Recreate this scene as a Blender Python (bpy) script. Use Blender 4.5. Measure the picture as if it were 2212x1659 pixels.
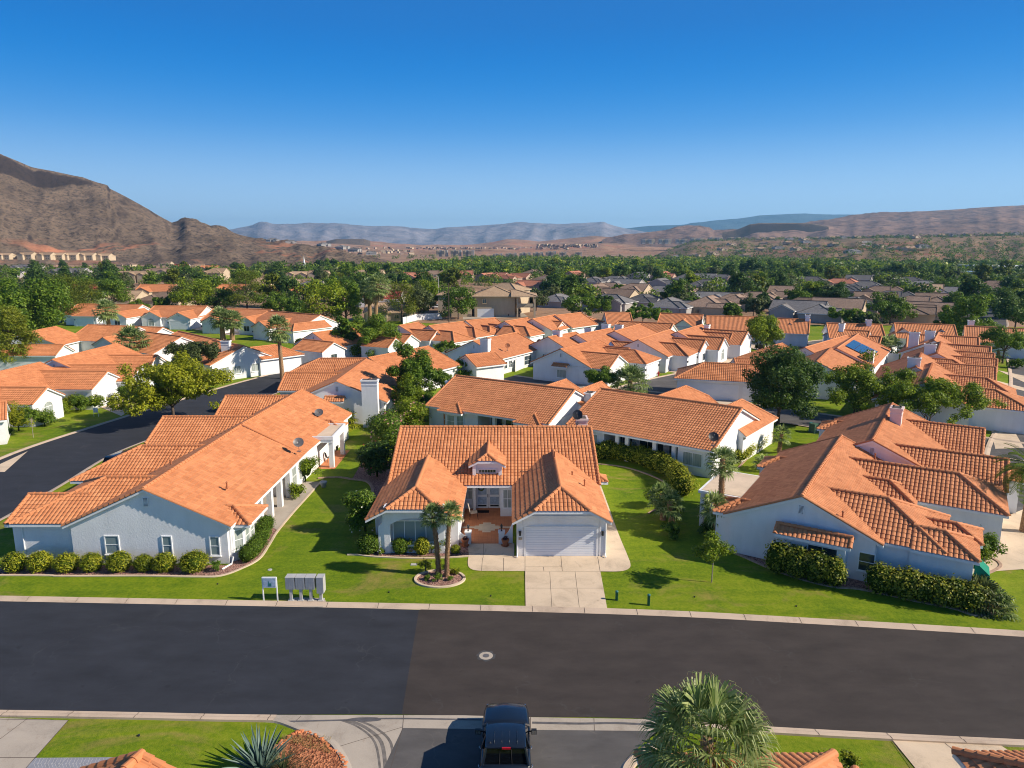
import bpy, bmesh, math, random
import numpy as np
from mathutils import Vector, Matrix
for o in list(bpy.data.objects): bpy.data.objects.remove(o)
SC = bpy.context.scene
COL = SC.collection
R = math.radians
# ---------------------------------------------------------------- camera
H, F, PT, CX, CY = 21.0, 1530.0, R(11.0), 1106.0, 829.5
cam = bpy.data.cameras.new('camera'); camo = bpy.data.objects.new('camera', cam); COL.objects.link(camo)
camo.location = (0, 0, H); camo.rotation_euler = (R(90) - PT, 0, 0)
cam.sensor_fit = 'HORIZONTAL'; cam.sensor_width = 36.0; cam.lens = 36.0 * F / 2212.0
cam.clip_start = 0.5; cam.clip_end = 60000
SC.camera = camo
sP, cP = math.sin(PT), math.cos(PT)
def G(px, py, z=0.0):
    """pixel of the 2212x1659 photo -> point on the level plane at height z"""
    u = (px - CX) / F; v = (py - CY) / F
    r = (u, cP - v * sP, -(sP + v * cP)); t = (z - H) / r[2]
    return Vector((r[0] * t, r[1] * t, z))
def AT(px, py, Y):
    """pixel + distance -> point standing at that distance"""
    u = (px - CX) / F; v = (py - CY) / F
    r = (u, cP - v * sP, -(sP + v * cP)); t = Y / r[1]
    return Vector((r[0] * t, Y, H + r[2] * t))
# ---------------------------------------------------------------- light
SUNV = Vector((1.0, -0.20, 0.67)).normalized()
wd = bpy.data.worlds.new('World'); SC.world = wd; wd.use_nodes = True
nt = wd.node_tree; bg = nt.nodes['Background']
sky = nt.nodes.new('ShaderNodeTexSky'); sky.sky_type = 'NISHITA'; sky.sun_disc = False
sky.sun_elevation = math.asin(SUNV.z); sky.sun_rotation = math.atan2(SUNV.x, SUNV.y)
sky.altitude = 900; sky.air_density = 1.0; sky.dust_density = 0.3; sky.ozone_density = 3.0
tcw = nt.nodes.new('ShaderNodeTexCoord'); spw = nt.nodes.new('ShaderNodeSeparateXYZ'); nt.links.new(tcw.outputs['Generated'], spw.inputs[0])
rp = nt.nodes.new('ShaderNodeValToRGB'); rp.color_ramp.interpolation = 'B_SPLINE'; els = rp.color_ramp.elements      # clear dry-air zenith-to-horizon colours, by elevation
for i, (p, c) in enumerate([(0.0, (0.66, 0.84, 1.0)), (0.05, (0.50, 0.74, 0.97)), (0.15, (0.0, 0.27, 0.74)), (0.27, (0.0, 0.15, 0.56)), (0.5, (0.03, 0.11, 0.30)), (1.0, (0.05, 0.09, 0.19))]):
    if i > 1: els.new(0.5)
for el, (p, c) in zip(els, [(0.0, (0.66, 0.84, 1.0)), (0.05, (0.50, 0.74, 0.97)), (0.15, (0.0, 0.27, 0.74)), (0.27, (0.0, 0.15, 0.56)), (0.5, (0.03, 0.11, 0.30)), (1.0, (0.05, 0.09, 0.19))]): el.position = p; el.color = c + (1,)
nt.links.new(spw.outputs[2], rp.inputs[0])
vm = nt.nodes.new('ShaderNodeVectorMath'); vm.operation = 'SCALE'; vm.inputs['Scale'].default_value = 1 / 0.11 / 1.30; nt.links.new(rp.outputs[0], vm.inputs[0])
mxw = nt.nodes.new('ShaderNodeMix'); mxw.data_type = 'RGBA'; mxw.inputs[0].default_value = 0.99
nt.links.new(sky.outputs[0], mxw.inputs[6]); nt.links.new(vm.outputs[0], mxw.inputs[7]); nt.links.new(mxw.outputs[2], bg.inputs[0])
bg.inputs[1].default_value = 0.11
sl = bpy.data.lights.new('sun', 'SUN'); so = bpy.data.objects.new('sun', sl); COL.objects.link(so)
sl.energy = 5.0; sl.angle = R(0.5); sl.color = (1.0, 0.89, 0.73)
so.rotation_euler = SUNV.to_track_quat('Z', 'Y').to_euler()
SC.view_settings.view_transform = 'Standard'; SC.view_settings.look = 'None'
SC.view_settings.exposure = 0.55; SC.view_settings.gamma = 1.0
SC.render.engine = 'CYCLES'
SC.cycles.max_bounces = 6; SC.cycles.transparent_max_bounces = 8
SC.cycles.volume_bounces = 0; SC.cycles.filter_width = 1.05
# ---------------------------------------------------------------- materials
MATS = {}
class NB:
    def __init__(s, name, rough=0.8, spec=0.3):
        s.m = bpy.data.materials.new(name); s.m.use_nodes = True; s.t = s.m.node_tree
        s.b = s.t.nodes['Principled BSDF']; s.b.inputs['Roughness'].default_value = rough
        s.b.inputs['Specular IOR Level'].default_value = spec
        MATS[name] = s.m
    def n(s, typ, **kw):
        nd = s.t.nodes.new('ShaderNode' + typ)
        for k, v in kw.items():
            if hasattr(nd, k): setattr(nd, k, v)
            else: nd.inputs[k.replace('_', ' ')].default_value = v
        return nd
    def l(s, a, b): s.t.links.new(a, b)
    def math(s, op, a, b=None, c=None):
        nd = s.t.nodes.new('ShaderNodeMath'); nd.operation = op
        for i, x in enumerate((a, b, c)):
            if x is None: continue
            if isinstance(x, (int, float)): nd.inputs[i].default_value = x
            else: s.l(x, nd.inputs[i])
        return nd.outputs[0]
    def noise(s, scale, detail=3, rough=0.55, vec=None, dist=0.0):
        nd = s.n('TexNoise'); nd.inputs['Scale'].default_value = scale; nd.inputs['Detail'].default_value = detail
        nd.inputs['Roughness'].default_value = rough; nd.inputs['Distortion'].default_value = dist
        if vec is not None: s.l(vec, nd.inputs['Vector'])
        return nd.outputs[0]
    def pos(s, scale=None):
        g = s.n('NewGeometry').outputs['Position']
        if scale:
            m = s.n('Mapping'); m.inputs['Scale'].default_value = scale; s.l(g, m.inputs['Vector']); return m.outputs[0]
        return g
    def obj(s, scale=None):
        g = s.n('TexCoord').outputs['Object']
        if scale:
            m = s.n('Mapping'); m.inputs['Scale'].default_value = scale; s.l(g, m.inputs['Vector']); return m.outputs[0]
        return g
    def ramp(s, fac, stops):
        nd = s.n('ValToRGB'); e = nd.color_ramp.elements
        while len(e) < len(stops): e.new(0.5)
        for el, (p, c) in zip(e, stops):
            el.position = p; el.color = (c[0], c[1], c[2], 1) if not isinstance(c, (int, float)) else (c, c, c, 1)
        s.l(fac, nd.inputs[0]); return nd.outputs[0]
    def mix(s, fac, a, b, blend='MIX'):
        nd = s.n('Mix'); nd.data_type = 'RGBA'; nd.blend_type = blend
        for k, x in ((0, fac), (6, a), (7, b)):
            if isinstance(x, (int, float)): nd.inputs[k].default_value = x
            elif isinstance(x, tuple): nd.inputs[k].default_value = (x[0], x[1], x[2], 1)
            else: s.l(x, nd.inputs[k])
        return nd.outputs[2]
    def col(s, x):
        if isinstance(x, tuple): s.b.inputs['Base Color'].default_value = (x[0], x[1], x[2], 1)
        else: s.l(x, s.b.inputs['Base Color'])
    def bump(s, h, strength=0.3, dist=0.05):
        nd = s.n('Bump'); nd.inputs['Strength'].default_value = strength; nd.inputs['Distance'].default_value = dist
        s.l(h, nd.inputs['Height']); s.l(nd.outputs[0], s.b.inputs['Normal'])

def m_plain(name, c, rough=0.6, spec=0.3, metal=0.0, var=0.08, sc=3.0, bump=0.0):
    n = NB(name, rough, spec); n.b.inputs['Metallic'].default_value = metal
    f = n.noise(sc, 4, 0.6, n.pos())
    n.col(n.ramp(f, [(0.3, tuple(x * (1 - var) for x in c)), (0.7, tuple(min(1, x * (1 + var)) for x in c))]))
    if bump: n.bump(n.noise(sc * 6, 4, 0.6, n.pos()), bump, 0.02)
    return n.m
def m_stucco(name, c):
    n = NB(name, 0.9, 0.15)
    big = n.noise(0.5, 4, 0.6, n.pos()); fine = n.noise(9, 5, 0.7, n.pos())
    streak = n.noise(1.4, 3, 0.6, n.pos((1, 1, 0.18)))
    f = n.math('ADD', n.math('MULTIPLY', big, 0.5), n.math('MULTIPLY', streak, 0.5))
    a = n.ramp(f, [(0.3, tuple(x * 0.86 for x in c)), (0.6, c)])
    sep = n.n('SeparateXYZ'); n.l(n.pos(), sep.inputs[0])
    dirt = n.math('MULTIPLY', n.math('SUBTRACT', 0.55, sep.outputs[2]), 1.2)
    dirt = n.math('MULTIPLY', dirt, fine); dirt.node.use_clamp = True
    n.col(n.mix(dirt, a, (0.50, 0.42, 0.34)))
    n.bump(fine, 0.5, 0.03); return n.m
m_stucco('stucco', (0.80, 0.80, 0.81)); m_stucco('stucco_tan', (0.52, 0.42, 0.30)); m_stucco('stucco_grey', (0.36, 0.34, 0.33))
m_stucco('stucco_rose', (0.46, 0.34, 0.27))
def m_tile(name, c1, c2, relief):
    n = NB(name, 0.72, 0.35)
    uv = n.n('UVMap').outputs[0]
    sep = n.n('SeparateXYZ'); n.l(uv, sep.inputs[0])
    fu = n.math('FLOOR', sep.outputs[0]); fv = n.math('FLOOR', sep.outputs[1])
    comb = n.n('CombineXYZ'); n.l(fu, comb.inputs[0]); n.l(fv, comb.inputs[1])
    wn = n.n('TexWhiteNoise'); n.l(comb.outputs[0], wn.inputs[0])
    # tiles laid in small batches of slightly different firing
    cb = n.n('CombineXYZ'); n.l(n.math('FLOOR', n.math('DIVIDE', n.math('ADD', sep.outputs[0], n.math('MULTIPLY', fv, 1.7)), 4.0)), cb.inputs[0]); n.l(fv, cb.inputs[1]); cb.inputs[2].default_value = 3.3
    wb = n.n('TexWhiteNoise'); n.l(cb.outputs[0], wb.inputs[0])
    big = n.noise(0.35, 4, 0.6, n.pos())
    f = n.math('ADD', n.math('ADD', n.math('MULTIPLY', wn.outputs[0], 0.26), 0.12), n.math('ADD', n.math('MULTIPLY', wb.outputs[0], 0.20), n.math('MULTIPLY', big, 0.38)))
    a = n.ramp(f, [(0.25, c1), (0.85, c2)])
    grime = n.ramp(n.noise(2.2, 5, 0.7, n.pos((1, 1, 2))), [(0.56, 0.0), (0.78, 0.4)])
    rnd = n.n('ObjectInfo').outputs['Random']
    a = n.mix(n.math('MULTIPLY', rnd, 0.12), a, tuple(x * 0.6 + 0.05 for x in c1))
    a = n.mix(grime, a, tuple(x * 0.45 for x in c1))
    n.col(a)
    if relief:
        n.bump(n.noise(14, 3, 0.6, n.pos()), 0.25, 0.01)
    else:
        fr = n.math('FRACT', sep.outputs[0]); hump = n.math('SINE', n.math('MULTIPLY', fr, math.pi))
        saw = n.math('FRACT', sep.outputs[1]); step = n.math('MULTIPLY', n.math('SUBTRACT', 1.0, saw), 0.6)
        n.bump(n.math('ADD', hump, step), 0.8, 0.07)
        line = n.ramp(fr, [(0.0, 0.55), (0.14, 0.0), (0.86, 0.0), (1.0, 0.55)])
        line2 = n.ramp(saw, [(0.0, 0.5), (0.13, 0.0)])
        n.col(n.mix(n.math('MAXIMUM', line, line2), a, tuple(x * 0.42 for x in c1)))
    return n.m
m_tile('clay_tile', (0.44, 0.155, 0.058), (0.70, 0.29, 0.125), True)
m_tile('clay_tile_far', (0.48, 0.165, 0.06), (0.70, 0.28, 0.12), False)
def m_flatroof(name, c1, c2):
    n = NB(name, 0.85, 0.2)
    uv = n.n('UVMap').outputs[0]; sep = n.n('SeparateXYZ'); n.l(uv, sep.inputs[0])
    comb = n.n('CombineXYZ'); n.l(n.math('FLOOR', sep.outputs[0]), comb.inputs[0]); n.l(n.math('FLOOR', sep.outputs[1]), comb.inputs[1])
    wn = n.n('TexWhiteNoise'); n.l(comb.outputs[0], wn.inputs[0])
    f = n.math('ADD', n.math('MULTIPLY', wn.outputs[0], 0.4), n.math('MULTIPLY', n.noise(0.25, 4, 0.6, n.pos()), 0.7))
    a = n.ramp(f, [(0.25, c1), (0.85, c2)])
    line = n.ramp(n.math('FRACT', sep.outputs[1]), [(0.0, 0.6), (0.2, 0.0)])
    hsv = n.n('HueSaturation'); n.l(n.mix(line, a, tuple(x * 0.4 for x in c1)), hsv.inputs['Color'])
    n.l(n.math('ADD', 0.72, n.math('MULTIPLY', n.n('ObjectInfo').outputs['Random'], 0.6)), hsv.inputs['Value'])
    n.col(hsv.outputs[0]); n.bump(n.math('FRACT', sep.outputs[1]), 0.4, 0.04); return n.m
m_flatroof('slate_roof', (0.11, 0.105, 0.11), (0.20, 0.19, 0.19))
m_flatroof('brown_roof', (0.17, 0.115, 0.085), (0.30, 0.21, 0.16))
m_flatroof('tan_roof', (0.30, 0.20, 0.13), (0.44, 0.31, 0.20))
m_flatroof('salmon_roof', (0.34, 0.13, 0.08), (0.46, 0.20, 0.13))
m_flatroof('red_roof', (0.24, 0.03, 0.035), (0.32, 0.06, 0.06))
m_plain('white_trim', (0.78, 0.79, 0.80), 0.5, 0.4, var=0.05)
m_plain('membrane', (0.62, 0.49, 0.37), 0.9, 0.1, var=0.1, sc=0.8)
n = NB('garage_paint', 0.45, 0.4)
sep = n.n('SeparateXYZ'); n.l(n.pos(), sep.inputs[0])
n.col(n.ramp(n.noise(0.8, 3, 0.5, n.pos()), [(0.3, (0.72, 0.75, 0.80)), (0.7, (0.80, 0.82, 0.85))]))
n = NB('glass', 0.06, 0.8); n.col(n.ramp(n.noise(0.6, 2, 0.5, n.pos()), [(0.35, (0.02, 0.03, 0.035)), (0.7, (0.06, 0.085, 0.10))]))
n = NB('blinds', 0.25, 0.6)
w = n.n('TexWave'); w.bands_direction = 'Z'; w.inputs['Scale'].default_value = 4.5; n.l(n.pos(), w.inputs['Vector'])
n.col(n.ramp(w.outputs[0], [(0.3, (0.10, 0.15, 0.17)), (0.6, (0.30, 0.38, 0.40))]))
n = NB('curtain', 0.3, 0.6); n.col(n.ramp(n.noise(6, 2, 0.5, n.pos((1, 1, 0.1))), [(0.35, (0.22, 0.27, 0.26)), (0.65, (0.42, 0.45, 0.42))]))
n = NB('dark_void', 0.9, 0.1); n.col((0.03, 0.028, 0.027))
def m_lawn():
    n = NB('lawn_grass', 0.85, 0.15)
    p = n.pos()
    a = n.noise(0.11, 5, 0.6, p); b = n.noise(0.8, 5, 0.7, p, 0.6); f = n.noise(4.2, 7, 0.86, p)
    x = n.math('ADD', n.math('MULTIPLY', a, 0.36), n.math('ADD', n.math('MULTIPLY', b, 0.24), n.math('MULTIPLY', f, 0.60)))
    c = n.ramp(x, [(0.43, (0.038, 0.085, 0.004)), (0.53, (0.108, 0.182, 0.005)), (0.63, (0.185, 0.25, 0.008)), (0.77, (0.31, 0.31, 0.03))])
    dry = n.ramp(n.noise(0.16, 6, 0.68, n.pos((1.0, 1.4, 1)), 1.0), [(0.54, 0.0), (0.68, 0.8)])
    c = n.mix(n.math('MULTIPLY', dry, n.ramp(f, [(0.35, 0.4), (0.6, 1.0)])), c, (0.34, 0.23, 0.085))
    sp = n.n('SeparateXYZ'); n.l(p, sp.inputs[0])
    mow = n.math('SINE', n.math('MULTIPLY', n.math('ADD', n.math('MULTIPLY', sp.outputs[1], 5.6), n.math('MULTIPLY', b, 3.0)), 1.0))
    c = n.mix(n.math('MULTIPLY', n.math('ADD', mow, 1.0), 0.07), c, (0.02, 0.06, 0.004))
    n.col(c); n.bump(n.noise(24, 4, 0.8, p), 0.75, 0.06); return n.m
m_lawn()
def m_asphalt(name, c, cracks):
    n = NB(name, 0.82, 0.3); p = n.pos()
    a = n.noise(0.35, 5, 0.65, n.pos((1, 2.2, 1))); f = n.noise(45, 3, 0.8, p)
    x = n.math('ADD', n.math('MULTIPLY', a, 0.65), n.math('MULTIPLY', f, 0.35))
    col = n.ramp(x, [(0.32, tuple(v * 0.72 for v in c)), (0.66, tuple(v * 1.35 for v in c))])
    v = n.n('TexVoronoi'); v.feature = 'DISTANCE_TO_EDGE'; v.inputs['Scale'].default_value = 0.16 if cracks < 0.7 else 0.55
    mp = n.n('Mix'); mp.data_type = 'RGBA'; mp.inputs[0].default_value = 0.45
    n.l(p, mp.inputs[6]); nz = n.n('TexNoise'); nz.inputs['Scale'].default_value = 0.9; nz.inputs['Detail'].default_value = 5; n.l(p, nz.inputs['Vector'])
    sc = n.n('VectorMath'); sc.operation = 'MULTIPLY_ADD'; n.l(nz.outputs['Color'], sc.inputs[0]); sc.inputs[1].default_value = (2.4, 2.4, 0); n.l(p, sc.inputs[2])
    n.l(sc.outputs[0], v.inputs['Vector'])
    w = 0.006 if cracks < 0.7 else 0.018
    cr = n.ramp(v.outputs[0], [(0.0, cracks), (w, 0.0)])
    cr = n.math('MULTIPLY', cr, n.ramp(n.noise(0.4, 2, 0.5, p), [(0.45, 0.0), (0.6, 1.0)]))
    col = n.mix(cr, col, (0.16, 0.14, 0.12) if cracks > 0.7 else (0.085, 0.085, 0.09))
    spot = n.ramp(n.noise(1.7, 2, 0.5, p), [(0.70, 0.0), (0.76, 0.45)])
    col = n.mix(spot, col, tuple(v * 0.5 for v in c))
    n.col(col); n.bump(f, 0.35, 0.01); return n.m
m_asphalt('asphalt_blue', (0.025, 0.0275, 0.036), 0.25); m_asphalt('asphalt_brown', (0.042, 0.034, 0.031), 0.22)
m_asphalt('asphalt_old', (0.085, 0.080, 0.080), 0.75); m_asphalt('asphalt_far', (0.06, 0.06, 0.064), 0.6)
def m_conc(name, c):
    n = NB(name, 0.9, 0.2); p = n.pos()
    x = n.math('ADD', n.math('MULTIPLY', n.noise(0.45, 5, 0.65, p, 0.8), 0.7), n.math('MULTIPLY', n.noise(20, 3, 0.7, p), 0.3))
    col = n.ramp(x, [(0.3, tuple(v * 0.68 for v in c)), (0.48, c), (0.7, tuple(min(1, v * 1.16) for v in c))])
    st = n.ramp(n.noise(0.9, 6, 0.7, n.pos((1, 0.6, 1)), 1.5), [(0.60, 0.0), (0.72, 0.5)])
    n.col(n.mix(st, col, (0.22, 0.15, 0.11))); n.bump(n.noise(30, 3, 0.7, p), 0.2, 0.01); return n.m
m_conc('concrete', (0.58, 0.46, 0.34)); m_conc('kerb_concrete', (0.50, 0.39, 0.30)); m_conc('concrete_grey', (0.38, 0.33, 0.28))
m_plain('joint', (0.10, 0.08, 0.07), 0.95, 0.1); m_plain('wet_stain', (0.10, 0.095, 0.10), 0.7, 0.4, var=0.3, sc=3)
def m_gravel(name, c1, c2, sc=16):
    n = NB(name, 0.95, 0.15); p = n.pos()
    v = n.n('TexVoronoi'); v.inputs['Scale'].default_value = sc; n.l(p, v.inputs['Vector'])
    x = n.n('SeparateColor'); n.l(v.outputs['Color'], x.inputs[0])
    n.col(n.ramp(x.outputs[0], [(0.1, c1), (0.9, c2)])); n.bump(v.outputs['Distance'], 0.9, 0.05); return n.m
m_gravel('red_gravel', (0.13, 0.065, 0.055), (0.46, 0.27, 0.22)); m_gravel('lava_gravel', (0.16, 0.05, 0.025), (0.50, 0.20, 0.10), 11)
def m_ter(name, stops, sc=0.02, fine=0.3, bump=1.0, bd=3.0):
    n = NB(name, 0.95, 0.08); p = n.pos()
    x = n.math('ADD', n.math('MULTIPLY', n.noise(sc, 8, 0.62, p, 0.4), 0.6), n.math('MULTIPLY', n.noise(fine, 5, 0.7, p), 0.4))
    n.col(n.ramp(x, stops)); n.bump(n.noise(fine * 0.5, 6, 0.75, p), bump, bd); return n
n = m_ter('desert_soil', [(0.35, (0.13, 0.085, 0.055)), (0.5, (0.30, 0.19, 0.125)), (0.65, (0.37, 0.23, 0.15))], 0.012, 0.35, 0.8, 0.6)
m_plain('terracotta', (0.36, 0.13, 0.06), 0.7, 0.2, var=0.15, sc=4)
m_plain('terracotta_light', (0.52, 0.20, 0.09), 0.75, 0.2, var=0.12, sc=1.6)
m_plain('cream_tile', (0.62, 0.50, 0.36), 0.6, 0.3, var=0.12, sc=2)
m_plain('black_metal', (0.018, 0.018, 0.02), 0.4, 0.5, var=0.1)
m_plain('grey_metal', (0.16, 0.15, 0.15), 0.45, 0.5, metal=0.3)
m_plain('box_metal', (0.46, 0.45, 0.44), 0.5, 0.4, metal=0.1, var=0.08, sc=2)
m_plain('box_front', (0.33, 0.35, 0.38), 0.5, 0.4, metal=0.2)
m_plain('green_box', (0.06, 0.12, 0.08), 0.55, 0.4); m_plain('teal_post', (0.03, 0.16, 0.17), 0.5, 0.4)
m_plain('awning_green', (0.01, 0.20, 0.13), 0.8, 0.2); m_plain('awning_teal', (0.02, 0.22, 0.26), 0.8, 0.2)
m_plain('hydrant_red', (0.36, 0.02, 0.02), 0.4, 0.5)
m_plain('pot_dark', (0.02, 0.022, 0.03), 0.3, 0.5); m_plain('pot_pale', (0.35, 0.36, 0.38), 0.5, 0.4)
m_plain('stone_edge', (0.40, 0.27, 0.20), 0.9, 0.2, var=0.25, sc=5)
m_plain('rock_orange', (0.55, 0.20, 0.09), 0.9, 0.2, var=0.25, sc=6, bump=0.5)
m_plain('chair_mesh', (0.50, 0.42, 0.34), 0.7, 0.3); m_plain('mat_black', (0.02, 0.02, 0.022), 0.95, 0.1)
m_plain('paver_grey', (0.24, 0.25, 0.29), 0.85, 0.2, var=0.12, sc=5)
m_plain('sign_blue', (0.08, 0.18, 0.36), 0.4, 0.5); m_plain('sign_pale', (0.35, 0.45, 0.58), 0.3, 0.5, var=0.25, sc=5)
m_plain('solar_blue', (0.015, 0.05, 0.13), 0.2, 0.7); m_plain('yellow_sign', (0.55, 0.42, 0.05), 0.5, 0.3)
m_plain('chimney_cap', (0.10, 0.08, 0.07), 0.7, 0.3); m_plain('pink_stucco', (0.66, 0.52, 0.50), 0.9, 0.15, bump=0.3)
m_plain('rubber', (0.015, 0.015, 0.016), 0.85, 0.2); m_plain('chrome', (0.5, 0.5, 0.52), 0.2, 0.6, metal=0.9)
m_plain('hill_red', (0.55, 0.21, 0.12), 0.95, 0.1, var=0.2, sc=0.05)
m_plain('white_letter', (0.55, 0.52, 0.50), 0.9, 0.1)
def m_car(name, c):
    n = NB(name, 0.28, 0.5); n.col(c); n.b.inputs['Coat Weight'].default_value = 0.6; n.b.inputs['Coat Roughness'].default_value = 0.08; return n.m
m_car('paint_navy', (0.006, 0.010, 0.020)); m_car('paint_black', (0.012, 0.013, 0.016)); m_car('paint_white', (0.62, 0.63, 0.65)); m_car('paint_red', (0.35, 0.02, 0.015)); m_car('paint_silver', (0.3, 0.31, 0.33))
n = NB('tail_red', 0.3, 0.5); n.col((0.4, 0.01, 0.02))
n = NB('car_glass', 0.04, 0.9); n.col((0.004, 0.005, 0.007)); n.b.inputs['Specular IOR Level'].default_value = 0.25
def m_leaf(name, dark, mid, light, trans=0.36, spread=1.0, rough=0.5):
    n = NB(name, rough, 0.25)
    g = n.n('NewGeometry'); rnd = n.n('ObjectInfo').outputs['Random']
    big = n.noise(0.55 * spread, 3, 0.6, n.pos())
    x = n.math('ADD', n.math('MULTIPLY', g.outputs['Random Per Island'], 0.5), n.math('MULTIPLY', big, 0.5))
    x = n.math('ADD', x, n.math('MULTIPLY', n.math('SUBTRACT', rnd, 0.5), 0.22))
    c = n.ramp(x, [(0.22, dark), (0.5, mid), (0.8, light)])
    n.col(c)
    tr = n.n('BsdfTranslucent'); n.l(c, tr.inputs['Color'])
    mx = n.n('MixShader'); mx.inputs[0].default_value = trans
    out = n.t.nodes['Material Output']; n.l(n.b.outputs[0], mx.inputs[1]); n.l(tr.outputs[0], mx.inputs[2]); n.l(mx.outputs[0], out.inputs['Surface'])
    return n.m
m_leaf('leaf_bright', (0.065, 0.115, 0.007), (0.18, 0.26, 0.012), (0.35, 0.4, 0.025))
m_leaf('leaf_yellow', (0.085, 0.115, 0.006), (0.235, 0.265, 0.01), (0.42, 0.42, 0.03))
m_leaf('leaf_green', (0.046, 0.098, 0.01), (0.118, 0.205, 0.017), (0.23, 0.31, 0.03))
m_leaf('leaf_dark', (0.025, 0.058, 0.012), (0.06, 0.12, 0.019), (0.13, 0.2, 0.03))
m_leaf('leaf_olive', (0.042, 0.06, 0.02), (0.1, 0.13, 0.04), (0.18, 0.21, 0.075))
m_leaf('leaf_pine', (0.045, 0.075, 0.007), (0.13, 0.17, 0.013), (0.26, 0.28, 0.025))
m_leaf('leaf_hedge', (0.075, 0.105, 0.006), (0.2, 0.23, 0.01), (0.42, 0.4, 0.025), 0.2)
m_leaf('leaf_purple', (0.025, 0.010, 0.014), (0.055, 0.020, 0.026), (0.10, 0.04, 0.04))
m_leaf('leaf_redtip', (0.035, 0.065, 0.006), (0.135, 0.175, 0.010), (0.34, 0.31, 0.028), 0.2)
m_leaf('leaf_palm', (0.07, 0.12, 0.03), (0.22, 0.30, 0.09), (0.48, 0.52, 0.22), 0.42, 2.0, 0.42)
m_leaf('leaf_dry', (0.16, 0.10, 0.045), (0.30, 0.20, 0.09), (0.42, 0.30, 0.15), 0.15)
m_leaf('leaf_silver', (0.07, 0.08, 0.06), (0.14, 0.15, 0.12), (0.22, 0.23, 0.18))
m_leaf('flower_pink', (0.55, 0.16, 0.20), (0.75, 0.32, 0.33), (0.85, 0.5, 0.48)); m_leaf('flower_white', (0.7, 0.68, 0.55), (0.8, 0.8, 0.7), (0.85, 0.85, 0.8))
m_leaf('flower_red', (0.45, 0.03, 0.04), (0.65, 0.06, 0.08), (0.8, 0.15, 0.12))
m_leaf('agave_blue', (0.09, 0.15, 0.13), (0.15, 0.22, 0.19), (0.24, 0.32, 0.27), 0.05, 3.0)
m_leaf('grass_straw', (0.22, 0.16, 0.05), (0.38, 0.28, 0.10), (0.5, 0.4, 0.17)); m_leaf('leaf_sotol', (0.05, 0.075, 0.03), (0.10, 0.14, 0.06), (0.2, 0.22, 0.12))
m_plain('bark', (0.10, 0.075, 0.06), 0.95, 0.1, var=0.35, sc=5, bump=0.8)
m_plain('bark_pale', (0.28, 0.24, 0.20), 0.95, 0.1, var=0.25, sc=5, bump=0.5)
m_plain('palm_trunk', (0.31, 0.19, 0.105), 0.95, 0.1, var=0.45, sc=9, bump=1.0)
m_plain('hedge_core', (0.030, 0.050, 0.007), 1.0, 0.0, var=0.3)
M = MATS
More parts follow.
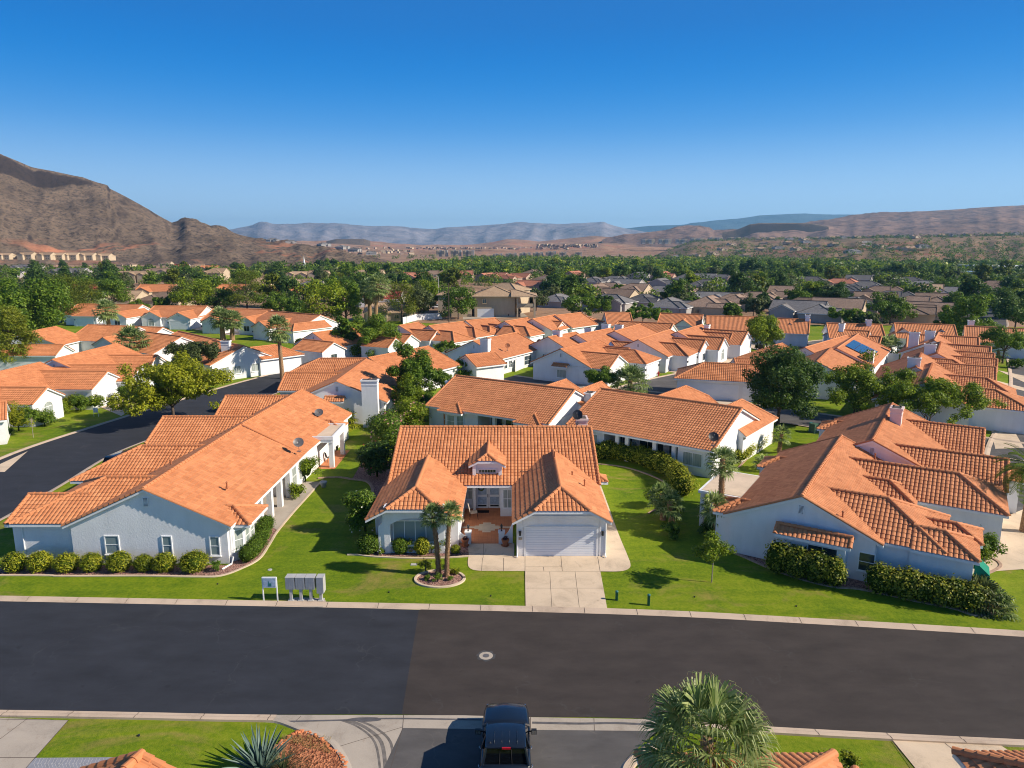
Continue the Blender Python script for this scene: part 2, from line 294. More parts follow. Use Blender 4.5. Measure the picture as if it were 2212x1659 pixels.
# ---------------------------------------------------------------- mesh helpers
class MB:
    """collects faces (world coordinates) and links them as ONE mesh object"""
    def __init__(s): s.v = []; s.f = []; s.mi = []; s.m = 0; s.uv = {}; s.smooth = False
    def add(s, vs, fs, m=None):
        b = len(s.v); s.v.extend([tuple(p) for p in vs]); mm = s.m if m is None else m
        for f in fs: s.f.append(tuple(b + i for i in f)); s.mi.append(mm)
        return b
    def poly(s, pts, m=None): s.add(pts, [tuple(range(len(pts)))], m)
    def box(s, c, d, yaw=0.0, m=None, top=1.0):
        cx, cy, cz = c; hx, hy, hz = d[0] / 2, d[1] / 2, d[2] / 2; ca, sa = math.cos(yaw), math.sin(yaw)
        vs = []
        for z, k in ((-hz, 1.0), (hz, top)):
            for x, y in ((-hx, -hy), (hx, -hy), (hx, hy), (-hx, hy)):
                x *= k; y *= k; vs.append((cx + x * ca - y * sa, cy + x * sa + y * ca, cz + z))
        s.add(vs, [(3, 2, 1, 0), (4, 5, 6, 7), (0, 1, 5, 4), (1, 2, 6, 5), (2, 3, 7, 6), (3, 0, 4, 7)], m)
    def prism(s, pts, z0, z1, m=None):
        n = len(pts); a = sum(pts[i][0] * pts[(i + 1) % n][1] - pts[(i + 1) % n][0] * pts[i][1] for i in range(n))
        if a < 0: pts = list(reversed(pts))
        vs = [(p[0], p[1], z0) for p in pts] + [(p[0], p[1], z1) for p in pts]
        s.add(vs, [tuple(range(n - 1, -1, -1)), tuple(range(n, 2 * n))] + [(i, (i + 1) % n, n + (i + 1) % n, n + i) for i in range(n)], m)
    def tube(s, path, radii, seg=8, m=None, caps=True):
        path = [Vector(p) for p in path]; rings = []; n = len(path)
        if not isinstance(radii, (list, tuple)): radii = [radii] * n
        up = Vector((0, 0, 1)); prev = None; vs = []
        for i, p in enumerate(path):
            d = (path[min(i + 1, n - 1)] - path[max(i - 1, 0)]).normalized()
            a = prev if prev is not None else (Vector((1, 0, 0)) if abs(d.z) > 0.9 else up)
            x = (a - d * a.dot(d)); x = x.normalized() if x.length > 1e-6 else d.orthogonal().normalized(); prev = x
            y = d.cross(x)
            for k in range(seg):
                t = 2 * math.pi * k / seg; vs.append(p + (x * math.cos(t) + y * math.sin(t)) * radii[i])
        fs = [(i * seg + k, i * seg + (k + 1) % seg, (i + 1) * seg + (k + 1) % seg, (i + 1) * seg + k) for i in range(n - 1) for k in range(seg)]
        if caps: fs += [tuple(range(seg - 1, -1, -1)), tuple((n - 1) * seg + k for k in range(seg))]
        s.add(vs, fs, m)
    def lathe(s, c, prof, seg=16, m=None):
        vs = []
        for r, z in prof:
            for k in range(seg):
                t = 2 * math.pi * k / seg; vs.append((c[0] + r * math.cos(t), c[1] + r * math.sin(t), c[2] + z))
        n = len(prof)
        fs = [(i * seg + k, i * seg + (k + 1) % seg, (i + 1) * seg + (k + 1) % seg, (i + 1) * seg + k) for i in range(n - 1) for k in range(seg)]
        fs += [tuple(range(seg - 1, -1, -1)), tuple((n - 1) * seg + k for k in range(seg))]
        s.add(vs, fs, m)
    def build(s, name, mats, parent=None, smooth=False):
        if not isinstance(mats, (list, tuple)): mats = [mats]
        o3 = Vector(parent_origin(parent)) if parent else Vector((0, 0, 0))
        me = bpy.data.meshes.new(name)
        v = np.array(s.v, dtype=float) - np.array(o3) if s.v else np.zeros((0, 3))
        me.from_pydata(v.tolist(), [], s.f)
        for mm in mats: me.materials.append(M[mm] if isinstance(mm, str) else mm)
        if len(mats) > 1: me.polygons.foreach_set('material_index', s.mi)
        if smooth: me.polygons.foreach_set('use_smooth', [True] * len(me.polygons))
        me.update(); o = bpy.data.objects.new(name, me); COL.objects.link(o)
        if parent: o.parent = parent
        return o
ORIG = {}
def parent_origin(o):
    p = Vector((0, 0, 0))
    while o is not None: p = p + o.location; o = o.parent
    return p
def tag(o, label=None, cat=None, group=None, kind=None):
    if label: o['label'] = label
    if cat: o['category'] = cat
    if group: o['group'] = group
    if kind: o['kind'] = kind
    return o
def thing(name, loc, label, cat, group=None, yaw=0.0):
    o = bpy.data.objects.new(name, None); COL.objects.link(o); o.location = loc; o.rotation_euler = (0, 0, yaw); o.empty_display_size = 0.3
    return tag(o, label, cat, group)
def struct(mb, name, mats, smooth=False): return tag(mb.build(name, mats, None, smooth), kind='structure')
def np_mesh(name, V, Fq, mats, mi=None, uv=None, smooth=False):
    """V (n,3), Fq (m,k) -> mesh"""
    me = bpy.data.meshes.new(name); k = Fq.shape[1]
    me.vertices.add(len(V)); me.vertices.foreach_set('co', V.astype(np.float32).ravel())
    me.loops.add(Fq.size); me.loops.foreach_set('vertex_index', Fq.astype(np.int32).ravel())
    me.polygons.add(len(Fq)); me.polygons.foreach_set('loop_start', np.arange(0, Fq.size, k, dtype=np.int32))
    try: me.polygons.foreach_set('loop_total', np.full(len(Fq), k, dtype=np.int32))
    except Exception: pass
    for mm in mats: me.materials.append(M[mm] if isinstance(mm, str) else mm)
    if mi is not None: me.polygons.foreach_set('material_index', mi.astype(np.int32))
    if smooth: me.polygons.foreach_set('use_smooth', np.ones(len(Fq), dtype=bool))
    me.update(calc_edges=True)
    return me
def link(name, me, parent=None, loc=None):
    o = bpy.data.objects.new(name, me); COL.objects.link(o)
    if parent: o.parent = parent
    if loc is not None: o.location = loc
    return o
def copy_tree(src, loc, yaw=0.0, scale=None, label=None, group=None):
    """a copy of a thing with copies of its parts and sub-parts (mesh data shared)"""
    def rec(s, par):
        c = s.copy(); COL.objects.link(c); c.parent = par
        for ch in KIDS.get(s.name, []): rec(ch, c)
        return c
    c = rec(src, None); c.location = loc; c.rotation_euler = (0, 0, yaw)
    if scale: c.scale = scale if isinstance(scale, (tuple, list)) else (scale,) * 3
    if label: c['label'] = label
    if group: c['group'] = group
    return c
KIDS = {}
def reg(root):
    """remember the children of a thing that will be copied"""
    KIDS[root.name] = list(root.children)
    for c in KIDS[root.name]: reg(c)
ORD = ['first', 'second', 'third', 'fourth', 'fifth', 'sixth', 'seventh', 'eighth', 'ninth', 'tenth', 'eleventh', 'twelfth', 'thirteenth', 'fourteenth', 'fifteenth', 'sixteenth', 'seventeenth', 'eighteenth', 'nineteenth', 'twentieth']
def ordw(i):
    i = int(i)
    if i < 20: return ORD[i]
    t = ['', '', 'twenty', 'thirty', 'forty', 'fifty', 'sixty', 'seventy', 'eighty', 'ninety'][((i + 1) // 10) % 10]
    r = (i + 1) % 10
    return (t + '-' + ORD[r - 1]) if r else t[:-1] + 'ieth'
# ---------------------------------------------------------------- roofs and houses
TU, TV = 0.28, 0.38
PH = [(0.0, 0.0), (0.07, 0.62), (0.24, 0.95), (0.54, 1.0), (0.78, 0.72), (0.90, 0.05)]
def clip_bm(bm, planes):
    for co, no in planes:
        bmesh.ops.bisect_plane(bm, geom=bm.verts[:] + bm.edges[:] + bm.faces[:], dist=1e-5, plane_co=co, plane_no=no, clear_outer=True)
def tile_sheet(me_list, poly, hi, mi=0, tu=TU, tv=TV, down=None):
    """a sheet of barrel tiles over a plane polygon; hi = modelled relief, else one flat face (relief comes from the material)"""
    P = [Vector(p) for p in poly]
    n = Vector((0, 0, 0))
    for i in range(len(P)): n += P[i].cross(P[(i + 1) % len(P)])
    n.normalize()
    if n.z < 0: P.reverse(); n = -n
    if down is None:
        u = n.cross(Vector((0, 0, 1)))
        u = Vector((1, 0, 0)) if u.length < 1e-4 else u.normalized()
    else: u = Vector(down)
    v = n.cross(u); v = v if v.z > 0 else -v      # v points up the slope
    if u.cross(v).dot(n) < 0: u = -u
    o = min(P, key=lambda p: p.dot(v))
    uu = [(p - o).dot(u) for p in P]; vv = [(p - o).dot(v) for p in P]
    bm = bmesh.new(); uvl = bm.loops.layers.uv.new('UVMap')
    if not hi:
        vs = [bm.verts.new(p + n * 0.03) for p in P]; f = bm.faces.new(vs)
        for l, a, b in zip(f.loops, uu, vv): l[uvl].uv = (a / tu + 200, b / tv + 50)
    else:
        u0, u1, v0, v1 = min(uu), max(uu), min(vv), max(vv)
        cols = []
        k = math.floor(u0 / tu) - 1
        while k * tu <= u1 + tu:
            cols += [((k + a) * tu, h) for a, h in PH]; k += 1
        A, S = 0.05, 0.032
        rows = []
        for j in range(int(math.ceil((v1 - v0) / tv)) + 1): rows += [(v0 + j * tv - 0.02 * (j > 0), S), (v0 + (j + 1) * tv - 0.02, 0.0)]
        nc = len(cols); grid = []
        rng = random.Random(int(abs(o.x * 13 + o.y * 7) * 10))
        for vi, (b, s) in enumerate(rows):
            jit = rng.uniform(-0.012, 0.012)
            grid.append([bm.verts.new(o + u * a + v * (b + jit) + n * (0.02 + s + h * A)) for a, h in cols])
        for i in range(len(rows) - 1):
            if i % 2: ra = [bm.verts.new(q.co) for q in grid[i]]; rb = [bm.verts.new(q.co) for q in grid[i + 1]]
            else: ra, rb = grid[i], grid[i + 1]
            va = (i // 2) + 50.01; vb = va + 0.97
            if i % 2: va = vb = i // 2 + 51.005
            for k in range(nc - 1):
                f = bm.faces.new((ra[k], ra[k + 1], rb[k + 1], rb[k]))
                ca = cols[k][0] / tu + 200.005; cb = cols[k + 1][0] / tu + 199.995
                for l, q in zip(f.loops, ((ca, va), (cb, va), (cb, vb), (ca, vb))): l[uvl].uv = q
                f.smooth = (i % 2 == 0)
        pl = []
        for i in range(len(P)):
            a, b = P[i], P[(i + 1) % len(P)]
            e = (b - a)
            if e.length < 1e-4: continue
            no = e.cross(n).normalized()
            pl.append((a, no))
        clip_bm(bm, pl)
    bm.normal_update()
    bm.verts.index_update()
    V = [tuple(x.co) for x in bm.verts]; Fc = [tuple(x.index for x in f.verts) for f in bm.faces]
    UV = [tuple(l[uvl].uv) for f in bm.faces for l in f.loops]; SM = [f.smooth for f in bm.faces]
    bm.free(); me_list.append((V, Fc, UV, SM, mi))
def build_tiles(name, chunks, mats, parent):
    V = []; Fc = []; UV = []; SM = []; MI = []
    org = parent_origin(parent)
    for v, f, uv, sm, mi in chunks:
        b = len(V); V += v; Fc += [tuple(i + b for i in q) for q in f]; UV += uv; SM += sm; MI += [mi] * len(f)
    me = bpy.data.meshes.new(name)
    me.from_pydata((np.array(V) - np.array(org)).tolist(), [], Fc)
    l = me.uv_layers.new(name='UVMap'); l.data.foreach_set('uv', np.array(UV, dtype=np.float32).ravel())
    me.polygons.foreach_set('use_smooth', SM); me.polygons.foreach_set('material_index', MI)
    for m in mats: me.materials.append(M[m])
    me.update(); o = bpy.data.objects.new(name, me); COL.objects.link(o); o.parent = parent; return o
def cap_run(mb, a, b, r=0.14, seg=0.42, hi=True):
    """ridge, hip or rake tiles: lapped half-round pieces"""
    a, b = Vector(a), Vector(b); L = (b - a).length
    if L < 0.2: return
    d = (b - a) / L; x = d.cross(Vector((0, 0, 1))).normalized(); z = x.cross(d).normalized()
    n = max(1, int(round(L / seg))) if hi else 1
    for i in range(n):
        p = a + d * (L * i / n); q = a + d * (L * (i + 1) / n + (0.05 if hi else 0))
        vs = []
        for pt, rr in ((p, r * 1.12), (q, r * 0.86 if hi else r)):
            for k in range(7):
                t = math.pi * (k / 6.0); vs.append(pt + x * (math.cos(t) * rr) + z * (math.sin(t) * rr - 0.02))
        mb.add(vs, [(k, k + 1, 8 + k, 7 + k) for k in range(6)] + [(6, 5, 4, 3, 2, 1, 0), (7, 8, 9, 10, 11, 12, 13)])
class House:
    def __init__(s, name, loc, label, cat='house', group=None, hi=True, tile='clay_tile', wall='stucco', trim='white_trim'):
        s.root = thing(name, Vector((loc[0], loc[1], 0)), label, cat, group); s.hi = hi
        s.tile = tile if (hi or tile != 'clay_tile') else 'clay_tile_far'; s.wallm = wall; s.trimm = trim
        s.wall = MB(); s.trim = MB(); s.cap = MB(); s.ch = []; s.extra = []
    def block(s, c, ang, L, hw, zr, ze=2.7, e0='g', e1='g', wall=True, over=0.42, og=0.24, capr=0.14, k=0.56, z0=0.0, off0=0.0, attic=True, tilehi=None):
        """gable / hip / jerkinhead roof block. c = ridge centre, ang = ridge direction, e0 / e1 = ends (g, h, j, n = dies into another roof)"""
        ca, sa = math.cos(ang), math.sin(ang)
        W = lambda x, y, z: (c[0] + x * ca - y * sa, c[1] + x * sa + y * ca, z)
        s.W = W; sl = (zr - ze) / hw; hL = L / 2; hi = s.hi if tilehi is None else tilehi
        zc = zr - k * hw * sl; hc = k * hw
        rx = [hL, hL]
        for i, e in enumerate((e0, e1)):
            if e == 'h': rx[i] = hL - hw
            if e == 'j': rx[i] = hL - hc
        polys = []
        for sd in (-1, 1):
            p = [(-hL, sd * hw, ze), (hL, sd * hw, ze)]
            if e1 == 'j': p += [(hL, sd * hc, zc)]
            p += [(rx[1], 0, zr), (-rx[0], 0, zr)]
            if e0 == 'j': p += [(-hL, sd * hc, zc)]
            polys.append(p)
        for i, (e, sg) in enumerate(((e0, -1), (e1, 1))):
            if e == 'h': polys.append([(sg * hL, -hw, ze), (sg * hL, hw, ze), (sg * rx[i], 0, zr)])
            if e == 'j': polys.append([(sg * hL, -hc, zc), (sg * hL, hc, zc), (sg * rx[i], 0, zr)])
        for p in polys:
            q = [W(*v) for v in p]
            tile_sheet(s.ch, q, hi)
            n = len(q); top = [(a[0], a[1], a[2] - 0.005) for a in q]; bot = [(a[0], a[1], a[2] - 0.17) for a in q]
            s.trim.add(top + bot, [tuple(range(n)), tuple(range(2 * n - 1, n - 1, -1))] + [(i, n + i, n + (i + 1) % n, (i + 1) % n) for i in range(n)])
        cap_run(s.cap, W(-rx[0], 0, zr + 0.07), W(rx[1], 0, zr + 0.07), capr, hi=hi)
        for i, (e, sg) in enumerate(((e0, -1), (e1, 1))):
            for sd in (-1, 1):
                if e == 'g': cap_run(s.cap, W(sg * (hL - 0.05), sd * hw, ze + 0.06), W(sg * (hL - 0.05), 0, zr + 0.06), capr * 0.9, hi=hi)
                if e == 'h': cap_run(s.cap, W(sg * hL, sd * hw, ze + 0.07), W(sg * rx[i], 0, zr + 0.07), capr, hi=hi)
                if e == 'j':
                    cap_run(s.cap, W(sg * hL, sd * hc, zc + 0.07), W(sg * rx[i], 0, zr + 0.07), capr, hi=hi)
                    cap_run(s.cap, W(sg * (hL - 0.05), sd * hw, ze + 0.06), W(sg * (hL - 0.05), sd * hc, zc + 0.06), capr * 0.9, hi=hi)
        # walls under the roof
        y1 = hw - over; zt = ze + over * sl - 0.12
        xa = -hL + (og if e0 in 'gj' else over if e0 == 'h' else 0.0); xb = hL - (og if e1 in 'gj' else over if e1 == 'h' else 0.0)
        if wall:
            s.wall.add([W(x, y, z) for z in (z0, zt) for x, y in ((xa, -y1), (xb, -y1), (xb, y1), (xa, y1))],
                       [(3, 2, 1, 0), (0, 1, 5, 4), (1, 2, 6, 5), (2, 3, 7, 6), (3, 0, 4, 7), (4, 5, 6, 7)])
        if attic:
            xa2 = xa if e0 != 'h' else -rx[0] + 0.2; xb2 = xb if e1 != 'h' else rx[1] - 0.2
            za = zr - 0.13
            for x0, x1, e in ((xa2, xb2, 'g'),):
                prof = [(-y1, zt), (y1, zt)]
                if 'j' in (e0, e1): m = zc - 0.1; hh = (zr - 0.12 - m) / sl; prof += [(hh, m), (-hh, m)]
                else: prof += [(0, za)]
                n = len(prof); vs = [W(x0, y, z) for y, z in prof] + [W(x1, y, z) for y, z in prof]
                s.wall.add(vs, [tuple(range(n - 1, -1, -1)), tuple(range(n, 2 * n))] + [(i, (i + 1) % n, n + (i + 1) % n, n + i) for i in range(n)])
        return W
    def window(s, p, yaw, w, h, nx=2, ny=1, pane='glass', arch=False, sill=True, deep=0.05, frame=0.07, slope=0.0):
        """p = centre on the wall face, yaw = direction of the outward normal"""
        nxv, nyv = math.cos(yaw), math.sin(yaw); tx, ty = -nyv, nxv
        P = lambda a, b, z: (p[0] + tx * a + nxv * b, p[1] + ty * a + nyv * b, p[2] + z)
        mb = MB(); ang = math.atan2(ty, tx)
        def bar(a0, a1, z0, z1, d0=-0.02, d1=deep):
            vs = [P(a, b, z) for z in (z0, z1) for a, b in ((a0, d1), (a1, d1), (a1, d0), (a0, d0))]
            mb.add(vs, [(0, 1, 2, 3), (7, 6, 5, 4), (1, 0, 4, 5), (2, 1, 5, 6), (3, 2, 6, 7), (0, 3, 7, 4)])
        f = frame
        bar(-w / 2 - f, -w / 2, -h / 2 - f, h / 2 + f); bar(w / 2, w / 2 + f, -h / 2 - f, h / 2 + f)
        bar(-w / 2, w / 2, h / 2, h / 2 + f); bar(-w / 2, w / 2, -h / 2 - f, -h / 2)
        for i in range(1, nx): a = -w / 2 + w * i / nx; bar(a - 0.02, a + 0.02, -h / 2, h / 2, 0, deep * 0.7)
        for i in range(1, ny): z = -h / 2 + h * i / ny; bar(-w / 2, w / 2, z - 0.02, z + 0.02, 0, deep * 0.8)
        if sill: bar(-w / 2 - 0.12, w / 2 + 0.12, -h / 2 - f - 0.06, -h / 2 - f, -0.02, deep + 0.06)
        if arch:
            n = 12; vs = []
            for rr in (w / 2 + f, w / 2):
                for k in range(n + 1):
                    t = math.pi * k / n; vs += [P(math.cos(t) * rr, deep, h / 2 + math.sin(t) * rr * 0.8), P(math.cos(t) * rr, -0.02, h / 2 + math.sin(t) * rr * 0.8)]
            q = 2 * (n + 1)
            for k in range(n): mb.add([vs[2 * k], vs[2 * k + 2], vs[q + 2 * k + 2], vs[q + 2 * k]], [(0, 1, 2, 3)]); mb.add([vs[2 * k], vs[2 * k + 2], vs[2 * k + 3], vs[2 * k + 1]], [(3, 2, 1, 0)])
        fo = mb.build('window', s.trimm, s.root)
        g = MB(); g.add([P(-w / 2, 0.015, -h / 2), P(w / 2, 0.015, -h / 2), P(w / 2, 0.015, h / 2), P(-w / 2, 0.015, h / 2)], [(0, 1, 2, 3)])
        if arch: g.add([P(math.cos(math.pi * k / 12) * w / 2, 0.015, h / 2 + math.sin(math.pi * k / 12) * w * 0.4) for k in range(13)], [tuple(range(13))])
        g.build('pane', pane, fo)
        return fo
    def garage(s, p, yaw, w=4.9, h=2.13, arch=0.0, lights=False, panels=4):
        nxv, nyv = math.cos(yaw), math.sin(yaw); tx, ty = -nyv, nxv
        P = lambda a, b, z: (p[0] + tx * a + nxv * b, p[1] + ty * a + nyv * b, z)
        def bar(mb, a0, a1, z0, z1, d0, d1):
            vs = [P(a, b, z) for z in (z0, z1) for a, b in ((a0, d1), (a1, d1), (a1, d0), (a0, d0))]
            mb.add(vs, [(0, 1, 2, 3), (7, 6, 5, 4), (1, 0, 4, 5), (2, 1, 5, 6), (3, 2, 6, 7), (0, 3, 7, 4)])
        d = MB(); n = panels
        for i in range(n):
            z0 = 0.03 + (h - 0.03) * i / n; z1 = 0.03 + (h - 0.03) * (i + 1) / n - 0.015
            bar(d, -w / 2, w / 2, z0, z1 - 0.03, -0.02, 0.02); 
            for q in range(3): zz = z0 + (z1 - z0) * (q + 0.5) / 3; bar(d, -w / 2 + 0.02, w / 2 - 0.02, zz - 0.06, zz + 0.06, 0.0, 0.035)
            bar(d, -w / 2, w / 2, z1 - 0.03, z1 + 0.015, -0.02, 0.012)
        do = d.build('garage_door', 'garage_paint', s.root)
        f = MB(); bar(f, -w / 2 - 0.12, -w / 2, 0, h + 0.1, -0.02, 0.07); bar(f, w / 2, w / 2 + 0.12, 0, h + 0.1, -0.02, 0.07); bar(f, -w / 2, w / 2, h, h + 0.1, -0.02, 0.07)
        f.build('door_frame', s.trimm, do)
        if lights:
            for sg in (-1, 1): s.wall_lamp(P(sg * (w / 2 + 0.45), 0.0, 1.75), yaw)
    def wall_lamp(s, p, yaw):
        l = MB(); a = (p[0] + math.cos(yaw) * 0.12, p[1] + math.sin(yaw) * 0.12)
        l.box((a[0], a[1], p[2]), (0.13, 0.13, 0.26), yaw); l.box((a[0], a[1], p[2] + 0.17), (0.18, 0.18, 0.06), yaw, top=0.3); l.box((p[0] + math.cos(yaw) * 0.03, p[1] + math.sin(yaw) * 0.03, p[2]), (0.06, 0.12, 0.3), yaw)
        l.build('wall_lamp', 'black_metal', s.root)
    def vent(s, p, yaw, w=0.34, h=0.55):
        nxv, nyv = math.cos(yaw), math.sin(yaw); v = MB()
        for i in range(7):
            z = p[2] - h / 2 + h * (i + 0.5) / 7
            v.box((p[0] + nxv * 0.03, p[1] + nyv * 0.03, z), (0.06, w, 0.035), yaw, 0)
        for sg in (-1, 1): v.box((p[0] - nyv * sg * w / 2 + nxv * 0.03, p[1] + nxv * sg * w / 2 + nyv * 0.03, p[2]), (0.08, 0.04, h + 0.05), yaw, 0)
        v.box((p[0] + nxv * 0.008, p[1] + nyv * 0.008, p[2]), (0.012, w, h), yaw, 1)
        v.build('gable_vent', [s.trimm, 'joint'], s.root)
    def chimney(s, p, zt, w=0.95, d=1.5, yaw=0.0, z0=0.0, mat=None):
        c = MB(); c.box((p[0], p[1], (z0 + zt) / 2), (w, d, zt - z0), yaw)
        c.box((p[0], p[1], zt - 0.55), (w + 0.08, d + 0.08, 0.1), yaw); c.box((p[0], p[1], zt - 0.06), (w + 0.2, d + 0.2, 0.16), yaw); c.box((p[0], p[1], zt - 0.22), (w + 0.1, d + 0.1, 0.16), yaw)
        co = c.build('chimney', mat or s.wallm, s.root)
        k = MB(); k.box((p[0], p[1], zt + 0.035), (w - 0.15, d - 0.2, 0.03), yaw)
        for sg in (-0.3, 0.3): k.tube([(p[0] - math.sin(yaw) * d * sg, p[1] + math.cos(yaw) * d * sg, zt + 0.04), (p[0] - math.sin(yaw) * d * sg, p[1] + math.cos(yaw) * d * sg, zt + 0.2)], 0.09, 8)
        k.build('flue_cap', 'chimney_cap', co)
    def pipe(s, x, y, z, h=0.45, r=0.055):
        p = MB(); p.tube([(x, y, z - 0.15), (x, y, z + h)], r, 8); p.lathe((x, y, z + h), [(r * 1.5, 0), (r * 1.5, 0.05), (r * 0.6, 0.1)], 8); p.tube([(x, y, z - 0.1), (x, y, z + 0.08)], [r * 2.2, r * 1.2], 8)
        p.build('vent_pipe', 'terracotta', s.root)
    def finish(s):
        if s.wall.v: s.wall.build('wall', s.wallm, s.root)
        if s.ch: build_tiles('roof', s.ch, [s.tile], s.root)
        if s.trim.v: s.trim.build('fascia', s.trimm, s.root)
        if s.cap.v: s.cap.build('ridge_tiles', 'clay_tile' if s.tile.startswith('clay') else s.tile, s.root)
        for nm, mb, mt in s.extra:
            if mb.v: mb.build(nm, mt, s.root)
        return s.root
def dish(name, p, face, label, mat='grey_metal'):
    """satellite dish on a bent arm"""
    t = thing(name, Vector(p), label, 'satellite dish')
    d = Vector(face).normalized(); c = Vector(p) + Vector((0, 0, 0.75)) + d * 0.1
    x = d.orthogonal().normalized(); y = d.cross(x); m = MB(); vs = []
    for r in (0.02, 0.18, 0.33, 0.45):
        for k in range(16):
            a = 2 * math.pi * k / 16; vs.append(c + (x * math.cos(a) + y * math.sin(a)) * r + d * (r * r * 0.5))
    m.add(vs, [(i * 16 + k, i * 16 + (k + 1) % 16, (i + 1) * 16 + (k + 1) % 16, (i + 1) * 16 + k) for i in range(3) for k in range(16)] + [tuple(range(16))])
    o = m.build('reflector', mat, t, True); 
    a = MB(); a.tube([Vector(p) + Vector((0, 0, -0.1)), Vector(p) + Vector((0, 0, 0.35)), c - d * 0.02], 0.025, 6); a.tube([c - Vector((0, 0, 0.35)), c + d * 0.55], 0.015, 6); a.box(tuple(c + d * 0.55), (0.08, 0.08, 0.1)); a.box((p[0], p[1], p[2] + 0.02), (0.35, 0.25, 0.03))
    a.build('arm', 'grey_metal', t); return t
# ---------------------------------------------------------------- vegetation
def leaves(clumps, n, size, rng, flat=0.75, aspect=1.7, shell=0.55, droop=0.0):
    """n small rhombic leaves spread through the clumps (cx, cy, cz, rx, ry, rz)"""
    C = np.array(clumps, dtype=float); w = C[:, 3] * C[:, 4] ** 0.5 * C[:, 5] ** 0.5; w = w ** 1.6; w /= w.sum()
    idx = rng.choice(len(C), n, p=w); c = C[idx]
    d = rng.normal(size=(n, 3)); d /= np.linalg.norm(d, axis=1)[:, None]
    r = (shell + (1 - shell) * rng.random(n) ** 0.6)[:, None]
    r = r * (1 + 0.10 * rng.normal(size=(n, 1)))
    P = c[:, :3] + d * r * c[:, 3:6]
    nrm = d * 0.9 + rng.normal(size=(n, 3)) * 0.55 + np.array([0, 0, flat]); nrm /= np.linalg.norm(nrm, axis=1)[:, None]
    t = rng.normal(size=(n, 3)); t[:, 2] -= droop; t -= nrm * (t * nrm).sum(1)[:, None]; t /= np.linalg.norm(t, axis=1)[:, None]
    b = np.cross(nrm, t); s = size * (0.6 + 0.8 * rng.random(n))[:, None]
    V = np.stack([P - t * s * 0.5, P + b * s * 0.5 / aspect, P + t * s * 0.5, P - b * s * 0.5 / aspect], axis=1).reshape(-1, 3)
    return V, np.arange(n * 4).reshape(-1, 4)
def crown_clumps(rng, R0, h, n, sphx=0.26, squash=1.0, top=0.0, low=-0.55, lean=(0, 0), rough=0.2):
    """clump centres scattered on and inside an uneven envelope; h = centre height, R0 = (rx, ry, rz)"""
    out = []
    for i in range(n):
        d = rng.normal(size=3); d /= np.linalg.norm(d)
        if d[2] < low: d[2] = -d[2] * 0.6
        r = (0.45 + 0.5 * rng.random()) * (1 + rough * rng.normal())
        q = sphx * (0.6 + 0.8 * rng.random()) * min(R0[0], R0[2] * 1.2)
        out.append((d[0] * R0[0] * r + lean[0], d[1] * R0[1] * r + lean[1], h + d[2] * R0[2] * r, q, q, q * 0.8 * squash))
    return out
def blob(mb, c, r, rng, seg=8, m=None, amp=0.15):
    """lumpy solid used inside clipped bushes and hedges"""
    rings = seg; vs = []; ph = rng.random() * 6
    for i in range(rings + 1):
        th = math.pi * i / rings
        for k in range(seg * 2):
            a = math.pi * k / seg; q = 1 + amp * math.sin(3 * a + ph) * math.sin(2 * th + ph)
            vs.append((c[0] + r[0] * q * math.sin(th) * math.cos(a), c[1] + r[1] * q * math.sin(th) * math.sin(a), c[2] + r[2] * q * math.cos(th)))
    n = seg * 2
    mb.add(vs, [(i * n + k, (i + 1) * n + k, (i + 1) * n + (k + 1) % n, i * n + (k + 1) % n) for i in range(rings) for k in range(n)], m)
def limbs(mb, tips, base_h, r0, rng, start=(0, 0), lean=0.3, n0=3):
    """tapered trunk with limbs that fork towards the tips"""
    x0, y0 = start
    mb.tube([(x0, y0, -0.1), (x0 + 0.02, y0, base_h * 0.15), (x0 + lean * 0.1, y0 + 0.03, base_h * 0.6), (x0 + lean * 0.15, y0, base_h)], [r0 * 1.5, r0 * 1.08, r0 * 0.95, r0 * 0.85], 9)
    for t in tips:
        t = Vector(t); b = Vector((x0 + lean * 0.15, y0, base_h * (0.85 + 0.2 * rng.random())))
        mid = b.lerp(t, 0.45) + Vector((rng.normal() * 0.15, rng.normal() * 0.15, 0.25))
        mb.tube([b, mid, b.lerp(t, 0.75) + Vector((rng.normal() * 0.1, rng.normal() * 0.1, 0.1)), t], [r0 * 0.5, r0 * 0.3, r0 * 0.17, r0 * 0.06], 6, caps=False)
def make_tree(name, seed, H0, RX, leaf, n, size, label, cat='tree', group=None, trunk_h=0.3, bark='bark', sph=0.28, nc=42, rz=None, low=-0.5, loc=(0, 0, 0), rough=0.16, trunks=1, shell=0.5, ry=None, droop=0.0):
    rng = np.random.default_rng(seed); root = thing(name, Vector(loc), label, cat, group)
    rz = rz or H0 * (1 - trunk_h) * 0.5; hc = H0 - rz
    cl = crown_clumps(rng, (RX, ry or RX, rz), hc, nc, sph, low=low, rough=rough)
    V, Fq = leaves(cl, n, size, rng, shell=shell, droop=droop)
    link('crown', np_mesh('crown', V, Fq, [leaf]), root)
    mb = MB(); r0 = max(0.06, H0 * 0.022)
    idx = rng.choice(len(cl), min(9, len(cl)), replace=False)
    for k in range(trunks):
        st = (0, 0) if trunks == 1 else (math.cos(k * 2.1) * r0 * 2.2, math.sin(k * 2.1) * r0 * 2.2)
        limbs(mb, [cl[i][:3] for i in idx[k::trunks]], max(0.3, hc - rz * 0.75), r0 / (trunks ** 0.5), rng, st)
    o = mb.build('trunk', bark, None, True); o.parent = root
    return root
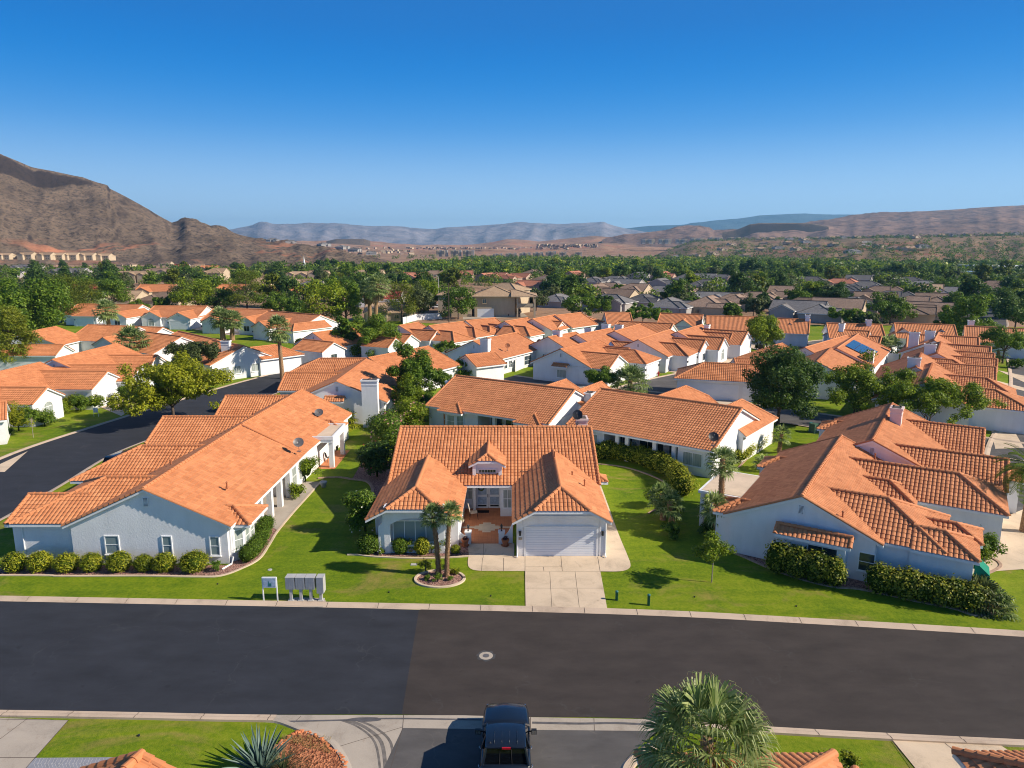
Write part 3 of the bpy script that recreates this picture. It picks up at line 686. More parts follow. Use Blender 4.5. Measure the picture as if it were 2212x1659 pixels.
def pine_tree(name, seed, H0, RX, leaf, n, size, label, group=None, loc=(0, 0, 0)):
    rng = np.random.default_rng(seed); root = thing(name, Vector(loc), label, 'tree', group); cl = []
    for i in range(46):
        z = H0 * (0.22 + 0.76 * rng.random()); k = 1 - max(0, (z / H0 - 0.35)) / 0.68
        r = RX * (0.25 + 0.75 * k ** 0.8) * (0.5 + 0.5 * rng.random()); a = rng.random() * 6.28
        q = RX * (0.22 + 0.16 * rng.random()); cl.append((r * math.cos(a) * 0.9, r * math.sin(a) * 0.9, z, q, q, q * 0.6))
    V, Fq = leaves(cl, n, size, rng, flat=0.2, aspect=3.0, shell=0.2)
    link('crown', np_mesh('crown', V, Fq, [leaf]), root)
    mb = MB(); limbs(mb, [c[:3] for c in cl[::5]], H0 * 0.5, H0 * 0.02, rng); mb.tube([(0, 0, H0 * 0.4), (0.1, 0, H0 * 0.92)], [H0 * 0.015, 0.03], 6)
    o = mb.build('trunk', 'bark', None, True); o.parent = root; return root
def bush(name, loc, r, leaf, n, size, label, cat='bush', group=None, seed=0, flowers=None, core=True, loose=0.0, stem=False):
    """r = (rx, ry, rz); clipped when loose = 0"""
    rng = np.random.default_rng(seed + 77); root = thing(name, Vector(loc), label, cat, group)
    z0 = r[2] * (0.96 if not stem else 1.0)
    if loose > 0:
        cl = crown_clumps(rng, (r[0], r[1], r[2]), z0, 18, 0.42, low=-0.6, rough=loose)
    else: cl = [(0, 0, z0, r[0], r[1], r[2])] * 1
    V, Fq = leaves(cl, n, size, rng, shell=0.86 if not loose else 0.4)
    V[:, 2] = np.maximum(V[:, 2], 0.02)
    fl = link('foliage', np_mesh('foliage', V, Fq, [leaf]), root)
    mb = MB()
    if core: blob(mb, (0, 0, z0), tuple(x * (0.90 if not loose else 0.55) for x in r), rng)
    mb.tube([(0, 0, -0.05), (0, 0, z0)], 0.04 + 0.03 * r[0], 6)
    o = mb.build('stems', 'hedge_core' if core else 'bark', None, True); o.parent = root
    if flowers:
        k = flowers[1]; Vf, Ff = leaves([(0, 0, z0, r[0] * 1.02, r[1] * 1.02, r[2] * 1.02)], k, flowers[2], rng, shell=0.93, aspect=1.1)
        Vf = Vf[(np.repeat(Vf.reshape(-1, 4, 3)[:, 0, 2] > 0.1, 4))]
        link('flowers', np_mesh('flowers', Vf, np.arange(len(Vf)).reshape(-1, 4), [flowers[0]]), root)
    return root
def hedge(name, path, w, h, leaf, dens, size, label, seed=0, cat='hedge', top_leaf=None, lump=0.12, step=0.7):
    """hedge along a ground path"""
    rng = np.random.default_rng(seed + 5); P = [Vector((p[0], p[1], 0)) for p in path]; root = thing(name, P[0].copy(), label, cat)
    cl = []; mb = MB(); L = 0
    for a, b in zip(P[:-1], P[1:]):
        n = max(1, int((b - a).length / step)); L += (b - a).length
        for i in range(n + 1):
            q = a.lerp(b, i / n); k = 1 + lump * rng.normal(); hh = h * (1 + lump * 0.7 * rng.normal())
            cl.append((q.x - P[0].x, q.y - P[0].y, hh * 0.52, w / 2 * k, w / 2 * k, hh * 0.52))
            cl.append((q.x - P[0].x + rng.normal() * w * 0.15, q.y - P[0].y + rng.normal() * w * 0.15, hh * 0.7, w * 0.42 * k, w * 0.42 * k, hh * 0.34))
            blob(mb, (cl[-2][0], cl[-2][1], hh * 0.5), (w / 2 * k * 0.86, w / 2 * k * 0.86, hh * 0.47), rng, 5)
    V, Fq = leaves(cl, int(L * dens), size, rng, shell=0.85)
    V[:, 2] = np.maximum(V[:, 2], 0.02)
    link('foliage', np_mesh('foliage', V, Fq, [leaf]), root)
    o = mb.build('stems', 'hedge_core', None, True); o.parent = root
    return root
def fan_frond(V, Fc, base, d, pet, rad, seg, rng, droop=0.5, thick=0.03, threads=True, MI=None):
    """one fan leaf: petiole + folded blades that split and hang at the tips"""
    d = d.normalized(); side = d.cross(Vector((0, 0, 1))); side = side.normalized() if side.length > 1e-3 else Vector((1, 0, 0))
    up = side.cross(d).normalized()
    hub = base + d * pet + Vector((0, 0, -0.12 * pet * pet * droop))
    def quad(p, q, w0, w1, wd, mi=0):
        b = len(V); V.extend([p - wd * w0, p + wd * w0, q + wd * w1, q - wd * w1]); Fc.append((b, b + 1, b + 2, b + 3)); MI.append(mi)
    quad(base, hub, thick, thick * 0.6, side, 1)
    for k in range(seg):
        a = (-1.9 + 3.8 * (k + 0.5) / seg) + rng.normal() * 0.03
        dd = (d * math.cos(a) + side * math.sin(a)).normalized(); dd = (dd + up * (0.18 * math.cos(a * 0.5)) * (1 if k % 2 else 0.6)).normalized()
        L = rad * (0.82 + 0.18 * math.cos(a * 0.8)) * (0.92 + 0.16 * rng.random())
        w = L * 0.58 * 3.8 / seg * 0.5; wd = dd.cross(up).normalized()
        m1 = hub + dd * L * 0.55; g = Vector((rng.normal() * 0.05, rng.normal() * 0.05, -1))
        e1 = m1 + (dd + g * droop * 0.55).normalized() * L * 0.28; e2 = e1 + (dd * 0.6 + g * droop * 1.6).normalized() * L * 0.26
        quad(hub, m1, w * 0.12, w, (wd + up * (0.35 if k % 2 else -0.35)).normalized())
        quad(m1, e1, w, w * 0.5, wd); quad(e1, e2, w * 0.5, w * 0.06, wd)
        if threads:
            e3 = e2 + (g + dd * 0.3).normalized() * L * 0.16; quad(e2, e3, 0.006, 0.002, wd, 2)
def fan_palm(name, loc, h, label, seed=0, nf=34, rad=0.85, pet=0.9, seg=16, tr=0.22, skirt=0.0, droop=0.7, lean=(0, 0), leaf='leaf_palm', group=None, cat='palm tree', rough=True, low=-0.75, threads=False, thick=0.03):
    rng = np.random.default_rng(seed + 11); root = thing(name, Vector(loc), label, cat, group)
    path = [(lean[0] * (t ** 1.6), lean[1] * (t ** 1.6), h * t - (0.1 if t == 0 else 0)) for t in [i / 8 for i in range(9)]]
    tb = MB(); tb.tube(path, [tr * (1.25 - 0.35 * i / 8) if i else tr * 1.5 for i in range(9)], 10)
    if rough:     # old leaf bases: short stubs that stand off the trunk
        rows = int(h / 0.11)
        for i in range(rows):
            z = h * (i + 0.5) / rows; t = z / h; c = Vector((lean[0] * t ** 1.6, lean[1] * t ** 1.6, z)); rr = tr * (1.2 - 0.35 * t)
            for k in range(6):
                a = k * 1.047 + i * 0.52 + rng.normal() * 0.15; o = Vector((math.cos(a), math.sin(a), 0)); s = Vector((-o.y, o.x, 0)) * 0.055
                p = c + o * rr * 0.9; q = c + o * (rr + 0.05 + 0.05 * rng.random()) + Vector((0, 0, 0.10 + 0.05 * rng.random()))
                tb.add([p - s, p + s, q + s * 0.5, q - s * 0.5], [(0, 1, 2, 3)])
    tb.build('trunk', 'palm_trunk', None, False).parent = root
    top = Vector((lean[0], lean[1], h)); V = []; Fc = []; MI = []
    for i in range(nf):
        f = i / nf; el = math.asin(max(-1, min(1, 0.98 + (low - 0.98) * f))); az = i * 2.39996 + rng.normal() * 0.12
        d = Vector((math.cos(el) * math.cos(az), math.cos(el) * math.sin(az), math.sin(el)))
        fan_frond(V, Fc, top + Vector((0, 0, -0.35 * f)) + d * tr * 0.5, d, pet * (0.75 + 0.4 * f), rad * (0.85 + 0.25 * rng.random()), seg, rng, droop * (0.5 + 0.8 * f), thick, threads, MI)
    me = np_mesh('crown', np.array([tuple(v) for v in V]), np.array(Fc), [leaf, 'leaf_hedge', 'grass_straw'], np.array(MI))
    link('crown', me, root)
    if skirt > 0:
        V = []; Fc = []; MI = []
        for i in range(int(46 * skirt)):
            az = i * 2.4; z = -0.2 - skirt * 1.5 * rng.random(); d = Vector((math.cos(az) * 0.38, math.sin(az) * 0.38, -1)).normalized()
            fan_frond(V, Fc, top + Vector((math.cos(az) * tr, math.sin(az) * tr, z)), d, pet * 0.5, rad * 0.75, 8, rng, 0.2, 0.03, False, MI)
        link('dead_fronds', np_mesh('dead_fronds', np.array([tuple(v) for v in V]), np.array(Fc), ['leaf_dry', 'leaf_dry', 'leaf_dry'], np.array(MI)), root)
    return root
def feather_palm(name, loc, h, label, seed=0, nf=30, L=3.0, leaf='leaf_green'):
    rng = np.random.default_rng(seed); root = thing(name, Vector(loc), label, 'palm tree')
    tb = MB(); tb.tube([(0, 0, -0.1), (0, 0, h * 0.5), (0, 0, h)], [0.34, 0.27, 0.3], 10); tb.build('trunk', 'palm_trunk', None).parent = root
    V = []; Fc = []
    for i in range(nf):
        f = i / nf; el = 1.35 - 1.75 * f; az = i * 2.39996; h0 = Vector((math.cos(az), math.sin(az), 0)); p = Vector((0, 0, h)); a = el
        for k in range(14):
            d = h0 * math.cos(a) + Vector((0, 0, math.sin(a))); q = p + d * L / 14; s = d.cross(Vector((0, 0, 1))).normalized(); a -= 0.09 + 0.03 * f
            for sg in (-1, 1):
                for e in (0, 0.5):
                    o = p.lerp(q, e); w = L * 0.20 * math.sin(math.pi * min(1, (k + e + 1.2) / 15)) ** 0.6; t = o + (s * sg * 0.85 + d * 0.6 + Vector((0, 0, 0.25))).normalized() * w
                    b = len(V); V.extend([o, o + d * 0.05, t + Vector((0, 0, -0.04)), t]); Fc.append((b, b + 1, b + 2, b + 3))
            b = len(V); V.extend([p - s * 0.02, p + s * 0.02, q + s * 0.015, q - s * 0.015]); Fc.append((b, b + 1, b + 2, b + 3)); p = q
    link('crown', np_mesh('crown', np.array([tuple(v) for v in V]), np.array(Fc), [leaf]), root); return root
def sapling(name, loc, h, r, label, leaf='leaf_bright', seed=3, n=1400, size=0.13, lean=0.1):
    rng = np.random.default_rng(seed); root = thing(name, Vector(loc), label, 'tree')
    cl = crown_clumps(rng, (r, r, h * 0.3), h * 0.70, 16, 0.42, rough=0.2)
    V, Fq = leaves(cl, n, size, rng, shell=0.2); link('crown', np_mesh('crown', V, Fq, [leaf]), root)
    m = MB(); m.tube([(0, 0, -0.05), (lean * 0.3, 0, h * 0.45), (lean, 0, h * 0.85)], [0.04, 0.03, 0.012], 6)
    for c in cl[::3]: m.tube([(lean * 0.4, 0, h * 0.45), c[:3]], [0.018, 0.006], 5, caps=False)
    m.build('trunk', 'bark_pale', None).parent = root; return root
def agave(name, loc, label, n=46, L=1.35, seed=4):
    rng = np.random.default_rng(seed); root = thing(name, Vector(loc), label, 'plant'); mb = MB()
    for i in range(n):
        f = i / n; el = 1.45 - 1.15 * f; az = i * 2.39996; h0 = Vector((math.cos(az), math.sin(az), 0)); p = h0 * 0.08; a = el; l = L * (0.85 + 0.3 * rng.random()); s = Vector((-h0.y, h0.x, 0)); rings = []
        for k in range(7):
            t = k / 6; w = 0.085 * (1 - t) ** 0.65 * (0.75 + 1.2 * t * (1 - t) * 2) ; d = h0 * math.cos(a) + Vector((0, 0, math.sin(a))); nn = s.cross(d)
            rings.append((p - s * w + nn * -w * 0.55, p + nn * 0.0 - nn * w * 0.1 * -1, p + s * w + nn * -w * 0.55, p + nn * (w * 0.5))); p = p + d * l / 6; a -= 0.035
        vs = [v for r in rings for v in r]
        mb.add(vs, [(k * 4 + j, k * 4 + (j + 1) % 4, k * 4 + 4 + (j + 1) % 4, k * 4 + 4 + j) for k in range(6) for j in range(4)])
    o = mb.build('leaves', 'agave_blue', None); o.parent = root; return root
def tuft(name, loc, r, h, n, leaf, label, cat='plant', seed=1, w=0.012):
    rng = np.random.default_rng(seed); root = thing(name, Vector(loc), label, cat); V = []; Fc = []
    for i in range(n):
        az = rng.random() * 6.28; el = 0.35 + 1.15 * rng.random(); h0 = Vector((math.cos(az), math.sin(az), 0)); p = h0 * r * 0.15 * rng.random(); s = Vector((-h0.y, h0.x, 0)); a = el; L = h * (0.7 + 0.5 * rng.random()); ww = w
        for k in range(3):
            d = h0 * math.cos(a) + Vector((0, 0, math.sin(a))); q = p + d * L / 3; b = len(V); V.extend([p - s * ww, p + s * ww, q + s * ww * 0.6, q - s * ww * 0.6]); Fc.append((b, b + 1, b + 2, b + 3)); p = q; a -= 0.35; ww *= 0.6
    link('blades', np_mesh('blades', np.array([tuple(v) for v in V]), np.array(Fc), [leaf]), root); return root
def flower_bush(name, loc, r, label, leaf='leaf_green', fl=None, seed=0, n=500): return bush(name, loc, (r, r, r * 0.9), leaf, n, 0.11, label, 'bush', None, seed, fl, core=False, loose=0.25)
# ================================================================ SETTING NEAR THE STREET
def sheet(name, pts, z, mat, kind='structure'):
    mb = MB(); P = [(p[0], p[1], z) for p in pts]
    a = sum(P[i][0] * P[(i + 1) % len(P)][1] - P[(i + 1) % len(P)][0] * P[i][1] for i in range(len(P)))
    if a < 0: P.reverse()
    mb.poly(P); o = mb.build(name, mat); o['kind'] = kind; return o
def smooth_path(pts, n=6):
    P = [Vector((p[0], p[1], 0)) for p in pts]; out = []
    for i in range(len(P) - 1):
        p0 = P[max(i - 1, 0)]; p1 = P[i]; p2 = P[i + 1]; p3 = P[min(i + 2, len(P) - 1)]
        for k in range(n):
            t = k / n; out.append(0.5 * ((2 * p1) + (p2 - p0) * t + (2 * p0 - 5 * p1 + 4 * p2 - p3) * t * t + (3 * p1 - p0 - 3 * p2 + p3) * t ** 3))
    out.append(P[-1]); return out
def ribbon(path, prof, mb, m=None):
    """extrude a profile [(offset to the left of travel, z)] along a ground path"""
    P = [Vector((p[0], p[1], 0)) for p in path]; n = len(P); k = len(prof); vs = []
    for i in range(n):
        d = (P[min(i + 1, n - 1)] - P[max(i - 1, 0)]).normalized(); s = Vector((-d.y, d.x, 0))
        for o, z in prof: vs.append((P[i].x + s.x * o, P[i].y + s.y * o, z))
    mb.add(vs, [(i * k + j, (i + 1) * k + j, (i + 1) * k + j + 1, i * k + j + 1) for i in range(n - 1) for j in range(k - 1)], m)
def strip_poly(a, b): return list(a) + list(reversed(b))
def kerb(name, path, w=0.5, left=True, joints=3.0, h=0.09):
    """path = road edge; the lawn lies to the left (or right) of travel"""
    s = 1 if left else -1; mb = MB(); pr = [(-0.02 * s, 0.0), (0, 0.02), (w * 0.35 * s, 0.035), (w * 0.6 * s, h), (w * s, h + 0.01), (w * s + 0.01 * s, -0.02)]
    if not left: pr = pr[::-1]
    ribbon(path, pr, mb); o = struct(mb, name, 'kerb_concrete'); 
    return o
def joint_lines(name, segs, z, w=0.025, mat='joint'):
    mb = MB()
    for a, b in segs:
        a, b = Vector((a[0], a[1], 0)), Vector((b[0], b[1], 0)); d = (b - a).normalized(); s = Vector((-d.y, d.x, 0)) * w / 2
        mb.add([(a - s)[:2] + (z,), (a + s)[:2] + (z,), (b + s)[:2] + (z,), (b - s)[:2] + (z,)], [(3, 2, 1, 0)])
    o = mb.build(name, mat); o['kind'] = 'structure'; return o
g2 = lambda pts, z=0.0: [G(x, y, z) for x, y in pts]
# lawn covers the whole village; desert beyond
sheet('lawn', [(-120, -12), (150, -12), (260, 175), (150, 186), (-140, 215), (-210, 130)], 0.0, 'lawn_grass')
# front street
far_edge = smooth_path(g2([(-420, 1290), (0, 1299), (575, 1310), (1106, 1321), (1430, 1331), (1700, 1345), (2212, 1376), (2700, 1412)]), 5)
near_edge = smooth_path(g2([(-420, 1531), (0, 1534), (300, 1539), (550, 1544), (850, 1544), (1146, 1549), (1381, 1552.6), (1671, 1570.6), (1951, 1585.6), (2212, 1598), (2700, 1622)]), 5)
sx = G(905, 1330).x
fe_b = [p for p in far_edge if p.x < sx] + [G(905, 1318)]; ne_b = [p for p in near_edge if p.x < G(870, 1500).x] + [G(868, 1544)]
sheet('road', strip_poly(fe_b, ne_b), 0.014, 'asphalt_blue')
fe_r = [G(905, 1318)] + [p for p in far_edge if p.x > sx]; ne_r = [G(868, 1544)] + [p for p in near_edge if p.x > G(868, 1544).x]
sheet('road', strip_poly(fe_r, ne_r), 0.012, 'asphalt_brown')
kerb('kerb', far_edge, 0.52, True)
kerb('kerb', [p for p in near_edge if p.x < G(560, 1544).x] + [G(598, 1544.6)], 0.5, False)
kerb('kerb', [p for p in near_edge if p.x > G(1440, 1556).x], 0.5, False)
js = []
for i in range(-18, 16):
    x = i * 3.05 + 1.2
    for e, sg in ((far_edge, 1), (near_edge, -1)):
        q = min(e, key=lambda p: abs(p.x - x)); k = e.index(q); q2 = e[min(k + 1, len(e) - 1)]; q1 = e[max(k - 1, 0)]
        t = (x - q1.x) / max(0.01, (q2.x - q1.x)); y = q1.y + (q2.y - q1.y) * t
        if sg < 0 and G(600, 1544).x < x < G(1440, 1556).x: continue
        js.append(((x, y + 0.01 * sg), (x - 0.05, y + 0.5 * sg)))
mbj = MB()
for a, b in js:
    a = Vector((a[0], a[1], 0)); b = Vector((b[0], b[1], 0)); s = Vector((0.014, 0, 0))
    sg = 1 if b.y > a.y else -1; pr = [(0.0, 0.028), (0.175, 0.041), (0.3, 0.098), (0.5, 0.106)]
    for (o0, z0), (o1, z1) in zip(pr[:-1], pr[1:]):
        mbj.add([(a.x - 0.014, a.y + o0 * sg, z0), (a.x + 0.014, a.y + o0 * sg, z0), (a.x + 0.014, a.y + o1 * sg, z1), (a.x - 0.014, a.y + o1 * sg, z1)], [(0, 1, 2, 3)])
struct(mbj, 'kerb_joints', 'joint')
# side street with concrete valley gutter and aprons
gut = g2([(845, 1545.5), (1000, 1546), (1146, 1550), (1440, 1555), (1440, 1580), (1146, 1578), (870, 1573)])
sheet('gutter', [G(560, 1545), G(845, 1545.5)] + gut[1:4] + [G(1440, 1581), G(1146, 1578), G(870, 1574), G(838, 1680), G(760, 1680), G(727, 1626.6), G(702, 1601.6), G(640, 1576.6), G(600, 1561.6)], 0.020, 'concrete_grey')
sheet('side_road', [G(870, 1573.5), G(1146, 1577.5), G(1420, 1580), G(1352, 1640), G(1335, 1720), G(800, 1720)], 0.024, 'asphalt_old')
ap = smooth_path(g2([(1440, 1579), (1390, 1612), (1356, 1637), (1338, 1665), (1335, 1720)]), 5); mb = MB(); ribbon(ap, [(0, 0.02), (0.12, 0.1), (0.5, 0.1), (0.52, 0)], mb); struct(mb, 'kerb', 'kerb_concrete')
mb = MB(); ribbon(smooth_path(g2([(572, 1559), (600, 1562), (640, 1577), (702, 1602), (727, 1627), (745, 1665), (752, 1720)]), 5), [(0.30, 0.021), (0.12, 0.07), (0.0, 0.08), (-0.04, 0.0)], mb); struct(mb, 'kerb', 'concrete_grey')
joint_lines('pavement_joints', [(G(870, 1573), G(838, 1680)), (G(870, 1573), G(872, 1545)), (G(1146, 1549), G(1146, 1578)), (G(705, 1622), G(868, 1572)), (G(1283, 1552), G(1284, 1580)), (G(635, 1562), G(650, 1548))], 0.026)
# dark wet line in the gutter and tyre-polished arcs
mb = MB()
for pts, w in (([(600, 1560), (760, 1556), (850, 1553), (1040, 1556)], 0.10), ([(1150, 1562), (1250, 1564), (1330, 1563), (1420, 1567)], 0.14)):
    ribbon(smooth_path(g2(pts), 5), [(w * 0.5, 0.0275), (-w * 0.5, 0.0275)], mb)
mb.prism([(p.x, p.y) for p in smooth_path(g2([(752, 1554), (775, 1551), (815, 1551), (822, 1557), (790, 1560), (758, 1558)]), 3)], 0.021, 0.0285)
struct(mb, 'gutter_stain', 'wet_stain')
mb = MB()
for k, w in ((0, 0.05), (14, 0.08), (34, 0.06)):
    ribbon(smooth_path(g2([(735 + k, 1556), (775 + k, 1572), (810 + k, 1605), (822 + k * 0.8, 1668)]), 5), [(w, 0.0225), (-w, 0.0225)], mb)
struct(mb, 'tyre_marks', m_plain('tyre_mark', (0.15, 0.135, 0.125), 0.9, 0.2, var=0.3, sc=3))
# manhole in the street
mp = G(1050, 1417); mh = thing('manhole_cover', (mp.x, mp.y, 0.014), 'round grey manhole cover in a concrete ring in the brown asphalt', 'manhole cover')
mb = MB(); mb.lathe((mp.x, mp.y, 0.004), [(0.36, 0), (0.36, 0.012), (0.2, 0.014)], 28); mb.build('collar', 'concrete_grey', mh)
mb = MB(); mb.lathe((mp.x, mp.y, 0.012), [(0.17, 0), (0.17, 0.014), (0.15, 0.016)], 24); mb.build('lid', 'grey_metal', mh)
sheet('road_patch', [(mp.x + math.cos(a * 0.26) * (0.48 + 0.07 * math.sin(a * 2.3)), mp.y + math.sin(a * 0.26) * (0.48 + 0.07 * math.cos(a * 1.7))) for a in range(24)], 0.0155, 'asphalt_far')
# main house drive
m = lambda x, y: (774.2 + x * .2667, 884.8 + y * .2667)
gm = lambda *p: [G(*m(x, y)) for x, y in p]
drive = gm((1355, 1606), (2015, 1614), (1960, 1313), (1350, 1311)); sheet('driveway', drive, 0.030, 'concrete')
paved = gm((1350, 1311), (1960, 1313)) + smooth_path(gm((1960, 1313), (2120, 1312), (2190, 1290), (2203, 1250), (2170, 1160), (2100, 990), (2010, 740), (1950, 575)), 4)[1:] + gm((1905, 560), (1960, 900), (1262, 1190), (1262, 1086), (885, 1086), (895, 1180)) + smooth_path(gm((895, 1180), (886, 1230), (893, 1275), (930, 1300), (1000, 1309)), 4)
sheet('paved_path', paved, 0.026, 'concrete')
joint_lines('drive_joints', [tuple(gm(a, b)) for a, b in [((1355, 1450), (1985, 1450)), ((1550, 1316), (1567, 1606)), ((1755, 1316), (1790, 1610)), ((1350, 1190), (1350, 1606)), ((1640, 1188), (1652, 1311)), ((1350, 1277), (1648, 1277)), ((1500, 1277), (1503, 1311)), ((1938, 1195), (1958, 1312)), ((1176, 1205), (1176, 1309)), ((1005, 1205), (998, 1309)), ((885, 1160), (1262, 1200)), ((1015, 1087), (1010, 1205)), ((2040, 1133), (2160, 1133)), ((1350, 1312), (1960, 1314)), ((1980, 870), (2070, 860))]], 0.034, 0.022)
# gravel bed at the left wing and palm island
bed = gm((150, 1105), (780, 1085), (895, 1087), (898, 1182), (700, 1190), (420, 1193), (100, 1188), (60, 1140), (60, 1050)); sheet('gravel_bed', bed, 0.020, 'red_gravel')
mb = MB(); ribbon(smooth_path(gm((893, 1190), (700, 1202), (420, 1205), (120, 1193), (0, 1180), (-90, 1178))), [(-0.07, 0.0), (-0.07, 0.07), (0.07, 0.07), (0.07, 0.0)][::-1], mb); struct(mb, 'bed_edging', 'concrete')
ic = gm((660, 1372))[0]
isl = [(ic.x + math.cos(a * math.pi / 20) * 1.57, ic.y + math.sin(a * math.pi / 20) * 1.18) for a in range(40)]
sheet('gravel_bed', isl, 0.022, 'red_gravel'); mb = MB(); ribbon([Vector((x, y, 0)) for x, y in isl + isl[:2]], [(0.09, 0.0), (0.08, 0.09), (-0.08, 0.09), (-0.09, 0.0)][::-1], mb); struct(mb, 'bed_edging', 'concrete')
# L1 bed, edging and patio path
z3 = lambda x, y: (x / 3, 811 + y / 3)
gl = lambda *p: [G(*z3(x, y)) for x, y in p]
e1 = smooth_path([Vector((-60, 42.6, 0))] + gl((0, 1297), (400, 1302), (900, 1300), (1290, 1306), (1430, 1300), (1560, 1255), (1680, 1190), (1750, 1090), (1800, 1010), (1900, 890), (1990, 790), (2090, 680)), 5)
sheet('gravel_bed', list(e1) + gl((2070, 690), (1910, 770), (1840, 820)) + [Vector((-19, 44.3, 0)), Vector((-60, 44.3, 0))], 0.018, 'red_gravel')
mb = MB(); ribbon(e1, [(-0.08, 0.0), (-0.08, 0.06), (0.08, 0.06), (0.08, 0.0)][::-1], mb); struct(mb, 'bed_edging', 'concrete')
sheet('patio', gl((1735, 970), (1800, 1004), (2000, 785), (2075, 690), (1900, 690), (1660, 800)), 0.024, 'concrete_grey')
sheet('patio', [(-22.5, 48.6), (-18.6, 48.6), (-18.6, 56.5), (-22.5, 56.5)], 0.022, 'concrete_grey')
# ---------------------------------------------------------------- near lots at the bottom of the frame
sheet('driveway', g2([(-200, 1550), (0, 1552), (148, 1557), (75, 1638), (30, 1690), (-200, 1720)]), 0.030, 'concrete_grey')
joint_lines('drive_joints', [(G(0, 1598), G(60, 1553)), (G(148, 1557), G(30, 1690)), (G(-60, 1638), G(80, 1638)), (G(-200, 1552), G(150, 1557))], 0.034, 0.03)
pv = sheet('paved_path', g2([(75, 1638.5), (262, 1637), (240, 1680), (30, 1690)]), 0.032, 'paver_grey')
sg = []
for i in range(24):
    x = 80 + i * 7.6
    sg += [(G(x, 1639), G(x - 8 + (3 if i % 2 else 0), 1652)), (G(x - 7, 1650), G(x - 3, 1660))]
joint_lines('paver_joints', sg + [(G(146, 1638), G(120, 1664))], 0.036, 0.016, 'box_metal')
bedp = g2([(640.7, 1582), (664, 1583), (690, 1597), (705.7, 1611), (728, 1630), (741, 1645), (748, 1665), (750, 1720), (560, 1720), (585.7, 1659), (592.4, 1615), (617, 1600)])
sheet('gravel_bed', bedp, 0.05, 'lava_gravel')
rng = np.random.default_rng(3)
rk = smooth_path(g2([(592, 1616), (617, 1601), (640, 1583), (664, 1583), (690, 1597), (706, 1611), (728, 1630), (742, 1646), (748, 1665)]), 7)
mb = MB()
for p in rk:
    blob(mb, (p.x + rng.normal() * 0.04, p.y + rng.normal() * 0.04, 0.05), (0.06 + 0.07 * rng.random(), 0.05 + 0.05 * rng.random(), 0.035 + 0.035 * rng.random()), rng, 4)
tag(mb.build('rock_edging', 'rock_orange'), 'row of orange sandstone rocks edging the gravel corner bed', 'rock edging', kind='stuff')
mb = MB()
for i in range(700):
    u, v = rng.random(), rng.random(); p = G(610 + 105 * u, 1592 + 28 * v * (0.4 + u)); p = Vector((p.x, p.y, 0.05)); a = rng.random() * 6.28
    d = Vector((math.cos(a), math.sin(a), 0.5 + rng.random())).normalized() * (0.08 + 0.12 * rng.random()); s = Vector((-d.y, d.x, 0)).normalized() * 0.008
    mb.add([p - s, p + s, p + d], [(0, 1, 2)])
tag(mb.build('dry_grass', 'grass_straw'), 'dry straw grass on the corner gravel bed', 'grass', kind='stuff')
ag = G(563, 1668); agave('agave', (ag.x, ag.y, 0), 'large blue-green agave with stiff pointed leaves beside the corner bed', 50, 1.65)
sg_ = G(612, 1672); tuft('desert_spoon', (sg_.x, sg_.y, 0.03), 0.4, 1.25, 260, 'leaf_sotol', 'narrow-leaved desert spoon plant right of the agave', 'plant', 3)
sheet('driveway', g2([(1926, 1597.5), (2161, 1611), (2300, 1700), (1995, 1700), (1976, 1659)]), 0.030, 'concrete')
joint_lines('drive_joints', [(G(2040, 1606), G(2110, 1662)), (G(1926, 1600), G(1990, 1690))], 0.034, 0.03)
# partly seen houses under the camera
hs_ = House('house', G(306, 1630, 4.3), 'house below the camera with only its orange ridge end showing at the bottom left', 'house')
p0 = G(306, 1630, 4.3); p1 = G(274, 1662, 4.3); d = (p0 - p1); an = math.atan2(d.y, d.x); c = p0 - d.normalized() * 6
hs_.block((c.x, c.y), an, 12, 3.6, 4.3, 2.75, 'g', 'g', capr=0.17); hs_.finish()
hs_ = House('house', G(1811, 1629, 3), 'house below the camera whose tiled corner shows right of the big palm', 'house')
a = G(1671, 1631, 2.75); b = G(1799, 1629, 2.75); hh = 3.0; hs_.block((b.x - 3.6, a.y - hh), 0.0, 7.2, hh, 4.1, 2.75, 'h', 'h', capr=0.17)
p = G(1850, 1650, 3.4); hs_.block((p.x + 0.9, p.y - 1.6), R(-28), 3.2, 1.7, 3.5, 2.6, 'g', 'h', capr=0.17); hs_.finish()
hs_ = House('house', G(2150, 1650, 3), 'house below the camera whose tiled hip shows at the bottom right corner', 'house')
a = G(2058, 1626, 2.9); hs_.block((a.x + 4.0, a.y - 3.0), 0.0, 8.0, 3.0, 4.2, 2.9, 'h', 'h', capr=0.17); hs_.finish()
for i, (x, y, l) in enumerate([(1800, 1648, 'leaf_redtip'), (1835, 1645, 'leaf_yellow'), (1762, 1655, 'leaf_olive')]):
    p = G(x, y, 0.5); bush('bush', (p.x, p.y, 0), (0.45, 0.4, 0.5), l, 700, 0.09, ['yellow flowering bush by the tiled corner at the bottom edge', 'low yellow-green bush between the two bottom roofs', 'small olive bush under the palm at the bottom edge'][i], seed=i, loose=0.25)
# foreground palm
pp = AT(1527, 1600, 20.5)
fan_palm('fan_palm', (pp.x, pp.y - 0.2, 0), 5.1, 'big fan palm in the foreground with a windblown crown over the street', 21, 44, 1.25, 1.2, 30, 0.24, 0.0, 0.8, (0.05, 0.35), threads=True, thick=0.022, low=-0.75)
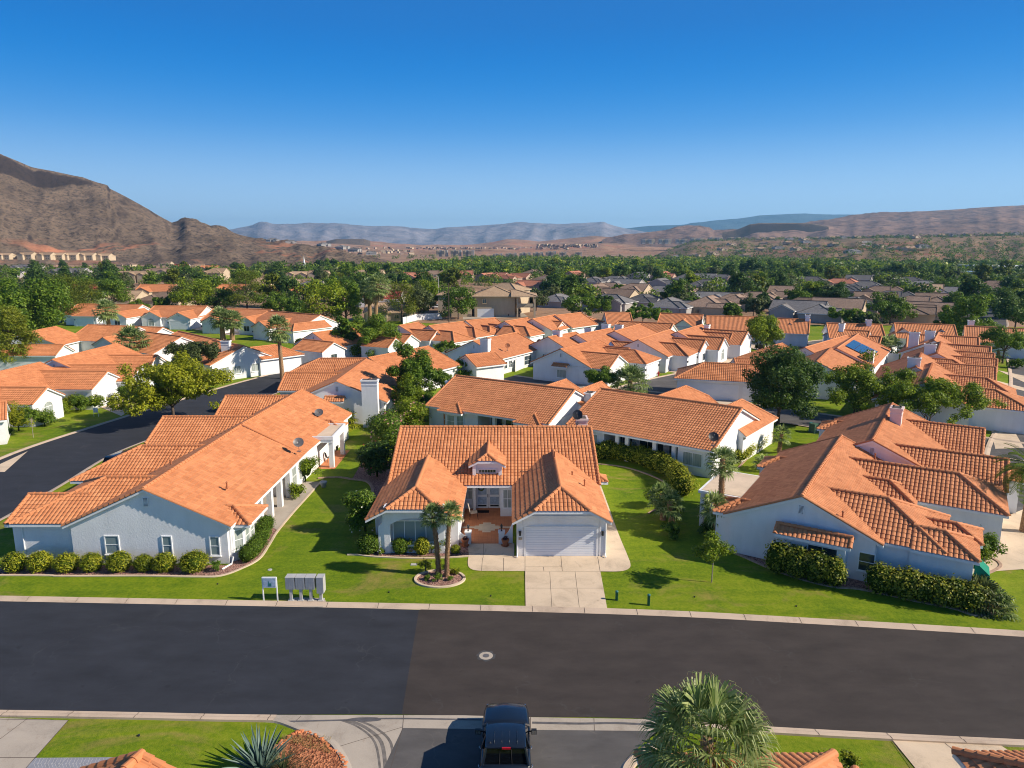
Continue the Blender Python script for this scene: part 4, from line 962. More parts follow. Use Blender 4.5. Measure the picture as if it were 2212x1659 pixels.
# ================================================================ MAIN HOUSE
mh = House('house', (-1.5, 52, 0), 'white stucco house with tiled roof, small dormer and double garage facing the street', 'house')
YE = 52.3; HWm = 7.0; ZR = 5.65; XL, XR = -9.65, 6.85
mh.block(((XL + XR) / 2, YE + HWm), 0.0, XR - XL, HWm, ZR, 2.8, 'g', 'g', wall=False, attic=False)
sl = (ZR - 2.8) / HWm
xl, xr, yb = XL + 0.35, XR - 0.35, YE + 2 * HWm - 0.45
zt = 2.8 + 0.45 * sl - 0.12
for x0, x1 in ((xl, xl + 0.2), (xr - 0.2, xr)):   # gable walls
    mh.wall.add([(x0, YE + 0.45, 0), (x1, YE + 0.45, 0), (x1, yb, 0), (x0, yb, 0), (x0, YE + 0.45, zt), (x1, YE + 0.45, zt), (x1, yb, zt), (x0, yb, zt), (x0, YE + HWm, ZR - 0.13), (x1, YE + HWm, ZR - 0.13)],
                [(0, 1, 5, 4), (2, 3, 7, 6), (3, 0, 4, 8, 7), (1, 2, 6, 9, 5), (4, 5, 9, 8), (6, 7, 8, 9)])
mh.wall.box(((xl + xr) / 2, yb - 0.1, zt / 2), (xr - xl - 0.42, 0.2, zt))
yd = 54.25     # entry wall
mh.wall.box((-6.9, 53.6, 1.3), (4.6, 0.2, 2.6)); mh.wall.box((3.3, 53.6, 1.3), (6.5, 0.2, 2.6))
mh.wall.box((-3.86, 54.82, 1.35), (1.9, 0.2, 2.7)); mh.wall.box((-3.02, 54.5, 1.35), (0.2, 0.84, 2.7)); mh.wall.box((-1.9, yd + 0.75, 1.35), (2.05, 0.2, 2.7)); mh.wall.box((-0.83, yd - 0.1, 1.35), (0.2, 1.5, 2.7)); mh.wall.box((-0.42, 53.12, 1.35), (1.0, 0.2, 2.7))
mh.wall.box((-4.6, 54.2, 1.3), (0.2, 1.4, 2.6))
mh.wall.box((-2.0, 53.6, 2.62), (4.2, 2.2, 0.1))
# garage wing
gx, ghw = 3.37, 3.35
mh.block((gx, (44.85 + 55.6) / 2), R(-90), 10.75, ghw, 4.6, 2.78, 'n', 'j', k=0.56, over=0.32, og=0.9)
gy = 44.85 + 0.9
mh.garage((3.37, gy - 0.01, 0), R(-90), 4.85, 2.1)
mb = MB()      # shallow arched surround over the garage
n_ = 14
arc = [(-2.62, 2.16)] + [(-2.62 + 5.24 * i / n_, 2.16 + 0.42 * math.sin(math.pi * i / n_)) for i in range(n_ + 1)] 
top = [(2.9, 2.75), (2.9, 0.0), (2.62, 0.0)]
for i in range(n_):
    a0 = arc[1 + i]; a1 = arc[2 + i]
    mb.add([(gx + a0[0], gy - 0.07, a0[1]), (gx + a1[0], gy - 0.07, a1[1]), (gx + a1[0], gy - 0.07, 2.95), (gx + a0[0], gy - 0.07, 2.95), (gx + a0[0], gy + 0.0, a0[1]), (gx + a1[0], gy + 0.0, a1[1])], [(0, 1, 2, 3), (1, 0, 4, 5)])
for sg in (-1, 1): mb.box((gx + sg * 2.84, gy - 0.035, 1.475), (0.4, 0.07, 2.95))
mb.build('garage_surround', 'stucco', mh.root)
for sg in (-1, 1): mh.wall_lamp((gx + sg * 2.82, gy - 0.07, 1.72), R(-90))
nb = MB(); nb.box((gx - 2.8, gy - 0.085, 1.32), (0.26, 0.03, 0.19)); no = nb.build('house_number', 'cream_tile', mh.root)
def text(body, size, loc, rot, mat, parent, name='lettering', depth=0.004):
    cu = bpy.data.curves.new('t', 'FONT'); cu.body = body; cu.size = size; cu.extrude = depth; cu.align_x = 'CENTER'; cu.align_y = 'CENTER'
    o = bpy.data.objects.new('t', cu); COL.objects.link(o); dg = bpy.context.evaluated_depsgraph_get(); me = bpy.data.meshes.new_from_object(o.evaluated_get(dg)); bpy.data.objects.remove(o)
    me.materials.clear(); me.materials.append(M[mat]); q = bpy.data.objects.new(name, me); COL.objects.link(q); q.rotation_euler = rot
    q.parent = parent; q.location = Vector(loc) - (parent_origin(parent) if parent else Vector((0, 0, 0))); return q
text('33', 0.17, (gx - 2.8, gy - 0.105, 1.32), (R(90), 0, 0), 'black_metal', no)
# left wing
lx, lhw = -6.75, 3.25
mh.block((lx, (45.6 + 54.9) / 2), R(-90), 9.3, lhw, 4.35, 2.65, 'n', 'j', k=0.56, over=0.32, og=1.9)
ly = 45.6 + 1.9
# arched bay that frames the wide window, wing buttress walls
by = 46.15
mb = MB()
n_ = 16; W0, W1 = -2.0, 1.95
for i in range(n_):
    t0 = i / n_; t1 = (i + 1) / n_; xa_, xb_ = W0 + 0.32 + (W1 - W0 - 0.64) * t0, W0 + 0.32 + (W1 - W0 - 0.64) * t1
    za_, zb_ = 2.12 + 0.52 * math.sin(math.pi * t0) ** 0.8, 2.12 + 0.52 * math.sin(math.pi * t1) ** 0.8
    for yy, fl in ((by, 0),): mb.add([(lx + xa_, yy, za_), (lx + xb_, yy, zb_), (lx + xb_, yy, 3.42), (lx + xa_, yy, 3.42)], [(0, 1, 2, 3)])
    mb.add([(lx + xa_, by, za_), (lx + xb_, by, zb_), (lx + xb_, by + 0.55, zb_), (lx + xa_, by + 0.55, za_)], [(3, 2, 1, 0)])
for x0, x1 in ((W0 - 0.1, W0 + 0.32), (W1 - 0.32, W1 + 0.1)): mb.box((lx + (x0 + x1) / 2, by + 0.3, 1.7), (x1 - x0, 0.6, 3.4))
mb.box((lx - 0.02, by + 0.34, 0.28), (W1 - W0 - 0.64, 0.5, 0.56)); mb.box((lx - 0.02, by + 0.28, 0.59), (W1 - W0 - 0.5, 0.66, 0.07))
mb.box((lx - 0.02, by + 0.62, 3.0), (W1 - W0 + 0.1, 0.12, 0.85))
for sg, x0 in ((-1, W0 - 0.1), (1, W1 + 0.1)):      # curved shoulders
    pr = [(0, 0.0), (0.55, 0.0), (0.55, 1.75), (0.53, 1.95), (0.4, 2.1), (0.22, 2.2), (0.14, 2.4), (0.13, 2.85), (0.0, 3.3)]
    vs = [(lx + x0 + sg * a * 0.75, yy, z) for yy in (by + 0.05, by + 0.3) for a, z in pr]; n = len(pr)
    fs = [tuple(range(n)), tuple(range(2 * n - 1, n - 1, -1))] + [(i, n + i, n + (i + 1) % n, (i + 1) % n) for i in range(n)]
    mb.add(vs, fs)
mb.build('bay', 'stucco', mh.root)
mh.wall.box((lx, ly - 0.32, 1.3), (3.9, 0.8, 2.6)); mh.wall.box((lx, ly - 0.4, 3.0), (3.4, 0.78, 0.9))
mh.window((lx - 0.02, by + 0.56, 1.43), R(-90), 3.0, 1.5, 4, 1, 'blinds', sill=False, deep=0.06)
# dormer
dx = -1.95; mh.block((dx, 55.4), R(-90), 4.4, 1.45, 4.85, 4.1, 'n', 'j', k=0.5, over=0.2, og=0.35, wall=False, attic=False, capr=0.12)
mb = MB(); dyf = 53.6
mb.box((dx, dyf + 1.6, 3.75), (2.0, 3.2, 1.0)); mb.box((dx, dyf + 1.3, 4.32), (1.2, 2.5, 0.42))
for sg in (-1, 1): mb.box((dx + sg * 1.02, dyf - 0.08, 3.62), (0.26, 0.36, 1.1))
n_ = 10
for i in range(n_):
    t0, t1 = i / n_, (i + 1) / n_; x0, x1 = dx - 0.9 + 1.8 * t0, dx - 0.9 + 1.8 * t1; z0, z1 = 3.86 + 0.2 * math.sin(math.pi * t0), 3.86 + 0.2 * math.sin(math.pi * t1)
    mb.add([(x0, dyf - 0.1, z0), (x1, dyf - 0.1, z1), (x1, dyf - 0.1, 4.22), (x0, dyf - 0.1, 4.22), (x0, dyf + 0.01, z0), (x1, dyf + 0.01, z1)], [(0, 1, 2, 3), (1, 0, 4, 5)])
mb.box((dx, dyf - 0.14, 4.26), (2.3, 0.3, 0.12)); do_ = mb.build('dormer', 'stucco', mh.root)
wf = MB()
for a in range(7): wf.box((dx - 0.66 + a * 0.22, dyf - 0.03, 3.58), (0.025, 0.05, 0.28))
for z in (3.43, 3.73): wf.box((dx, dyf - 0.035, z), (1.42, 0.07, 0.06))
for sg in (-1, 1): wf.box((dx + sg * 0.72, dyf - 0.035, 3.58), (0.06, 0.07, 0.36))
wfo = wf.build('window', 'white_trim', do_); gl_ = MB(); gl_.box((dx, dyf - 0.01, 3.58), (1.38, 0.02, 0.28)); gl_.build('pane', 'glass', wfo)
# entry: windows, double security doors with wreath
mh.window((-3.75, 54.71, 1.55), R(-90), 1.0, 1.35, 3, 2, 'curtain'); mh.window((-0.36, 53.01, 1.5), R(-90), 0.62, 1.45, 2, 2, 'curtain')
mb = MB(); dyy = yd + 0.62
for sg in (-1, 1):
    cx = -1.93 + sg * 0.5
    mb.box((cx, dyy, 1.08), (0.94, 0.06, 2.1)); mb.box((cx - 0.42, dyy - 0.04, 1.08), (0.09, 0.03, 2.1)); mb.box((cx + 0.42, dyy - 0.04, 1.08), (0.09, 0.03, 2.1))
    mb.box((cx, dyy - 0.042, 2.08), (0.8, 0.03, 0.1)); mb.box((cx, dyy - 0.042, 1.08), (0.8, 0.03, 0.06)); mb.box((cx, dyy - 0.042, 0.1), (0.8, 0.03, 0.12))
dro = mb.build('door', 'white_trim', mh.root)
k = MB(); [k.box((-1.93 + sg * 0.5, dyy - 0.034, z), (0.72, 0.004, h)) for sg in (-1, 1) for z, h in ((1.6, 0.85), (0.68, 0.62))]; k.build('screen', 'sign_pale', dro)
for sg in (-1, 1):
    k = MB(); k.box((-1.93 + sg * 0.06, dyy - 0.07, 1.1), (0.03, 0.05, 0.28)); k.build('handle', 'black_metal', dro); k = MB(); k.box((-1.93 + sg * 0.5, dyy - 0.045, 0.24), (0.7, 0.01, 0.14)); k.build('kick_plate', 'black_metal', dro)
for x, y in ((3.28, 52.9), (4.55, 51.2), (5.35, 49.9)): mh.pipe(x, y, 4.55 - abs(x - gx) * 0.53 + 0.05, 0.5 if x > 5 else 0.28)
mh.pipe(3.33, 53.3, 4.6, 0.6, 0.05)
mh.chimney((6.15, 60.9), 6.15, 0.9, 1.3, mat='pink_stucco')
# little hip over the side window on the right gable
mh.block((XR + 0.1, 54.6), 0.0, 1.4, 0.8, 2.95, 2.55, 'n', 'h', wall=False, attic=False, capr=0.1)
mh.finish()
mb = MB(); wr = Vector((-2.5, dyy - 0.1, 1.78))
for k in range(20):
    a = k * math.pi / 10; mb.tube([wr + Vector((math.cos(a) * 0.19, 0, math.sin(a) * 0.19)), wr + Vector((math.cos(a + 0.5) * 0.27, -0.03, math.sin(a + 0.5) * 0.27))], [0.05, 0.02], 5)
tag(mb.build('wreath', 'leaf_olive'), 'round green wreath hanging on the left front door', 'wreath')
dish('satellite_dish', (5.75, 60.2, 5.75), (-0.2, -0.8, 0.5), 'dark satellite dish beside the chimney on the ridge of the dormer house', 'black_metal')
# courtyard: tiled floor, low curved walls with lanterns and pots
sheet('courtyard_floor', [(-4.75, 54.8), (-4.2, 47.78), (-0.0, 47.78), (0.2, 53.6), (-0.9, 55.0)], 0.034, 'terracotta_light')
tl = []
for i in range(16): tl.append(((-4.6 + i * 0.31, 47.8), (-4.6 + i * 0.31, 54.5)))
for i in range(22): tl.append(((-4.4, 47.85 + i * 0.31), (-0.1, 47.85 + i * 0.31)))
joint_lines('floor_joints', tl, 0.038, 0.012, 'terracotta')
cc = G(*m(1040, 957)); mb = MB()
for (x0, x1, y0, y1) in ((-0.31, 0.31, -0.95, 0.95), (-0.62, 0.62, -0.63, 0.63), (-0.93, 0.93, -0.32, 0.32), (-1.85, 1.85, -0.16, 0.16)):
    z = 0.0400 + 0.0012 * [(-0.31), (-0.62), (-0.93), (-1.85)].index(x0)
    mb.add([(cc.x + x0, cc.y + y0, z), (cc.x + x1, cc.y + y0, z), (cc.x + x1, cc.y + y1, z), (cc.x + x0, cc.y + y1, z)], [(0, 1, 2, 3)])
struct(mb, 'courtyard_inlay', 'cream_tile')
for sg, x0, x1, lb in ((-1, -4.15, -2.95, 'left'), (1, 0.05, -0.95, 'right')):
    y = 47.85; mb = MB(); n = 10; W_ = abs(x1 - x0) - 0.35; dr = 1 if x1 > x0 else -1
    pts = [(x0, 0.0)] + [(x0 + dr * W_ * i / n, 0.55 + 1.0 * (1 - math.sin(math.pi / 2 * i / n))) for i in range(n + 1)] + [(x0 + dr * W_, 0.0)]
    vs = [(x, yy, z) for yy in (y, y + 0.22) for x, z in pts]; k = len(pts)
    mb.add(vs, [tuple(range(k)), tuple(range(2 * k - 1, k - 1, -1))] + [(i, k + i, k + (i + 1) % k, (i + 1) % k) for i in range(k)])
    px_ = x1 - dr * 0.2; mb.box((px_, y + 0.11, 0.42), (0.42, 0.42, 0.84)); mb.box((px_, y + 0.11, 0.88), (0.5, 0.5, 0.08))
    if lb == 'left': mb.box((x0 + 0.05, y + 1.6, 0.75), (0.22, 3.2, 1.5))
    tag(mb.build('garden_wall', 'stucco'), 'low white curved wall with a square post on the %s of the courtyard gate gap' % lb, 'wall')
    ln = MB(); ln.lathe((px_, y + 0.11, 0.92), [(0.09, 0), (0.035, 0.06), (0.03, 0.16), (0.07, 0.2), (0.085, 0.38), (0.11, 0.40), (0.03, 0.5), (0.01, 0.56)], 8)
    tag(ln.build('lantern', 'black_metal'), 'black post lantern on the %s courtyard gate post' % lb, 'lantern', 'lanterns on the courtyard gate posts')
    q = G(*m(865 if lb == 'left' else 1190, 1105)); t = thing('flower_pot', (q.x, q.y, 0), 'terracotta flower pot on a saucer before the %s courtyard post' % lb, 'flower pot', 'pots by the courtyard gap')
    pb = MB(); pb.lathe((q.x, q.y, 0.03), [(0.17, 0.03), (0.26, 0.42), (0.28, 0.42), (0.28, 0.50), (0.22, 0.50), (0.2, 0.46)], 18); pb.build('pot', 'terracotta', t)
    pb = MB(); pb.lathe((q.x, q.y, 0.027), [(0.24, 0), (0.3, 0.05), (0.27, 0.03)], 18); pb.build('saucer', 'terracotta', t)
    V, Fq = leaves([(0, 0, 0.6, 0.2, 0.2, 0.18)], 160, 0.09, np.random.default_rng(8)); link('flowers', np_mesh('flowers', V, Fq, ['leaf_purple']), t)
# bistro set
bx, byy = -3.95, 51.9
t = thing('bistro_table', (bx, byy, 0.04), 'small round metal table in the courtyard carrying red flowers', 'table'); mb = MB(); mb.lathe((bx, byy, 0.72), [(0.3, 0), (0.3, 0.03), (0.1, 0.035)], 20); mb.build('table_top', 'black_metal', t)
for k in range(3):
    a = k * 2.1; mb = MB(); mb.tube([(bx + 0.26 * math.cos(a), byy + 0.26 * math.sin(a), 0.04), (bx + 0.05 * math.cos(a), byy + 0.05 * math.sin(a), 0.4), (bx + 0.2 * math.cos(a), byy + 0.2 * math.sin(a), 0.72)], 0.014, 6); mb.build('leg', 'black_metal', t)
def patio_chair(name, x, y, yaw, label, mat='chair_mesh', s=1.0, group=None):
    t = thing(name, (x, y, 0.035), label, 'chair', group); ca, sa = math.cos(yaw), math.sin(yaw); P = lambda a, b, z: (x + (a * ca - b * sa) * s, y + (a * sa + b * ca) * s, 0.035 + z * s)
    mb = MB(); mb.add([P(-0.24, -0.22, 0.44), P(0.24, -0.22, 0.44), P(0.24, 0.22, 0.42), P(-0.24, 0.22, 0.42), P(-0.24, -0.22, 0.41), P(0.24, -0.22, 0.41), P(0.24, 0.22, 0.39), P(-0.24, 0.22, 0.39)], [(0, 1, 2, 3), (7, 6, 5, 4), (0, 4, 5, 1), (1, 5, 6, 2), (2, 6, 7, 3), (3, 7, 4, 0)]); mb.build('seat', mat, t)
    mb = MB(); mb.add([P(-0.24, 0.22, 0.46), P(0.24, 0.22, 0.46), P(0.22, 0.34, 0.98), P(-0.22, 0.34, 0.98), P(-0.24, 0.25, 0.46), P(0.24, 0.25, 0.46), P(0.22, 0.37, 0.98), P(-0.22, 0.37, 0.98)], [(0, 1, 2, 3), (7, 6, 5, 4), (0, 4, 5, 1), (1, 5, 6, 2), (2, 6, 7, 3), (3, 7, 4, 0)]); mb.build('backrest', mat, t)
    for sx in (-1, 1):
        for sy in (-1, 1):
            mb = MB(); mb.tube([P(sx * 0.24, sy * 0.2, 0.43), P(sx * 0.27, sy * 0.27, 0.0)], 0.014, 6); mb.build('leg', 'black_metal', t)
    return t
patio_chair('patio_chair', -3.9, 51.0, R(175), 'pale mesh chair in front of the round courtyard table')
patio_chair('patio_chair', -3.0, 52.6, R(95), 'pale mesh chair right of the courtyard table by the door', s=1.25)
t = thing('flower_vase', (bx, byy, 0.79), 'terracotta vase of red flowers on the round courtyard table', 'vase'); mb = MB(); mb.lathe((bx, byy, 0.79), [(0.06, 0), (0.08, 0.12), (0.05, 0.16)], 10); mb.build('vase', 'terracotta', t)
V, Fq = leaves([(0, 0, 0.38, 0.17, 0.17, 0.22)], 150, 0.10, np.random.default_rng(9)); link('flowers', np_mesh('flowers', V, Fq, ['flower_red']), t)
mb = MB(); mb.box((-2.35, 54.0, 0.045), (1.0, 0.55, 0.014)); tag(mb.build('door_mat', 'mat_black'), 'black door mat before the double front doors', 'door mat')
for i, (x, y) in enumerate(((218, 1100), (705, 1100))):
    q = G(*m(x, y)); mb = MB(); mb.lathe((q.x, q.y, 0.02), [(0.12, 0), (0.17, 0.2), (0.17, 1.15), (0.11, 1.28), (0.13, 1.36), (0.16, 1.38), (0.12, 1.38)], 16)
    tag(mb.build('clay_vase', 'terracotta', None, True), ['tall terracotta vase left of the wide shuttered window', 'tall terracotta vase right of the wide window behind the palms'][i], 'vase')
mb = MB(); q = G(*m(2050, 1170)); 
for a, b in (((0, 0, 0), (0, 0, 0.75)), ((0, 0, 0.75), (-0.25, 0, 0.75)), ((0.08, 0, 0.4), (0.08, 0, 0.0)), ((-0.25, 0, 0.75), (-0.25, 0, 0.4))): mb.tube([Vector((q.x - 0.75, q.y, 0)) + Vector(a), Vector((q.x - 0.75, q.y, 0)) + Vector(b)], 0.025, 6)
mb.box((q.x - 1.0, q.y + 0.02, 0.62), (0.28, 0.2, 0.3)); tag(mb.build('gas_meter', 'box_metal'), 'grey gas meter and pipes at the right garage corner', 'gas meter')
q = G(*m(450, 1256)); mb = MB(); mb.box((q.x, q.y, 0.02), (0.42, 0.28, 0.04)); tag(mb.build('valve_box_lid', 'box_metal'), 'pale rectangular valve lid set in the lawn left of the palm island', 'valve lid')
q = G(583, 1231); mb = MB(); mb.lathe((q.x - 0.0, q.y, 0), [(0.15, 0), (0.14, 0.03), (0.02, 0.035)], 14); tag(mb.build('valve_box_lid', 'box_metal'), 'round pale valve lid in the lawn above the mailboxes', 'valve lid')
# twin palms in the island
for i, (bxp, top_, h) in enumerate((((650, 1338), (600, 835), 3.95), ((717, 1352), (742, 820), 4.1))):
    b = G(*m(*bxp)); tp = AT(*m(*top_), b.y)
    fan_palm('fan_palm', (b.x, b.y, 0), tp.z - 0.05, ['slender palm on the left of the two in the round gravel island', 'slender palm on the right of the two in the round gravel island'][i], 31 + i, 26, 0.56, 0.38, 16, 0.125, 0, 0.8, (tp.x - b.x, 0.0), group='twin palms of the gravel island', low=-0.55)
for i, (x, y, r, lf, fl) in enumerate([(545, 1318, 0.42, 'leaf_redtip', None), (640, 1395, 0.30, 'leaf_green', None), (748, 1385, 0.20, 'leaf_green', None), (780, 1335, 0.33, 'leaf_yellow', None), (690, 1305, 0.30, 'leaf_green', None), (560, 1378, 0.22, 'leaf_green', None)]):
    q = G(*m(x, y)); bush('bush', (q.x, q.y, 0.0), (r, r, r * (1.3 if i == 0 else 0.8)), lf, int(1800 * r), 0.085, 'small %s bush in the gravel island, %s' % (['red-tipped tall', 'low green', 'tiny green', 'yellow-leaved', 'dark green', 'little green'][i], ['left of the left palm trunk', 'in front between the trunks', 'just right of the right trunk', 'at the right rim', 'behind the trunks', 'at the left rim'][i]), seed=40 + i, loose=0.25, core=False)
# shrubs along the left wing
for i, (x, y, rx, rz, lf) in enumerate([(75, 1180, 0.84, 0.72, 'leaf_green'), (335, 1180, 0.56, 0.56, 'leaf_green'), (512, 1185, 0.52, 0.62, 'leaf_hedge'), (785, 1172, 0.32, 0.30, 'leaf_hedge')]):
    q = G(*m(x, y)); bush('round_shrub', (q.x, q.y + rx * 0.6, 0), (rx, rx * 0.8, rz), lf, int(3800 * rx), 0.10, ['large clipped green shrub at the left corner of the dormer house', 'clipped dark shrub under the left part of the wide window', 'clipped yellow-green shrub under the middle of the wide window', 'small yellow-green shrub right of the palm trunks'][i], seed=50 + i)
for i, (x, y, r, fl) in enumerate([(240, 1150, 0.40, None), (430, 1165, 0.42, ('flower_pink', 7, 0.2)), (590, 1170, 0.40, None), (672, 1165, 0.48, ('flower_pink', 10, 0.12)), (180, 1185, 0.22, ('flower_white', 12, 0.1))]):
    q = G(*m(x, y)); bush('rose_bush', (q.x, q.y + 0.2, 0), (r, r, r * 1.15), 'leaf_bright', 520, 0.10, ['loose light-green rose bush left of the dark clipped shrub', 'rose bush with a pink bloom between the two clipped shrubs', 'rose bush just left of the palm trunk under the window', 'rose bush with pale pink blooms between the palm trunks', 'little white-flowered plant at the bed corner'][i], 'rose bush', None, 60 + i, fl, core=False, loose=0.3)
bush('oleander', tuple(gm((55, 1010))[0] + Vector((-0.1, 0.6, 0))), (1.35, 1.5, 1.62), 'leaf_green', 9000, 0.17, 'tall green oleander with white blooms at the left side of the dormer house', 'oleander', None, 71, ('flower_white', 46, 0.13), core=True, loose=0.12)
# big oleander mass between the houses
for i, (x, y, rx, ry, rz, fl) in enumerate([(815, 1030, 1.6, 1.8, 1.9, 'flower_red'), (850, 985, 2.2, 2.2, 2.2, 'flower_pink'), (832, 955, 2.0, 2.0, 1.7, 'flower_pink'), (880, 930, 2.2, 2.0, 1.9, 'flower_pink'), (905, 900, 2.0, 2.0, 1.6, 'flower_pink')]):
    q = G(x, y); bush('oleander', (q.x, q.y, 0), (rx, ry, rz), ['leaf_dark', 'leaf_green', 'leaf_green', 'leaf_bright', 'leaf_green'][i], 7500, 0.20, ['dark oleander with red blooms against the left gable of the dormer house', 'big oleander with pink blooms left of the dormer house ridge', 'pink oleander by the lawn right of the flat patio roof', 'bright oleander in front of the tall white chimney wall', 'oleander behind the left end of the dormer house ridge'][i], 'oleander', None, 80 + i, (fl, 130 if i else 20, 0.15), loose=0.14)
mb = MB(); ribbon(smooth_path(gl((2060, 668), (2130, 664), (2212, 664)) + g2([(760, 1036), (790, 1040), (803, 1052), (806, 1075), (812, 1094)]), 4), [(-0.12, 0), (-0.12, 0.09), (0.12, 0.09), (0.12, 0)][::-1], mb); struct(mb, 'bed_edging', 'stone_edge')
sheet('gravel_bed', g2([(760, 1036), (790, 1040), (803, 1052), (806, 1075), (812, 1094), (845, 1094), (860, 1000), (790, 985)]), 0.016, 'red_gravel')
# mailboxes and notice board
q = G(655, 1303); sheet('mailbox_pad', g2([(615, 1309), (697, 1313), (704, 1299), (698, 1293), (640, 1291), (622, 1298)]), 0.03, 'concrete_grey')
a = G(630, 1297); bb = G(694, 1297)
for i in range(4):
    x = a.x + (bb.x - a.x) * i / 3; y = a.y; tall = i == 3; dx_ = -0.12 if not tall else 0.0
    t = thing('mailbox_unit', (x, y, 0), ['leftmost grey cluster mailbox on its pedestal', 'second grey cluster mailbox from the left', 'third grey cluster mailbox, left of the tall parcel unit', 'tall grey parcel locker at the right end of the mailboxes'][i], 'mailbox', 'cluster mailboxes by the kerb')
    w = 0.545 if not tall else 0.42; zt_ = 1.52; zb = 0.78 if not tall else 0.52
    mb = MB(); mb.box((x, y, zb / 2 + 0.02), (0.16, 0.16, zb)); mb.box((x, y, 0.05), (0.34, 0.34, 0.05)); mb.build('pedestal', 'box_metal', t)
    mb = MB(); mb.box((x, y + 0.12, (zt_ + zb) / 2), (w, 0.52, zt_ - zb)); mb.box((x, y + 0.12, zt_ + 0.015), (w + 0.02, 0.54, 0.03)); cab = mb.build('cabinet', 'box_metal', t)
    mb = MB(); nx, nz = (4, 4) if not tall else (1, 2)
    for r_ in range(nz):
        for c_ in range(nx): mb.box((x - w / 2 + w * (c_ + 0.5) / nx, y - 0.145, zb + (zt_ - zb) * (r_ + 0.5) / nz), (w / nx - 0.03, 0.012, (zt_ - zb) / nz - 0.025))
    mb.build('doors', 'box_front', cab)
a = G(590 + -5, 1299); t = thing('notice_board', (a.x, a.y, 0), 'white framed notice board on two thin posts beside the mailboxes', 'notice board')
for sg in (-1, 1):
    mb = MB(); mb.box((a.x + sg * 0.42, a.y, 0.78), (0.06, 0.06, 1.56)); mb.build('post', 'white_trim', t)
mb = MB(); mb.box((a.x, a.y, 1.24), (0.84, 0.1, 0.66)); bo = mb.build('frame', 'white_trim', t); mb = MB(); mb.box((a.x, a.y - 0.055, 1.24), (0.74, 0.012, 0.56)); mb.build('pane', 'sign_pale', bo); mb = MB(); mb.box((a.x + 0.03, a.y - 0.064, 1.1), (0.2, 0.008, 0.2)); mb.box((a.x - 0.02, a.y - 0.064, 1.26), (0.05, 0.008, 0.12)); mb.build('notice', 'teal_post', bo)
# bollards by the drive
for i, (x, y) in enumerate(((1332, 1296.5), (1401, 1307.5))):
    q = G(x, y); mb = MB(); mb.lathe((q.x, q.y, 0), [(0.085, 0), (0.085, 0.52 + 0.1 * i), (0.095, 0.52 + 0.1 * i), (0.09, 0.6 + 0.1 * i), (0.04, 0.63 + 0.1 * i)], 14)
    tag(mb.build('utility_post', 'teal_post', None, True), ['short teal utility post on the lawn nearer the driveway', 'short teal utility post on the lawn nearer the kerb'][i], 'utility post', 'teal posts right of the driveway')
q = G(1537, 1258); sapling('young_tree', (q.x, q.y, 0), 3.3, 1.05, 'staked young tree with a pale trunk in the right lawn', 'leaf_bright', 3, 2600, 0.16)
